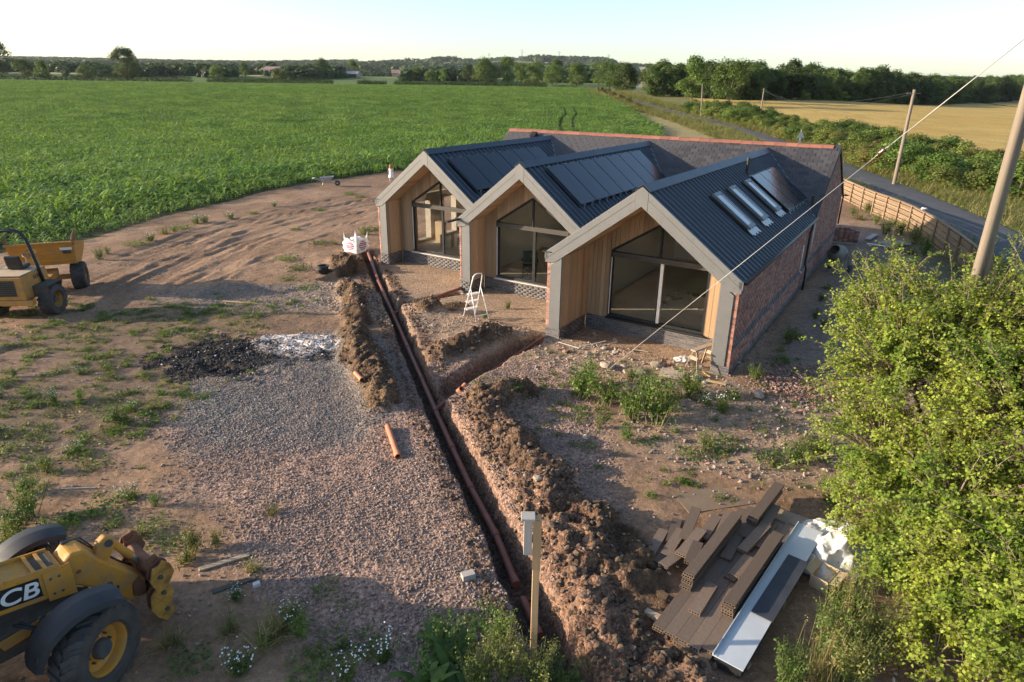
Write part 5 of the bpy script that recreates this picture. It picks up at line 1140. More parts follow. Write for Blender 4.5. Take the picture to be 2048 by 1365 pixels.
M_rust = plain('rust', (.22,.095,.045), (.11,.06,.04), 7, .85, bump=.3, rand=.1); M_rusty = paint('rusty_yellow', (.48,.25,.04), (.17,.08,.035), 1.0)
M_tyre = plain('tyre_rubber', (.035,.034,.034), (.085,.075,.065), 4, .85, bump=.25); M_fend = plain('fender_plastic', (.010,.012,.016), (.024,.025,.029), 3, .6, spec=.45)
M_hub = plain('hub_metal', (.045,.05,.055), (.09,.085,.08), 8, .6); M_chas = plain('chassis_metal', (.05,.045,.04), (.11,.085,.06), 5, .8)
M_pole = woodmat('weathered_pole', (.165,.135,.102), (.235,.195,.15), .08, .6, .9); M_post = woodmat('treated_post', (.40,.255,.13), (.48,.33,.18), .12, .8, .8); M_oldw = woodmat('silvered_wood', (.33,.31,.28), (.45,.43,.39), .12, .8, .85)
M_fence = woodmat('fence_board', (.20,.135,.085), (.28,.195,.125), .18, .7, .85); M_deck = woodmat('composite_board', (.115,.082,.060), (.175,.128,.094), .30, 1.2, .7)
M_ply = plain('plywood', (.40,.31,.22), (.30,.235,.17), 4, .9, bump=.1); M_silver = plain('coated_panel', (.50,.53,.55), (.43,.46,.48), 2, .3, spec=.6); M_smoke = plain('smoked_sheet', (.035,.040,.052), (.055,.06,.07), 3, .5, spec=.2)
M_sack = plain('woven_sack', (.62,.60,.57), (.50,.48,.45), 4, .75, bump=.25, bscale=25); M_card = plain('cardboard', (.46,.35,.23), (.37,.28,.18), 5, .85)
M_wire = plain('steel_wire', (.48,.47,.45), (.40,.39,.37), 5, .5, .3); M_ceram = plain('brown_insulator', (.11,.045,.025), (.07,.03,.02), 5, .25, spec=.6)
M_gcloth = plain('green_canvas', (.018,.035,.028), (.03,.05,.04), 6, .8); M_skin = plain('skin', (.62,.40,.30), (.56,.35,.26), 6, .6); M_hair = plain('red_hair', (.42,.13,.035), (.30,.09,.03), 14, .6, stretch=(6,6,.6)); M_dress = plain('white_dress', (.80,.78,.76), (.72,.70,.69), 8, .8)
M_orange = plain('beacon_orange', (.75,.13,.02), (.65,.10,.02), 8, .3)
# ------------------------------------------------------------ drain pipes
def pipe_thing(name, label, pts, r, mat, socket=True, cat='pipe', hollow=False):
    o = thing(name, label, cat, pts[0]); P = [Vector(p)-Vector(pts[0]) for p in pts]; m = MB()
    if hollow:
        d = (P[-1]-P[0]); M = d.to_track_quat('Z','Y').to_matrix().to_4x4(); L = d.length; m.lathe([(r,0),(r,L),(r*.86,L),(r*.86,0)], 16, M, closed=True); m.build('pipe_wall', mat, o, 'auto')
        m = MB(); m.lathe([(r,L*.86),(r*1.16,L*.88),(r*1.16,L*1.0),(r*.98,L*1.0),(r*.98,L*.88)], 16, M, closed=True); m.build('socket', mat, o, 'auto')
    else:
        m.tube(P, r, 14); m.build('pipe_wall', mat, o, 'auto')
        if socket:
            acc = 0
            for a, b in zip(P[:-1], P[1:]):
                d = (b-a).normalized(); m = MB(); m.tube([b-d*.10, b+d*.06], r*1.22, 14); m.build('socket', mat, o, 'auto')
    return o
PZ = -.33
mainp = [(-6.5,28.6,.05),(-5.21,24.5,-.2),(-4.07,21.05,-.28),(-3.12,18.1,-.31),(-2.40,15.9,PZ),(-1.82,14.05,PZ),(-1.27,12.35,PZ),(-.77,10.85,PZ),(-.24,9.45,PZ-.02),(.10,8.3,PZ-.04)]
pipe_thing('drain_pipe', 'long brown clay coloured drain pipe lying in the main trench', mainp, .062, M_clay)
pipe_thing('drain_pipe', 'short end of brown drain pipe in the trench near the wooden post', [(.22,7.95,-.38),(.46,7.25,-.40)], .062, M_clay, False)
pipe_thing('drain_pipe', 'brown branch pipe running from the main trench to the pier left of the middle gable', [(-4.05,21.0,-.28),(-3.45,21.75,-.25),(-2.9,22.25,-.12),(-1.95,23.05,.02)], .05, M_clay)
pipe_thing('drain_pipe', 'brown branch pipe running from the main trench to the pier left of the right gable', [(-1.83,14.1,-.32),(-1.15,15.35,-.29),(-.4,16.6,-.30),(.95,18.55,-.12)], .05, M_clay)
pipe_thing('loose_pipe', 'orange pipe offcut lying on the gravel left of the trench', [(-2.68,12.55,h1(-2.68,12.55)+.06),(-2.25,11.35,h1(-2.25,11.35)+.06)], .062, M_pipe, cat='pipe', hollow=True)
pipe_thing('loose_pipe', 'short orange pipe stub at the foot of the dark spoil heap', [(-3.86,14.75,h1(-3.86,14.75)+.06),(-3.62,14.4,h1(-3.62,14.4)+.06)], .06, M_pipe, hollow=True)
pipe_thing('pipe_fitting', 'orange pipe ring standing at the trench corner', [(-1.14,14.78,h1(-1.14,14.78)+.10),(-1.25,14.62,h1(-1.25,14.62)+.13)], .075, M_pipe, hollow=True, cat='pipe fitting')
pipe_thing('pipe_fitting', 'small orange pipe elbow beside the pipe ring', [(-1.30,14.42,h1(-1.3,14.42)+.05),(-1.20,14.28,h1(-1.2,14.28)+.08)], .06, M_pipe, hollow=True, cat='pipe fitting')
o = thing('inspection_chamber', 'small black plastic chamber left of the spoil heap', 'drain fitting', (-7.39,24.74,h1(-7.39,24.74)))
m = MB(); m.lathe([(.0,0),(.17,0),(.19,.06),(.19,.26),(.23,.28),(.23,.32),(.18,.32),(.17,.05),(0,.05)], 20); m.build('body', M_black, o, 'auto')
for a in (0, 2.1, 4.2): m = MB(); m.tube([(.15*math.cos(a),.15*math.sin(a),.12),(.32*math.cos(a),.32*math.sin(a),.12)], .065, 12); m.build('inlet', M_black, o, 'auto')
# ------------------------------------------------------------ stepladder
lx, ly = -1.2, 19.9
o = thing('stepladder', 'white aluminium stepladder with a hoop handrail standing between spoil heaps', 'ladder', (lx, ly, h1(lx, ly)), R(-52))
W_ = .235
m = MB(); m.tube([(-.30,-W_,0),(.05,-W_*.82,1.02),(.17,-W_*.72,1.40),(.19,-W_*.5,1.47),(.195,0,1.49),(.19,W_*.5,1.47),(.17,W_*.72,1.40),(.05,W_*.82,1.02),(-.30,W_,0)], .019, 8); m.build('rail', M_alu, o, True)
for k in range(3):
    z = .24+.26*k; f = z/1.40; m = MB(); m.box((-.30+.47*f*.74+.03, 0, z), (.16, 2*W_*(1-.25*f)-.01, .035)); m.build('step', M_alu, o, bevel=.004)
for s_ in (-1, 1): m = MB(); m.tube([(.05, s_*W_*.80, 1.0),(.42, s_*W_*1.05, 0)], .015, 8); m.build('rear_leg', M_alu, o, True)
m = MB(); m.tube([(.36,-W_*1.0,.16),(.36,W_*1.0,.16)], .012, 6); m.build('rear_brace', M_alu, o)
# ------------------------------------------------------------ bulk bag with purple print
t = NT('bag_print'); co = t.coord(); sx = t.new('ShaderNodeSeparateXYZ'); t.l.new(co, sx.inputs[0])
def _disc(cx, cz, r, ax):
    a = t.math('SUBTRACT', sx.outputs[ax], cx); b = t.math('MULTIPLY', t.math('SUBTRACT', sx.outputs[2], cz), 1.15); return t.math('LESS_THAN', t.math('ADD', t.math('MULTIPLY', a, a), t.math('MULTIPLY', b, b)), r*r)
fy = t.math('LESS_THAN', sx.outputs[1], -.35); fx = t.math('GREATER_THAN', sx.outputs[0], .35)
dsc = t.math('MAXIMUM', t.math('MULTIPLY', _disc(0, .32, .24, 0), fy), t.math('MULTIPLY', _disc(0, .32, .24, 1), fx))
stripe = t.math('GREATER_THAN', t.math('FRACT', t.math('MULTIPLY', sx.outputs[2], 11)), .26)
M_bagp = t.fin(t.mix(t.math('MULTIPLY', dsc, stripe), t.ramp(t.noise(6, 4, .6, co), (.82,.80,.78), (.68,.66,.64)), (.30,.13,.22)), .7, 0, t.bump(t.noise(9, 4, .6, co), .4, .03), .3)
def soft_bag(name, dims, seed, mat, parent, top=True, n=16, flare=.0):
    bm = bmesh.new(); bmesh.ops.create_cube(bm, size=1.0); bmesh.ops.subdivide_edges(bm, edges=bm.edges[:], cuts=n, use_grid_fill=True)
    xs = np.array([v.co[:] for v in bm.verts]); r_ = np.random.default_rng(seed); ph = r_.uniform(0, 9, 6)
    for v in bm.verts:
        x, y, z = v.co; k = (z+.5); bulge = 1+.07*math.sin(math.pi*k)-.02; x2 = x*bulge*dims[0]; y2 = y*bulge*dims[1]; z2 = k*dims[2]
        w = .035*(math.sin(9*x+ph[0]+4*z)+math.sin(11*y+ph[1]-5*z)+.7*math.sin(17*z+ph[2]+6*x)); 
        if z > .46: z2 += dims[2]*(.62*max(0, (abs(x*2)**6)*(abs(y*2)**6)) - .26*(1-max(abs(x),abs(y))*2)) + w*.8
        v.co = (x2+w*.5*np.sign(x), y2+w*.5*np.sign(y), max(z2+.3*w*k, 0))
    me = bpy.data.meshes.new(name); bm.to_mesh(me); bm.free(); me.materials.append(mat); me.polygons.foreach_set('use_smooth', [True]*len(me.polygons)); return link(name, me, parent)
o = thing('bulk_bag', 'white builders bulk bag with round purple print near the left gable', 'bag', (-7.0,28.7,h1(-7.0,28.7)-.02), R(-30)); soft_bag('sack', (.76,.76,.58), 3, M_bagp, o)
for sx_ in (-1, 1):
    for sy_ in (-1, 1): m = MB(); m.tube([(sx_*.33,sy_*.34,.45),(sx_*.31,sy_*.38,.60),(sx_*.22,sy_*.40,.56),(sx_*.20,sy_*.37,.42)], .022, 6); m.build('lifting_loop', M_sack, o, True)
# ------------------------------------------------------------ wheelbarrow and child at the field edge
o = thing('wheelbarrow', 'grey wheelbarrow standing at the edge of the maize', 'wheelbarrow', (-13.7,48.6,h1(-13.7,48.6)), R(12))
m = MB(); top = [(-.42,-.36,.62),(.52,-.36,.70),(.52,.36,.70),(-.42,.36,.62)]; bot = [(-.18,-.2,.34),(.25,-.2,.36),(.25,.2,.36),(-.18,.2,.34)]
m.add(top+bot, [(0,1,5,4),(1,2,6,5),(2,3,7,6),(3,0,4,7),(4,5,6,7)]); tr_ = m.build('tray', M_galv, o); sm_ = tr_.modifiers.new('s', 'SOLIDIFY'); sm_.thickness = .02
for s_ in (-1, 1):
    m = MB(); m.tube([(.78,s_*.08,.2),(.2,s_*.22,.33),(-.5,s_*.28,.48),(-.95,s_*.28,.60)], .018, 6); m.build('handle', M_galv, o, True)
    m = MB(); m.tube([(-.2,s_*.24,.36),(-.30,s_*.26,0)], .016, 6); m.build('leg', M_galv, o, True)
m = MB(); m.lathe([(.06,-.045),(.17,-.045),(.195,-.02),(.195,.02),(.17,.045),(.06,.045)], 16, Matrix.Translation((.78,0,.195)) @ Matrix.Rotation(math.pi/2, 4, 'X'), closed=True); m.build('wheel', M_tyre, o, True)
def skin_mesh(name, verts, edges, rads, sub=2):
    me = bpy.data.meshes.new(name); me.from_pydata(verts, edges, []); ob = bpy.data.objects.new(name, me); COL.objects.link(ob)
    sk = ob.modifiers.new('skin', 'SKIN'); sk.use_smooth_shade = True
    for i, r_ in enumerate(rads): me.skin_vertices[0].data[i].radius = (r_, r_) if isinstance(r_, (int, float)) else r_
    me.skin_vertices[0].data[0].use_root = True; sb = ob.modifiers.new('sub', 'SUBSURF'); sb.levels = sb.render_levels = sub
    dg = bpy.context.evaluated_depsgraph_get(); dg.update(); out = bpy.data.meshes.new_from_object(ob.evaluated_get(dg)); bpy.data.objects.remove(ob, do_unlink=True); out.name = name; return out
pv = [(0,0,.72),(0,0,.88),(0,.01,1.06),(0,0,1.16),(0,.01,1.22),(0,.01,1.32),(0,0,1.40), (.075,0,.70),(.08,.02,.40),(.085,-.02,.08),(.09,.09,.02), (-.075,0,.70),(-.085,-.02,.40),(-.09,.0,.08),(-.09,.11,.02), (.13,0,1.09),(.19,-.02,.90),(.17,.12,.78),(.13,.2,.80), (-.13,0,1.09),(-.19,-.02,.90),(-.17,.12,.79),(-.13,.2,.82)]
pe = [(0,1),(1,2),(2,3),(3,4),(4,5),(5,6),(0,7),(7,8),(8,9),(9,10),(0,11),(11,12),(12,13),(13,14),(2,15),(15,16),(16,17),(17,18),(2,19),(19,20),(20,21),(21,22)]
pr = [.10,.095,.10,.05,.045,.085,.06,.07,.05,.035,.03,.07,.05,.035,.03,.045,.034,.028,.03,.045,.034,.028,.03]
o = thing('person', 'person in a white dress with long red hair seen from behind at the maize edge', 'person', (-9.28,50.45,h1(-9.28,50.45)), R(8))
bme_ = skin_mesh('body', pv, pe, pr); bme_.materials.append(M_skin); link('body', bme_, o)
m = MB(); m.lathe([(.10,1.13),(.135,1.08),(.115,.90),(.15,.72),(.20,.48),(.205,.44),(.19,.44),(.10,.8)], 18); dr = m.build('dress', M_dress, o, True)
m = MB(); m.lathe([(.02,1.43),(.075,1.40),(.105,1.32),(.115,1.20),(.12,1.05),(.105,.93),(.05,.90)], 14, Matrix.Translation((0,-.03,0)) @ Matrix.Diagonal((1,.75,1,1))); m.build('hair', M_hair, o, True)
# ------------------------------------------------------------ wheels
def wheel(parent, cx, cy, cz, Rr, w, rim, side, mat_rim, lugs=22, lh=.045):
    """side: +1 outer face to +y, -1 to -y; wheel = tyre mesh with rim and hub as children"""
    M = Matrix.Translation((cx, cy, cz)) @ Matrix.Rotation(-side*math.pi/2, 4, 'X'); h = w/2; m = MB()
    m.lathe([(rim,-h*.80),(rim*1.12,-h*.98),(Rr*.82,-h),(Rr*.94,-h*.86),(Rr*.955,0),(Rr*.94,h*.86),(Rr*.82,h),(rim*1.12,h*.98),(rim,h*.80)], 40, M)
    for k in range(lugs):
        for s_ in (-1, 1):
            a0 = 2*math.pi*(k+(.5 if s_ > 0 else 0))/lugs; P = []
            for (zz, da) in ((.02, .0), (.55, -.5), (.98, -.75)):
                a = a0+da*2*math.pi/lugs; wd = .042*Rr/.6
                for q in (-wd, wd):
                    for rr in (Rr*(.93 if zz < .9 else .86), Rr*(1.0 if zz < .9 else .95)):
                        P.append(M @ Vector((rr*math.cos(a+q/rr), rr*math.sin(a+q/rr), s_*zz*h)))
            F = []
            for i in (0, 4):
                F += [(i,i+4,i+5,i+1),(i+2,i+3,i+7,i+6),(i+1,i+5,i+7,i+3)]
            F += [(8,10,11,9)]; m.add(P, F)
    ty = m.build('wheel', M_tyre, parent, 'auto')
    m = MB(); m.lathe([(rim*1.04,h*.86),(rim*1.0,h*.80),(rim*.93,h*.55),(rim*.90,h*.10),(rim*.70,-.02),(rim*.40,.02),(rim*.38,.06),(.0,.06)], 40, M); m.build('rim', mat_rim, ty, 'auto')
    m = MB(); m.lathe([(rim*.40,.03),(rim*.40,h*.45),(rim*.33,h*.62),(rim*.15,h*.64),(0,h*.64)], 20, M)
    for k in range(8): a = k*math.pi/4; m.tube([M @ Vector((rim*.55*math.cos(a), rim*.55*math.sin(a), -.01)), M @ Vector((rim*.55*math.cos(a), rim*.55*math.sin(a), .05))], .014, 6)
    m.build('hub', M_hub, ty, 'auto'); return ty
def text_mesh(txt, size, mat, shear=0.0, off=.0, ext=.002):
    cu = bpy.data.curves.new('t', 'FONT'); cu.body = txt; cu.size = size; cu.shear = shear; cu.offset = off; cu.extrude = ext; cu.align_x = 'RIGHT'
    ob = bpy.data.objects.new('t', cu); COL.objects.link(ob); dg = bpy.context.evaluated_depsgraph_get(); dg.update(); me = bpy.data.meshes.new_from_object(ob.evaluated_get(dg)); bpy.data.objects.remove(ob, do_unlink=True); me.materials.append(mat); return me
# ------------------------------------------------------------ telehandler (front end in view)
th = thing('telehandler', 'yellow telescopic handler with black mudguards at the lower left corner', 'telehandler', (-5.72, 6.68, h1(-5.0,6.4)-.03), math.atan2(.776,.63))
for s_ in (-1, 1):
    w_ = wheel(th, 0, 0, .56, .56, .38, .31, s_, M_yel); sm_ = Matrix.Translation((-.04,s_*.93,0)) @ Matrix.Rotation(R(30),4,'Z'); w_.data.transform(sm_)
    for ch in w_.children: ch.data.transform(sm_)
    wheel(th, -2.75, s_*.93, .60, .60, .42, .335, s_, M_yel)
    for xw in (0, -2.75):
        m = MB(); V = []; F = []; N = 14
        for i in range(N+1):
            a = R(60)+R(102)*i/N; rr = .65+.02*math.sin(a)
            for (yy, dr_) in ((.20,-.06),(.185,0),(.012,.028),(-.012,.028),(-.185,0),(-.20,-.05)): V.append((xw+rr*1.02*math.cos(a)-.04+dr_*math.cos(a), s_*(.93)+yy*s_*-1 if False else s_*.93+yy, .60+(rr+dr_)*math.sin(a)))
        for i in range(N):
            for k in range(5): q = i*6+k; F.append((q, q+1, q+7, q+6))
        m.add(V, F); fd = m.build('mudguard', M_fend, th, 'auto'); sd_ = fd.modifiers.new('s', 'SOLIDIFY'); sd_.thickness = .025
        for a in (R(66), R(150)):
            for yy in (-.15, .16):
                m = MB(); rr = .682; c_ = Vector((xw+rr*1.02*math.cos(a)-.04, s_*.93+yy, .60+rr*math.sin(a))); m.lathe([(0,.012),(.03,.012),(.042,.0)], 12, Matrix.Translation(c_) @ Vector((math.cos(a),0,math.sin(a))).to_track_quat('Z','Y').to_matrix().to_4x4()); m.build('mudguard_bolt', M_black, fd)
m = MB(); m.tube([(0,-.8,.6),(0,.8,.6)], .12, 12); m.box((0,0,.60), (.36,.42,.34)); m.build('front_axle', M_chas, th)
m = MB(); m.box((-1.5,0,.72), (3.4,.62,.36)); m.box((-2.6,0,1.05), (1.5,1.3,.5)); m.build('chassis', M_chas, th, bevel=.02)
m = MB(); m.prism([(-3.3,1.0),(-.85,1.0),(-.95,1.5),(-1.35,2.32),(-2.55,2.36),(-2.7,1.45),(-3.3,1.35)], .85, Matrix(((1,0,0,0),(0,0,1,.28),(0,1,0,0),(0,0,0,1)))); cab = m.build('cab', M_yeld, th, bevel=.04)
for y_ in (.272, 1.128): m = MB(); m.prism([(-2.45,1.5),(-1.1,1.5),(-1.42,2.22),(-2.4,2.25)], .012, Matrix(((1,0,0,0),(0,0,1,y_),(0,1,0,0),(0,0,0,1)))); m.build('cab_window', M_smoke, cab)
m = MB(); m.box((-2.0,-.68,1.05), (1.7,.62,.75)); m.build('engine_cover', M_yeld, th, bevel=.05)
sl_ = math.tan(R(9)); zt = lambda x: 1.40-sl_*x
XZf = lambda y: Matrix(((1,0,0,0),(0,0,1,y),(0,1,0,0),(0,0,0,1)))
m = MB(); m.prism([(-3.2,zt(-3.2)-.38),(-.02,zt(-.02)-.40),(-.02,zt(-.02)),(-3.2,zt(-3.2))], .46, XZf(-.23)); boom = m.build('boom', M_yel, th, bevel=.015)
m = MB()
for y_ in (-.225, .225): m.prism([(-3.2,zt(-3.2)-.01),(-.05,zt(-.05)-.01),(-.05,zt(-.05)+.045),(-3.2,zt(-3.2)+.045)], .02, XZf(y_-.01))
m.prism([(-.20,zt(-.2)),(-.16,zt(-.16)),(-.16,zt(-.16)+.04),(-.20,zt(-.2)+.04)], .44, XZf(-.22)); m.prism([(-.32,zt(-.32)),(-.28,zt(-.28)),(-.28,zt(-.28)+.04),(-.32,zt(-.32)+.04)], .44, XZf(-.22)); m.build('boom_flange', M_yel, boom)
m = MB(); m.prism([(-.24,zt(-.24)-.43),(.06,zt(0)-.45),(.06,zt(0)+.02),(-.24,zt(-.24)-.02)], .018, XZf(-.252)); m.build('boom_collar', M_yel, boom, bevel=.006)
m = MB(); m.box((-.30,0,zt(-.3)-.015), (.0,.0,.0)) if False else m.box((-.24,0,zt(-.24)+.001), (.30,.36,.012)); m.build('boom_slots', M_chas, boom)
M_logo = plain('black_decal', (.012,.012,.012), (.018,.018,.018), 5, .5); M_logow = plain('white_decal', (.72,.72,.70), (.62,.62,.60), 9, .5)
m = MB(); m.prism([(-1.05,zt(-1.05)-.325),(-.28,zt(-.28)-.325),(-.28,zt(-.28)-.055),(-1.05,zt(-1.05)-.055)], .004, XZf(-.2345)); lg = m.build('logo_plate', M_logo, boom)
lt = link('lettering', text_mesh('JCB', .285, M_logow, .12, .005), lg); lt.matrix_local = Matrix.Translation((-.315, -.2365, zt(-.315)-.29)) @ Matrix.Rotation(math.atan(-sl_)*-1, 4, 'Y') @ Matrix.Rotation(math.pi/2, 4, 'X') @ Matrix.Diagonal((1.12,1,1,1))
# boom head, tilt ram and tool carriage
m = MB(); m.prism([(-.02,1.02),(-.02,1.36),(.10,1.47),(.26,1.44),(.40,1.20),(.70,.80),(.86,.60),(.82,.36),(.64,.34),(.50,.52),(.30,.78),(.10,.98)], .36, XZf(-.18)); hd_ = m.build('boom_head', M_yel, th, bevel=.03)
for y_ in (-.184, .168): m = MB(); m.lathe([(0,.016),(.035,.016),(.045,0)], 14, Matrix.Translation((.42,y_+(0 if y_ < 0 else .016),.78)) @ Matrix.Rotation(math.pi/2*(1 if y_ < 0 else -1), 4, 'X')); m.build('pin', M_hub, hd_)
m = MB(); m.prism([(.22,1.05),(.34,1.12),(.44,1.36),(.54,1.42),(.64,1.36),(.64,1.24),(.52,1.04),(.44,.86),(.34,.88)], .12, XZf(-.06)); lv = m.build('tilt_lever', M_yel, th, bevel=.025)
m = MB(); m.tube([(.56,-.085,1.31),(.56,.085,1.31)], .05, 14); m.build('pin', M_hub, lv)
m = MB(); m.tube([(.58,.02,1.30),(.80,.02,.92)], .055, 12); rm = m.build('tilt_ram', M_yel, th, 'auto'); m = MB(); m.tube([(.79,.02,.93),(.90,.02,.72)], .032, 10); m.build('ram_rod', M_galv, rm)
cr = MB(); cr.tube([(.93,-.50,.80),(.93,.55,.80)], .075, 14); car = cr.build('carriage', M_rust, th, 'auto')
m = MB(); m.box((.90,0.02,.32), (.12,1.0,.14)); m.box((.92,0.02,.56), (.05,.5,.40)); m.build('cross_plate', M_rust, car, bevel=.01)
for y_ in (-.52, -.40, .38, .50):
    m = MB(); m.prism([(.80,.14),(.90,.02),(1.02,.10),(1.00,.30),(1.06,.42),(1.03,.60),(1.12,.74),(1.08,.90),(1.00,.98),(.94,.92),(.86,.92),(.80,.74),(.84,.58),(.76,.50),(.74,.30)], .035, XZf(y_)); m.build('carriage_side', M_rusty if y_ == -.52 else M_rust, car, bevel=.006)
for z_ in (.22, .50, .76):
    m = MB(); m.lathe([(0,.03),(.03,.03),(.034,0)], 8, Matrix.Translation((.93,-.52,z_)) @ Matrix.Rotation(math.pi/2,4,'X')); m.build('carriage_bolt', M_chas, car)
m = MB(); m.prism([(.66,.42),(.80,.36),(.84,.50),(.78,.70),(.68,.62)], .42, XZf(-.21)); m.build('pivot_block', M_rust, car, bevel=.015)
m = MB(); m.lathe([(0,.004),(.028,.004),(.03,0)], 12, Matrix.Translation((.14,-.181,1.18)) @ Matrix.Rotation(math.pi/2,4,'X')); m.build('boom_hole', M_rust, hd_)
m = MB(); m.lathe([(0,.005),(.026,.005),(.032,0)], 12, Matrix.Translation((.50,-.181,.68)) @ Matrix.Rotation(math.pi/2,4,'X')); m.build('boom_hole', M_black, hd_)
for (x_, z_) in ((-.17,1.06),(-.08,1.05),(-.17,1.28),(-.08,1.27)): m = MB(); m.lathe([(0,.010),(.014,.009),(.018,0)], 8, Matrix.Translation((x_,-.2525,z_+.03)) @ Matrix.Rotation(math.pi/2,4,'X')); m.build('collar_bolt', M_hub, boom)
m = MB(); m.tube([(.1,.12,1.48),(.3,.14,1.40),(.45,.12,1.15),(.62,.12,.9),(.8,.1,.72)], .012, 6); m.tube([(.1,.15,1.48),(.32,.17,1.42),(.48,.15,1.12),(.66,.15,.86),(.82,.14,.66)], .012, 6); m.build('head_hoses', M_black, th, True)['kind'] = 'stuff'
for y_ in (.40, -.36): m = MB(); m.prism([(.86,.80),(1.02,.92),(.98,1.02),(.86,1.0)], .03, XZf(y_)); m.build('carriage_hook', M_rust, car)
m = MB(); m.tube([(-.6,-.34,1.0),(-.45,-.42,.85),(-.55,-.45,.7),(-.4,-.4,.6)], .02, 6); m.tube([(-.66,-.36,1.02),(-.5,-.46,.9),(-.62,-.48,.7)], .02, 6); m.tube([(-.36,-.38,.95),(-.42,-.44,.78)], .05, 10); m.build('hoses', M_black, th, True)['kind'] = 'stuff'
m = MB(); m.prism([(-.85,.84),(-.1,.92),(.05,.80),(-.8,.7)], .05, XZf(-.33)); m.build('lift_ram_cover', M_yel, th, bevel=.01)
# ------------------------------------------------------------ dumper
dp = thing('site_dumper', 'worn yellow site dumper with a black roll bar parked beside the maize', 'dumper', (-15.5, 19.72, h1(-15.0,19.7)-.03), math.atan2(.995,-.1))
for s_ in (-1, 1): wheel(dp, 0, s_*.86, .50, .50, .40, .25, s_, M_rusty, 18)
m = MB(); m.prism([(-.78,.70),(-.78,1.42),(.55,1.46),(.60,.98),(.30,.70)], 1.14, XZf(-.57)); body = m.build('engine_housing', M_yeld, dp, bevel=.03)
m = MB(); m.box((-.785,.06,1.08), (.02,.80,.50)); gr = m.build('grille', M_chas, body)
for k in range(7): m = MB(); m.box((-.80,.06,.88+k*.065), (.014,.74,.03)); m.build('louvre', M_black, gr)
m = MB(); m.box((-.15,0,1.455), (1.2,1.06,.03)); m.build('hood_top', M_chas if False else M_card, body, bevel=.008)
m = MB(); m.box((-.72,0,.62), (.18,1.5,.16)); m.box((.2,0,.6), (1.8,.5,.22)); m.box((1.2,0,.62), (.7,.28,.24)); m.build('chassis', M_yeld, dp, bevel=.02)
lt = link('lettering', text_mesh('SX7000', .15, M_black, 0, .004), body); lt.matrix_local = Matrix.Translation((.28,-.574,1.22)) @ Matrix.Rotation(math.pi/2, 4, 'X')
for s_ in (-1, 1):
    m = MB(); m.box((.02,s_*.80,1.03), (.72,.46,.03)); m.box((-.35,s_*.80,.86), (.03,.46,.34)); m.box((.40,s_*.80,.92), (.03,.46,.24), M=Matrix.Rotation(.4, 4, 'Y')); m.build('mudguard', M_chas, dp, bevel=.01)
rp = MB(); rp.tube([(.18,-.62,1.05),(.12,-.60,1.5),(.0,-.52,2.45),(-.02,-.42,2.64),(-.02,-.28,2.70),(-.02,.28,2.70),(-.02,.42,2.64),(.0,.52,2.45),(.12,.60,1.5),(.18,.62,1.05)], .05, 10); rops = rp.build('roll_bar', M_fend, dp, True)
m = MB(); m.tube([(-.02,.30,2.7),(-.02,.30,2.86)], .018, 6); m.lathe([(.07,0),(.075,.04),(.065,.14),(.03,.17),(0,.17)], 14, Matrix.Translation((-.02,.30,2.86))); m.build('beacon', M_orange, rops, 'auto')
m = MB(); m.box((.20,.0,1.54), (.46,.46,.12)); m.box((-.02,.0,1.74), (.10,.46,.36), M=Matrix.Rotation(-.15, 4, 'Y')); m.build('seat', M_black, dp, bevel=.04)
m = MB(); m.prism([(.78,1.0),(1.02,1.0),(1.0,1.62),(.86,1.66)], .34, XZf(-.17)); m.build('steering_console', M_yeld, dp, bevel=.02)
T_ = Matrix.Translation((.84,0,1.78)) @ Matrix.Rotation(-.5, 4, 'Y'); m = MB(); ring = [(T_ @ Vector((.19*math.cos(a), .19*math.sin(a), 0))) for a in np.linspace(0, 2*math.pi, 21)]; m.tube(ring, .014, 6, cap=False); m.tube([T_ @ Vector((0,-.19,0)), T_ @ Vector((0,.19,0))], .012, 5); m.tube([T_ @ Vector((0,0,0)), T_ @ Vector((0,0,-.22))], .02, 6); m.build('steering_wheel', M_hub, dp)
fa = R(18); FM = Matrix.Translation((1.1,0,0)) @ Matrix.Rotation(fa, 4, 'Z')
def fpart(mb): mb.v = [tuple(FM @ Vector(p)) for p in mb.v]; return mb
for s_ in (-1, 1):
    w_ = wheel(dp, 1.55, s_*.82, .50, .50, .42, .25, s_, M_rusty, 18); w_.data.transform(FM)
    for ch in w_.children: ch.data.transform(FM)
m = MB(); m.tube([(1.55,-.75,.5),(1.55,.75,.5)], .09, 10); m.box((.9,0,.72), (1.2,.46,.24)); fpart(m).build('front_chassis', M_yeld, dp)
pr_ = [(.82,1.86),(1.12,1.04),(2.0,.90),(2.62,1.34),(2.62,1.50)]     # skip: back, floor, lip
m = MB(); V = []; F = []
for (x_, z_) in pr_:
    for y_ in (-.95, .95): V.append((x_, y_*(1.0 if z_ > 1.2 else .92), z_))
for i in range(4): F.append((2*i, 2*i+1, 2*i+3, 2*i+2))
n0 = len(V)
for sgn in (-1, 1):
    k0 = 0 if sgn < 0 else 1; F.append(tuple(2*i+k0 for i in range(5)) if sgn > 0 else tuple(2*i+k0 for i in reversed(range(5))))
m.add(V, F); skp = fpart(m).build('skip', M_yel, dp); sd_ = skp.modifiers.new('s', 'SOLIDIFY'); sd_.thickness = .035
m = MB(); m.bar((.80,-.97,1.86), (.80,.97,1.86), .07, .06); m.bar((.83,-.97,1.86), (2.62,-.97,1.50), .06, .05); m.bar((.83,.97,1.86), (2.62,.97,1.50), .06, .05); fpart(m).build('skip_rim', M_yeld, skp, bevel=.008)
for s_ in (-1, 1): m = MB(); m.bar((.80,s_*.96,1.84), (1.35,s_*.99,2.08), .22, .03, up=(0,s_,.2)); fpart(m).build('spill_guard', M_rust, skp)
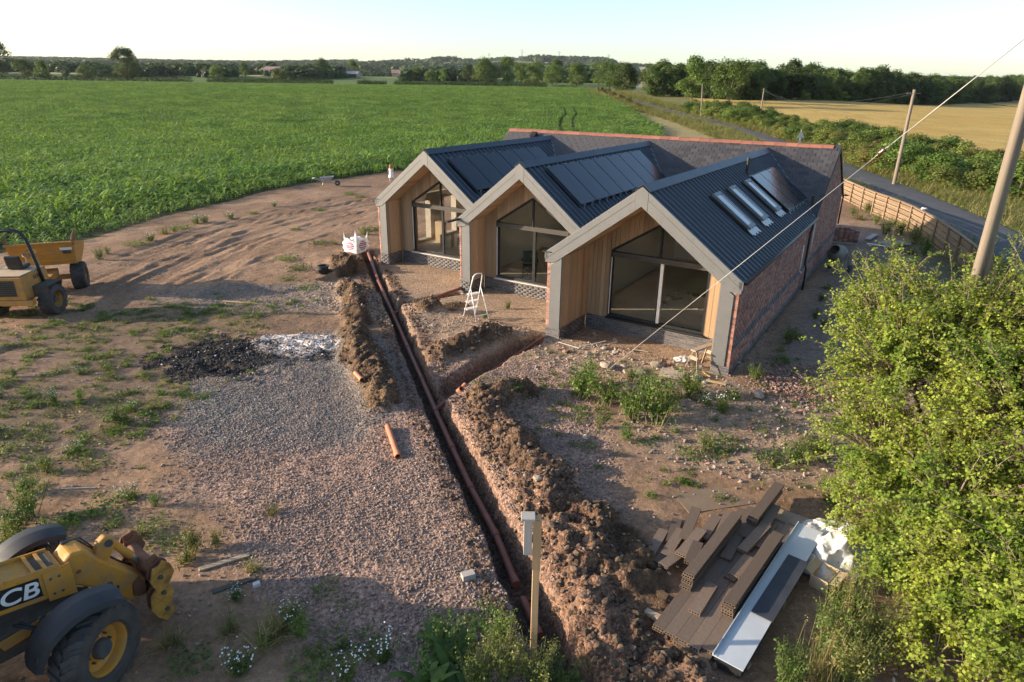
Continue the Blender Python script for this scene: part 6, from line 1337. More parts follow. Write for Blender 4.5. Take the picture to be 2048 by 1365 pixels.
m = MB(); m.box((.95,0,1.50), (.02,1.8,.05)); m.box((1.06,0,1.20), (.02,1.7,.05)); fpart(m).build('skip_rib', M_yeld, skp)['kind'] = 'stuff'
m = MB(); m.box((.862,-.72,1.63), (.012,.36,.10), M=Matrix.Rotation(-.35, 4, 'Y')); fpart(m).build('warning_label', M_white, skp)
m = MB(); m.box((.915,-.72,1.50), (.012,.24,.12), M=Matrix.Rotation(-.35, 4, 'Y')); fpart(m).build('data_plate', M_chas, skp)
# ------------------------------------------------------------ composite boards and panels by the hawthorn
A2 = Vector((.625,.781,0)); B2 = Vector((.781,-.625,0)); D0 = Vector((2.0,6.85,0))
def board_mesh(L, W_=.165, T=.044):
    """hollow composite board: top and bottom skins, edges and webs, open ends"""
    m = MB(); m.box((L/2,0,T-.004), (L,W_,.008)); m.box((L/2,0,.004), (L,W_,.008))
    for k in range(5): m.box((L/2,-W_/2+.004+(W_-.008)*k/4,T/2), (L,.008,T-.016))
    return m
bset = {}
def board(across, along, L, lev, yaw=0.0, tilt=0.0, dz=0.0, grp='long', lab=None, wd=.165):
    key = (round(L,1), wd)
    if key not in bset: bset[key] = board_mesh(L, wd).mesh('board'); bset[key].materials.append(M_deck)
    p = D0+A2*along+B2*across; o = link('decking_board', bset[key]); zg = h1(D0.x+A2.x*1.8, D0.y+A2.y*1.8)
    o.location = (p.x, p.y, zg+.09+lev*.046+dz); o.rotation_euler = (0, tilt, math.atan2(A2.y, A2.x)+yaw); tag(o, lab, 'board', grp); return o
LB = 'long brown composite board in the bottom layer of the stack by the hawthorn'
for i in range(5): board(.02+i*.168, random.uniform(-.05,.06), 3.6, 0, random.uniform(-.006,.006), grp='long boards in the stack', lab=LB)
for i in range(5): board(.03+i*.168, random.uniform(.0,.15), 3.4, 1, random.uniform(-.006,.006), grp='long boards in the stack', lab=LB)
LT = 'brown board in the tall pile on the left side of the stack'
for i in range(5): board(-.02+random.uniform(-.012,.012), .95+random.uniform(-.06,.06), 1.9, 2+i, random.uniform(-.015,.015), grp='boards of the tall pile', lab=LT)
LR = 'brown board in the raised pile along the silver panel'
for i in range(5): board(.66+random.uniform(-.012,.012), .85+random.uniform(-.06,.06), 2.0, 2+i, random.uniform(-.012,.012), grp='boards of the raised pile', lab=LR)
LS = 'short offcut of brown board lying crosswise on the stack'
for (a, b, L, lv, yw, tl) in ((.30,.55,.7,2,.05,0),(.42,1.5,.8,2,-.06,0),(.20,1.9,.9,2,.10,.02),(.34,2.2,.9,3,-.08,0),(.48,2.5,.8,2,.03,0),(.46,1.55,.6,3,-.03,.02),(.22,2.6,.7,2,.0,0),(.40,2.95,.8,3,.06,0)): board(a, b, L, lv, yw, tl, grp='offcuts on the stack', lab=LS)
LN = 'brown board in the neat pile at the far end of the stack'
for i in range(5): board(.20+random.uniform(-.012,.012), 3.0+random.uniform(-.04,.04), 1.3, i-1+2, random.uniform(-.012,.012), grp='boards of the far pile', lab=LN)
LH = 'loose brown offcut in the heap left of the stacked boards'
for (a, b, L, lv, yw, tl) in ((-.82,1.35,.75,0,.16,.02),(-.62,1.30,.8,0,.06,0),(-.60,1.5,.75,1,.12,.03),(-.42,1.45,.8,0,-.05,0),(-.40,1.55,.8,1,.02,0),(-.40,1.58,.8,2,-.04,0),(-.38,1.55,.8,3,.03,0),(-.36,1.5,.8,4,0,0),(-.22,1.8,.9,0,.15,0),(-.55,2.05,.9,1,.20,-.05),(-.30,2.2,.8,2,.1,.05),(-.20,2.3,.75,1,-.1,0),(-.70,1.9,.7,0,.3,.04),(-.15,1.35,.6,5,.2,.06),(-.5,1.2,.6,2,-.15,.05),(-.05,2.75,.8,0,.08,0),(-.12,2.5,.7,2,.18,.03)): board(a, b, L, lv, yw, tl, dz=-.05, grp='loose offcuts beside the stack', lab=LH)
zg = h1(3.2,8.0)
for b_ in (.3, 1.7, 3.1):
    p = D0+A2*b_+B2*.45; o = tag(link('timber_bearer', MB().box((0,0,0), (.09,1.5,.09)).mesh('timber_bearer')), 'timber bearer carrying the stacked boards', 'timber', 'bearers under the boards'); o.data.materials.append(M_ply); o.location = (p.x, p.y, zg+.035); o.rotation_euler = (0,0,math.atan2(A2.y, A2.x))
def along_box(name, label, cat, across, along, L, W_, T, z, mat, yaw=0.0, lip=None):
    p = D0+A2*along+B2*across; m = MB(); m.box((L/2,0,T/2), (L,W_,T))
    if lip: m.box((L/2,W_/2-.006,T+lip/2), (L,.012,lip)); m.box((L/2,W_/2-.05,T+.003), (L,.012,.006))
    me = m.mesh(name); me.materials.append(mat); o = tag(link(name, me), label, cat); o.location = (p.x, p.y, zg+z); o.rotation_euler = (0,0,math.atan2(A2.y, A2.x)+yaw); return o
along_box('steel_profile', 'dark steel profiles lying under the silver panel', 'steel profile', 1.0, .0, 3.5, .36, .15, .08, M_dark)
along_box('coated_panel', 'long silver white panel with a raised edge beside the boards', 'panel', 1.0, -.02, 3.52, .40, .012, .235, M_silver, 0, .035)
along_box('smoked_sheet', 'dark smoked sheet lying on the silver panel', 'sheet', 1.07, 1.0, 1.55, .30, .012, .262, M_smoke, -.012)
# plywood sheets half buried before and behind the stack
M_dirtply = plain('dirty_plywood', (.215,.155,.105), (.165,.115,.08), 3, .95, bump=.3)
def sheet(label, x, y, rz, lx_, ly_, mat=M_ply, z=.02, tilt=0.0):
    m = MB(); m.box((0,0,0), (lx_,ly_,.018)); me = m.mesh('plywood_sheet'); me.materials.append(mat); o = tag(link('plywood_sheet', me), label, 'sheet'); o.location = (x, y, h1(x, y)+z); o.rotation_euler = (tilt, 0, rz)
sheet('dusty plywood sheet on the dirt above the loose offcuts', 3.7, 10.2, .25, 1.3, .8, M_dirtply, .0); sheet('thin plywood sheet under the far end of the silver panel', 4.9, 9.25, -.6, .9, .8)
# ------------------------------------------------------------ sacks and boxes
def crumple(name, label, x, y, dims, seed, mat, cat='sack', rz=0.0, z=0.0):
    bm = bmesh.new(); bmesh.ops.create_icosphere(bm, subdivisions=5, radius=1.0); r_ = np.random.default_rng(seed); N = r_.normal(size=(26,3)); N /= np.linalg.norm(N, axis=1)[:,None]; ph = r_.uniform(0,6.28,26); fq = r_.uniform(1.5,7,26); am = .42/fq**.8
    for v in bm.verts:
        p = np.array(v.co[:]); d = (am*(np.abs(np.sin(fq*(N@p)+ph))-.62)).sum(); k = max(.45, 1+.62*d); q = p*k*np.array(dims); q[2] = max(q[2], -dims[2]*.35); v.co = q
    me = bpy.data.meshes.new(name); bm.to_mesh(me); bm.free(); me.materials.append(mat); smooth_by_angle(me, 32)
    o = tag(link(name, me), label, cat); o.location = (x, y, h1(x, y)+dims[2]*.3+z); o.rotation_euler = (0,0,rz); return o
def cloth_heap(name, label, x, y, rx, ry, h, seed, rz=0.0, mat=None, cat='sack'):
    nr, na = 46, 120; r = np.linspace(0, 1, nr)[:,None]; a = np.linspace(0, 2*np.pi, na, endpoint=False)[None]
    out = .72+.5*fbm(np.cos(a)*2+seed, np.sin(a)*2, 1.0, 3, seed); X_ = r*np.cos(a)*out; Y_ = r*np.sin(a)*out
    rid = 1-np.abs(2*fbm(X_+seed, Y_*1.4, .75, 3, seed+3)-1); rid2 = 1-np.abs(2*fbm(X_*1.3+seed, Y_, .26, 2, seed+7)-1)
    Z_ = h*((1-r**2)*(.25+1.1*fbm(X_+seed, Y_, .8, 2, seed+1))+.85*(rid-.55)*(1-r**4)+.12*(rid2-.5)*(1-r**6)); Z_ = np.maximum(Z_, .012)
    V = np.stack([X_*rx, Y_*ry, Z_], -1).reshape(-1,3); ii = np.arange(nr*na).reshape(nr, na); F = np.stack([ii[:-1], ii[1:], np.roll(ii, -1, 1)[1:], np.roll(ii, -1, 1)[:-1]], -1).reshape(-1,4)
    o = tag(link(name, np_mesh(name, V, F, mat or M_sheetw, True)), label, cat); sm = o.modifiers.new('thick', 'SOLIDIFY'); sm.thickness = .006; o.location = (x, y, h1(x, y)+.02); o.rotation_euler = (0,0,rz); return o
M_sheetw = plain('white_sheeting', (.56,.545,.52), (.42,.405,.38), 3, .6, spec=.4)
cloth_heap('rubble_sack', 'big crumpled white sack beside the hawthorn', 5.25,8.55,.62,.50,.34,3,.4); cloth_heap('rubble_sack', 'white sack spread flat behind the big crumpled sack', 5.45,9.1,.62,.34,.24,8,-.2)
cloth_heap('rubble_sack', 'torn pale sack next to the cardboard box', 4.72,8.28,.22,.42,.16,14,.7,M_sack); cloth_heap('rubble_sack', 'white plastic sheet bundle lying in the shaded yard beyond the hawthorn', 13.78,22.7,.95,.65,.42,19)
crumple('plaster_bag', 'small white bag by the sill of the right gable', 4.75,16.75,(.22,.15,.12), 25, M_sack)
crumple('dark_bag', 'small black bag between the silver panel and the sacks', 4.50,8.42,(.12,.22,.12), 26, M_black)
o = thing('cardboard_box', 'open cardboard box beside the white sacks', 'box', (4.78,7.95,h1(4.78,7.95)), .75)
m = MB(); m.box((0,0,.005), (.42,.26,.01)); m.box((-.205,0,.11), (.01,.26,.20)); m.box((.205,0,.11), (.01,.26,.20)); m.box((0,-.126,.11), (.40,.008,.20)); m.box((0,.126,.11), (.40,.008,.20)); m.build('carton', M_card, o)
m = MB(); m.box((0,-.19,.21), (.40,.13,.006), M=Matrix.Rotation(-.25,4,'X')); m.build('flap', M_card, o); m = MB(); m.box((0,.18,.23), (.40,.13,.006), M=Matrix.Rotation(.5,4,'X')); m.build('flap', M_card, o)
for (nm, lb, x, y, rz, d, mt) in (('timber_plank','long thin plank lying on the gravel between the dumper and the spoil heap',-9.0,21.05,-.12,(1.75,.07,.03),M_post),('timber_plank','plank on the rubble left of the wooden trestle',3.75,14.95,.32,(1.5,.10,.03),M_post),('timber_plank','short plank between the trestle and the corner pier',5.05,15.05,-.5,(.75,.09,.03),M_post),('timber_plank','grey plank near the carriage of the telehandler',-4.1,7.75,.55,(.62,.10,.03),M_chas),('timber_plank','brown plank half hidden in weeds right of the telehandler',-4.45,8.25,.5,(.75,.09,.025),M_ply),('timber_batten','thin pale batten on the dirt at the left',-7.95,10.2,.06,(.65,.025,.02),M_oldw),('timber_plank','pale plank in the shaded yard behind the hawthorn',11.2,19.2,1.0,(1.2,.2,.03),M_oldw),('concrete_block','small concrete block on the gravel near the end of the drain pipe',-.62,7.95,.4,(.20,.13,.09),M_concrete),('broken_slab','pale broken slab before the right gable',3.2,15.55,.3,(.5,.38,.07),M_rubble),('broken_slab','cracked mortar slab between the weeds and the trestle',4.15,15.45,-.4,(.62,.42,.08),M_rubble),('white_chip','white lump of plaster by the grey plank',-3.75,7.72,.6,(.10,.07,.06),M_sack)):
    m = MB(); m.box((0,0,0), d, taper=.97); me = m.mesh(nm); me.materials.append(mt); o = tag(link(nm, me), lb, 'plank' if 'plank' in nm or 'batten' in nm else ('block' if 'block' in nm else 'rubble')); o.location = (x, y, h1(x, y)+d[2]*.6); o.rotation_euler = (random.uniform(-.04,.04), random.uniform(-.04,.04), rz)
# broken bricks, mortar lumps and laths dropped in front of the right gable
cb = [stone_mesh('chunk', 900+i, [M_brickR, M_rubble, M_rubble, M_concrete][i], .6, .3) for i in range(4)]
for i in range(34):
    hx_, hy_ = random.uniform(-4.6, .3), random.uniform(-1.5, 1.4); p = HO+HX*hx_+HY*hy_
    if i < 24: o = tag(link('broken_brick', random.choice(cb)), 'broken brick or mortar lump on the rubble before the right gable', 'rubble', 'lumps before the right gable'); s_ = random.uniform(.09,.24); o.scale = (s_, s_, s_)
    else:
        m = MB(); m.box((0,0,0), (random.uniform(.3,.9), .035, .02)); me = m.mesh('timber_lath'); me.materials.append(random.choice([M_post, M_ply, M_oldw])); o = tag(link('timber_lath', me), 'thin timber lath dropped on the rubble before the right gable', 'lath', 'laths before the right gable')
    o.location = (p.x, p.y, h1(p.x, p.y)+.03); o.rotation_euler = (random.uniform(-.2,.2), random.uniform(-.1,.1), random.uniform(0,6.28))
for (x, y, s_) in ((2.55,15.9,.42),(3.9,16.1,.36),(1.6,12.2,.16),(4.7,15.2,.3),(.5,10.1,.2),(6.0,14.3,.34),(1.9,9.6,.18)):
    o = tag(link('boulder', stone_mesh('boulder', int(s_*1000), M_rubble, .6, .3, 2)), 'larger pale stone lying on the dirt between the spoil heap and the house', 'stone', 'larger pale stones'); o.scale = (s_, s_, s_); o.location = (x, y, h1(x, y)+s_*.15); o.rotation_euler = (0,0,x*7)
# ------------------------------------------------------------ post with a weathered box, trestle
o = thing('wooden_post', 'tall pale timber post standing in weeds at the bottom edge', 'post', (.33,6.45,h1(.33,6.45)-.1))
m = MB(); m.box((0,0,1.15), (.085,.085,2.45)); m.build('shaft', M_post, o, bevel=.005); m = MB(); m.box((.0,-.049,2.0), (.10,.012,.72)); m.build('facing_board', M_post, o)
o = thing('post_box', 'small weathered grey timber box with a flat lid fixed to the pale post', 'box', (.22,6.43,h1(.33,6.45)-.1))
m = MB(); m.box((0,0,2.12), (.10,.09,.50)); m.build('body', M_oldw, o, bevel=.004); m = MB(); m.box((0,0,2.395), (.165,.155,.035)); m.build('lid', M_oldw, o, bevel=.005)
o = thing('trestle', 'wooden saw trestle leaning at the corner of the right gable', 'trestle', (4.98,15.85,h1(4.98,15.85)), R(38))
m = MB(); m.box((0,0,.62), (.80,.16,.04)); m.build('top_plank', M_ply, o, bevel=.003)
for sx_ in (-1, 1):
    for sy_ in (-1, 1): m = MB(); m.bar((sx_*.30,sy_*.05,.61), (sx_*.40,sy_*.24,-.02), .05, .025); m.build('leg', M_ply, o)
    m = MB(); m.box((sx_*.34,0,.40), (.02,.26,.10)); m.build('brace', M_ply, o)
# ------------------------------------------------------------ yard: mixer, brick pack, scrap
mx = thing('concrete_mixer', 'dirty concrete mixer standing by the rear corner of the house', 'mixer', (13.25,26.2,h1(13.25,26.2)), R(-140))
M_mix = plain('cement_caked_metal', (.17,.155,.135), (.25,.22,.19), 7, .9, bump=.4)
m = MB(); m.lathe([(.02,-.40),(.20,-.38),(.34,-.16),(.36,.02),(.30,.22),(.20,.42),(.185,.42),(.28,.2),(.33,.0),(.2,-.34)], 22, Matrix.Translation((0,0,.80)) @ Matrix.Rotation(R(62),4,'Y')); m.build('drum', M_mix, mx, 'auto')
for s_ in (-1, 1):
    m = MB(); m.tube([(.0,s_*.42,.82),(.25,s_*.36,.02)], .025, 8); m.tube([(.0,s_*.42,.82),(-.42,s_*.34,.16)], .025, 8); m.build('stand_leg', M_mix, mx)
    m = MB(); m.lathe([(.02,-.04),(.15,-.04),(.16,0),(.15,.04),(.02,.04)], 14, Matrix.Translation((-.42,s_*.40,.16)) @ Matrix.Rotation(math.pi/2,4,'X')); m.build('wheel', M_tyre, mx)
m = MB(); m.tube([(0,-.44,.82),(0,.44,.82)], .03, 8); m.box((-.2,-.30,.62), (.34,.24,.30)); m.build('motor_box', M_mix, mx, bevel=.02)
bp = thing('brick_pack', 'pack of red bricks stacked beyond the rear corner of the house', 'brick pack', (16.3,31.9,h1(16.3,31.9)), R(-20)); V = []; F = []; L = []
m = MB()
for k in range(10):
    for i in range(5 if k < 8 else 4):
        for j in range(9):
            if k == 9 and (j > 5 or i > 2): continue
            m.box((-.48+i*.228+random.uniform(-.012,.012), -.48+j*.108+random.uniform(-.008,.008), .14+k*.069), (.215,.1,.065), rz=random.uniform(-.04,.04))
r_ = np.repeat(np.random.default_rng(5).uniform(0,1,len(m.v)//8), 8); me = np_mesh('bricks', np.array(m.v), np.array(m.f), M_brickRj, False, {'rnd': r_}); o = link('bricks', me, bp); o['kind'] = 'stuff'
m = MB()
for i in range(3): m.box((0,-.45+i*.45,.05), (1.15,.09,.10))
m.build('pallet', M_oldw, bp)
for (lb, x, y, rz, d, mt, tl) in (('rusty metal sheet among the scrap behind the brick pack',18.4,31.2,.4,(1.6,.7,.02),M_ply,.08),('pale board leaning in the scrap beside the fence',18.0,32.6,.9,(1.9,.25,.03),M_oldw,.05),('white strip among the scrap near the brick pack',17.6,30.6,-.5,(1.5,.12,.03),M_white,.0),('grey board lying against the foot of the brick pack',15.4,33.2,.2,(1.5,.5,.03),M_oldw,.15)):
    m = MB(); m.box((0,0,.05), d); me = m.mesh('scrap_board'); me.materials.append(mt); o = tag(link('scrap_board', me), lb, 'board'); o.location = (x, y, h1(x, y)+.05); o.rotation_euler = (tl, .03, rz)
# ------------------------------------------------------------ curved timber fence
fc_ = smooth_line([(23.4,52.5),(22.41,46.0),(22.04,42.45),(21.65,39.0),(21.2,36.06),(20.6,33.07),(19.6,29.24),(18.0,24.8),(16.2,21.2)], 10); seg = np.linalg.norm(np.diff(fc_, axis=0), axis=1); acc = np.concatenate([[0], np.cumsum(seg)])
fen = thing('timber_fence', 'curved pale timber fence of horizontal boards along the lane', 'fence', (fc_[0][0], fc_[0][1], 0)); f0 = Vector((fc_[0][0], fc_[0][1], 0)); bay = 1.8; nb_ = int(acc[-1]/bay)
for i in range(nb_+1):
    s_ = i*bay; p = Vector((np.interp(s_, acc, fc_[:,0]), np.interp(s_, acc, fc_[:,1]), 0)); q = Vector((np.interp(s_+bay, acc, fc_[:,0]), np.interp(s_+bay, acc, fc_[:,1]), 0)); zb = h1(p.x, p.y); zq = h1(q.x, q.y)
    m = MB(); m.box(p-f0+Vector((0,0,zb+.62)), (.07,.07,1.38)); m.build('post', M_fence, fen)
    if i == nb_: break
    d = (q-p).normalized(); nn = Vector((-d.y, d.x, 0))
    for k in range(10):
        off = nn*(.085 if k % 2 else .045); z = .10+k*.128
        m = MB(); m.bar(p-f0+off+Vector((0,0,zb+z))+d*.005, q-f0+off+Vector((0,0,zq+z))-d*.005, .022, .104); m.build('board', M_fence, fen)
    m = MB(); m.bar(p-f0+Vector((0,0,zb+1.33)), q-f0+Vector((0,0,zq+1.33)), .14, .03); m.build('capping_rail', M_fence, fen)
crumple('plastic_scrap', 'scrap of white plastic caught on the fence top', 20.75,33.6,(.14,.08,.08), 31, M_sack, 'plastic'); bpy.context.view_layer.update()
bpy.data.objects['plastic_scrap'].location.z = h1(20.6,33.1)+1.42; bpy.data.objects['plastic_scrap'].location.x = 20.66; bpy.data.objects['plastic_scrap'].location.y = 33.2
# ------------------------------------------------------------ poles, wires, sign
def pole(label, x, y, z0, z1, r0, r1, lean=(0,0), second=False):
    o = thing('utility_pole', label, 'pole', (x, y, z0)); m = MB(); h = z1-z0; m.tube([(0,0,-.4),(lean[0]*.5,lean[1]*.5,h*.5),(lean[0],lean[1],h)], r0, 14, rads=[r0, (r0+r1)/2, r1]); m.build('shaft', M_pole, o, 'auto')
    if second: m = MB(); m.tube([(.15,.05,-.4),(.15,.05,4.2),(.10,.04,4.7),(.10,.04,h)], r0*.8, 12, rads=[r0*.85]*2+[r0*.8, r1*.85]); m.build('brace_pole', M_pole, o, 'auto')
    else: m = MB(); m.tube([(lean[0]-.5,lean[1],h-.25),(lean[0]+.5,lean[1],h-.25)], .04, 6); m.tube([(lean[0],lean[1],h-.25),(lean[0],lean[1],h+.02)], r1*1.02, 10); m.build('cross_arm', M_pole, o)
    return o
bigp = pole('thick twin wooden pole rising behind the hawthorn at the right edge', 7.66,10.5,h1(7.66,10.5),8.4,.08,.07, second=True)
pole('leaning wooden pole standing in the hedge beside the lane', 29.79,52.4,h1(29.79,52.4),7.04,.15,.11)
pole('thin pole far down the lane in front of the pale green trees', 36.04,134,1.8,7.7,.14,.10,(-.4,0)); pole('far wooden pole at the corner of the hay field before the wood', 45.35,128,1.7,7.0,.14,.10)
def wire(name, label, pts, r, mat=M_wire):
    m = MB(); m.tube(pts, r, 6); me = m.mesh(name); me.materials.append(mat); return tag(link(name, me), label, 'wire')
def sag(a, b, s_, n=14): a = Vector(a); b = Vector(b); return [a.lerp(b, i/n)-Vector((0,0,s_*4*(i/n)*(1-i/n))) for i in range(n+1)]
a_ = Vector((7.62,10.45,7.95)); b_ = Vector((2.38,15.62,h1(2.38,15.62))); k_ = .245
st = thing('stay_wire', 'steel stay wire running from the twin pole down to the ground before the right gable', 'wire', b_); ra_ = a_-b_; pI = ra_*(1-k_); dv = ra_.normalized(); sd_ = dv.cross(Vector((0,0,1))).normalized()
m = MB(); m.tube([Vector((0,0,-.05)), pI-dv*.12], .006, 6); m.build('lower_strand', M_wire, st, True); m = MB(); m.tube([pI+dv*.12, ra_], .008, 6); m.build('upper_strand', M_wire, st, True)
m = MB(); m.tube([pI-dv*.02+sd_*.03, pI+dv*.10+sd_*.028, pI+dv*.22], .006, 5); m.tube([pI-dv*.02-sd_*.03, pI+dv*.10-sd_*.028, pI+dv*.22], .006, 5); m.tube([pI+dv*.02+sd_*.02, pI-dv*.10+sd_*.018, pI-dv*.22], .006, 5); m.build('loops', M_wire, st, True)
m = MB(); m.lathe([(0,-.075),(.036,-.07),(.042,-.035),(.034,0),(.042,.035),(.036,.07),(0,.075)], 14, Matrix.Translation(pI) @ dv.to_track_quat('Z','Y').to_matrix().to_4x4()); m.build('insulator', M_ceram, st, True)
wire('overhead_wire', 'thin sagging wire between the leaning pole and the far field pole', sag((29.6,52.4,6.85),(45.2,128,6.8),1.4), .02, M_dark); wire('overhead_wire', 'second thin sagging wire towards the far field pole', sag((30.1,52.4,6.85),(45.5,128,6.8),1.9), .02, M_dark)
wire('overhead_wire', 'thin wire from the leaning pole out of the picture to the right', sag((29.9,52.4,6.85),(75,66,7.4),1.6), .02, M_dark)
sg = thing('road_sign', 'back of two stacked triangular road signs on a post beyond the house', 'road sign', (29.2,70,h1(29.2,70))); m = MB(); m.tube([(0,0,0),(0,0,3.0)], .038, 8); m.build('post', M_galv, sg)
for zc in (2.42, 1.62):
    m = MB(); Rm = .48; m.prism([(-Rm*.87,-Rm*.5),(Rm*.87,-Rm*.5),(0,Rm)], .012, Matrix.Translation((0,-.05,zc)) @ Matrix.Rotation(math.pi/2,4,'X')); m.build('sign_plate', M_galv, sg); m = MB(); m.box((0,-.058,zc-.12), (.5,.02,.05)); m.build('bracket', M_galv, sg)
# ------------------------------------------------------------ farm buildings and pylons
M_tin = plain('barn_sheeting', (.42,.40,.37), (.32,.30,.28), .3, .7); M_tinr = plain('rusty_barn_roof', (.30,.13,.08), (.36,.30,.27), .15, .8)
M_bwall = plain('barn_wall', (.50,.47,.42), (.40,.36,.32), .3, .85)
def barn(label, x, y, L, W_, h, hr_, rz, mw, mr, bays=0, lean=False):
    z = float(T0(np.array(x), np.array(y))); o = thing('farm_barn', label, 'barn', (x, y, z), rz)
    m = MB(); m.prism([(-W_/2,0),(W_/2,0),(W_/2,h),(0,hr_),(-W_/2,h)], L, Matrix(((0,0,1,-L/2),(1,0,0,0),(0,1,0,0),(0,0,0,1)))); m.build('wall', mw, o)
    for s_ in (-1, 1): m = MB(); m.bar((0,s_*W_*.27,(h+hr_)/2+.05), (0,s_*W_*.27+.001,(h+hr_)/2+.05), .1, .1) if False else m.add([(-L/2-.3,0,hr_+.12),(L/2+.3,0,hr_+.12),(L/2+.3,s_*(W_/2+.4),h-.05),(-L/2-.3,s_*(W_/2+.4),h-.05),(-L/2-.3,0,hr_+.02),(L/2+.3,0,hr_+.02),(L/2+.3,s_*(W_/2+.4),h-.15),(-L/2-.3,s_*(W_/2+.4),h-.15)], [(0,1,2,3),(7,6,5,4),(0,4,5,1),(1,5,6,2),(2,6,7,3),(3,7,4,0)]); m.build('roof_slope', mr, o)
    for i in range(bays): m = MB(); m.box((-L/2+L*(i+.5)/bays,-W_/2-.03,h*.42), (L/bays*.72,.06,h*.78)); m.build('bay_opening', M_black, o)
    return o
barn('pale gabled barn with a dark open side on the far left skyline', -168,500,17,11,3.6,5.6,.05,M_bwall,M_tinr,4); barn('long low grey barn right of the open barn', -141,480,22,10,3.4,5.4,.02,M_bwall,M_tin,0); barn('low dark shed right of the long barn', -112,470,16,8,2.2,3.8,-.05,M_tinr,M_tin,2); barn('small brick farmhouse with chimneys right of the farm sheds', -88,520,6,5,2.6,4.8,.1,M_tinr,M_tinr,0)
M_lat = plain('pylon_steel', (.36,.38,.40), (.30,.32,.34), .1, .6)
for i, (x, y, h) in enumerate(((22,2480,38),(152,2500,38),(329,2520,34),(-96,2560,30))):
    z = float(T0(np.array(x), np.array(y))); o = thing('pylon', ['tallest lattice pylon left of centre on the hill', 'lattice pylon to the right of the tallest one', 'small lattice pylon above the wood at the right of the hill', 'faint lattice pylon at the left end of the hill'][i], 'pylon', (x, y, z)); m = MB(); b = h*.11
    for sx_ in (-1, 1):
        for sy_ in (-1, 1): m.bar((sx_*b,sy_*b,0), (sx_*b*.22,sy_*b*.22,h*.72), .55, .55); m.bar((sx_*b*.22,sy_*b*.22,h*.72), (0,0,h), .4, .4)
    for k in range(6):
        f0_, f1_ = k/6, (k+1)/6; w0 = b*(1-.78*f0_); w1 = b*(1-.78*f1_)
        for sy_ in (-1, 1): m.bar((-w0,sy_*w0,h*.72*f0_), (w1,sy_*w1,h*.72*f1_), .3, .3); m.bar((w0,sy_*w0,h*.72*f0_), (-w1,sy_*w1,h*.72*f1_), .3, .3)
    m.build('tower', M_lat, o)
    for k, (zz, ww) in enumerate(((.72,.17),(.82,.20),(.92,.14))): m = MB(); m.bar((-h*ww,0,h*zz), (h*ww,0,h*zz), .5, .6); m.build('cross_arm', M_lat, o)
# ------------------------------------------------------------ things inside the glazed rooms
def inside(nm, lb, cat, x, y, z=.39, rz=0.0): 
    p = HO+HX*x+HY*y; return thing(nm, lb, cat, (p.x, p.y, z), -HA+rz)
o = inside('camping_chair', 'dark green folding camping chair behind the glass of the middle gable', 'chair', -8.55, 4.25, rz=.5)
m = MB(); m.box((0,0,.40), (.50,.44,.02)); m.build('seat', M_gcloth, o); m = MB(); m.box((0,.24,.68), (.50,.02,.42), M=Matrix.Rotation(-.15,4,'X')); m.build('backrest', M_gcloth, o)
for (p, q) in (((-.25,-.22,0),(.25,-.22,.42)),((.25,-.22,0),(-.25,-.22,.42)),((-.25,.22,0),(.25,.22,.42)),((.25,.22,0),(-.25,.22,.42)),((-.25,-.22,0),(-.25,.22,.42)),((.25,-.22,0),(.25,.22,.42)),((-.27,.24,.4),(-.27,.28,.9)),((.27,.24,.4),(.27,.28,.9))): m = MB(); m.tube([p, q], .011, 6); m.build('frame_tube', M_dark, o)
for s_ in (-1, 1): m = MB(); m.box((s_*.29,0,.60), (.05,.42,.02)); m.build('armrest', M_gcloth, o)
o = inside('work_table', 'trestle work table behind the camping chair', 'table', -8.1, 5.6, rz=.2); m = MB(); m.box((0,0,.74), (1.5,.6,.04)); m.build('table_top', M_post, o)
for sx_ in (-.6, .6):
    for sy_ in (-1, 1): m = MB(); m.bar((sx_,sy_*.05,.73), (sx_,sy_*.28,0), .05, .03); m.build('leg', M_post, o)
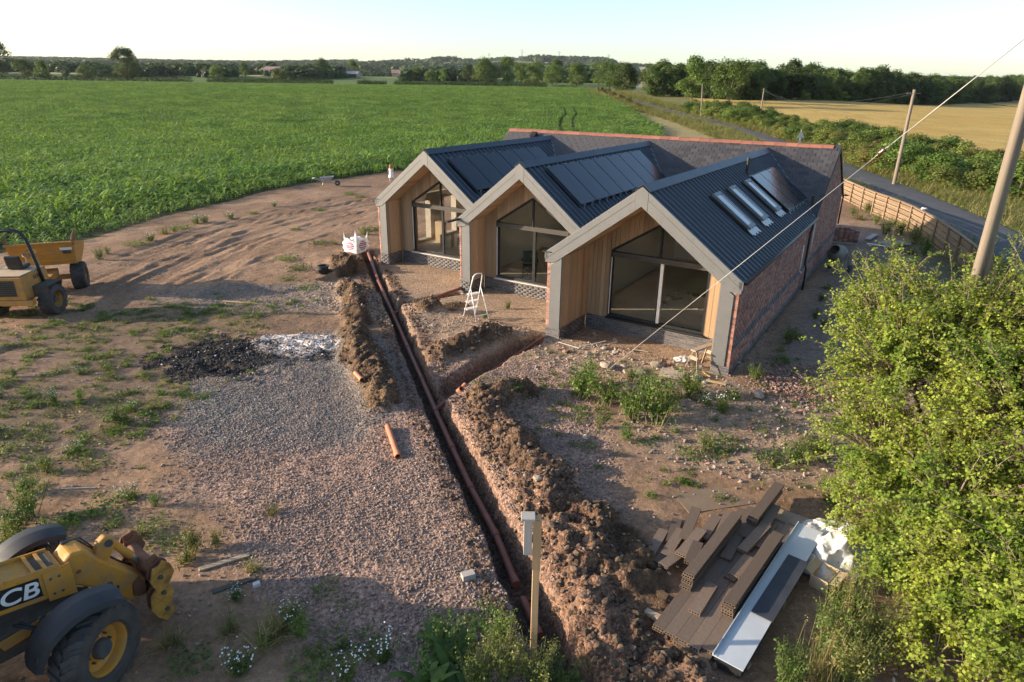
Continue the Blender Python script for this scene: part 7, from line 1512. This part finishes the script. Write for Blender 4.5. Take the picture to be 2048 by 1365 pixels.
for (lb, x, y, rz, d) in (('cardboard box on the floor behind the left gable glass',-13.9,6.2,.3,(.5,.4,.55)),('low cardboard box beside the other box in the left room',-13.2,6.6,-.2,(.6,.45,.4)),('tall carton leaning by the wall of the left room',-14.8,6.9,.1,(.4,.3,.9)),('carton of fittings on the floor of the right room',-2.2,4.4,.4,(.5,.4,.35))):
    m = MB(); m.box((0,0,d[2]/2), d); me = m.mesh('carton'); me.materials.append(M_card); o = tag(link('carton', me), lb, 'box'); p = HO+HX*x+HY*y; o.location = (p.x, p.y, .39); o.rotation_euler = (0,0,-HA+rz)
for i in range(16):
    x, y = random.uniform(-3.4,-1.0), random.uniform(3.0,6.0); m = MB(); m.box((0,0,.02), (random.uniform(.1,.6), random.uniform(.04,.15), .03)); me = m.mesh('offcut'); me.materials.append(random.choice([M_post, M_sack, M_oldw])); o = tag(link('offcut', me), 'scrap of building material on the floor of the right room', 'offcut', 'scraps on the floor of the right room'); p = HO+HX*x+HY*y; o.location = (p.x, p.y, .39); o.rotation_euler = (0,0,random.uniform(0,3))
o = inside('plaster_hoist', 'white step trestle standing in the right room', 'trestle', -1.3, 4.2, rz=.6)
for sx_ in (-.25, .25): m = MB(); m.bar((sx_,0,.75), (sx_*1.2,.25,0), .05, .03); m.build('leg', M_white, o); m = MB(); m.bar((sx_,0,.75), (sx_*1.2,-.25,0), .05, .03); m.build('leg', M_white, o)
m = MB(); m.box((0,0,.76), (.6,.14,.03)); m.build('top_plank', M_white, o)
# ------------------------------------------------------------ haze in the air
hz_ = MB(); hz_.box((0,3000,60), (9000,7400,126)); hm = bpy.data.materials.new('haze_air'); hm.use_nodes = True; nt = hm.node_tree; nt.nodes.remove(nt.nodes['Principled BSDF']); pvn = nt.nodes.new('ShaderNodeVolumePrincipled'); pvn.inputs['Color'].default_value = (.86,.92,1.0,1); pvn.inputs['Density'].default_value = HAZE; pvn.inputs['Anisotropy'].default_value = .2
nt.links.new(pvn.outputs[0], nt.nodes['Material Output'].inputs['Volume'])
if HAZE > 0: ho_ = hz_.build('haze', hm); ho_['kind'] = 'stuff'; ho_['label'] = 'thin pale haze in the air over the fields'
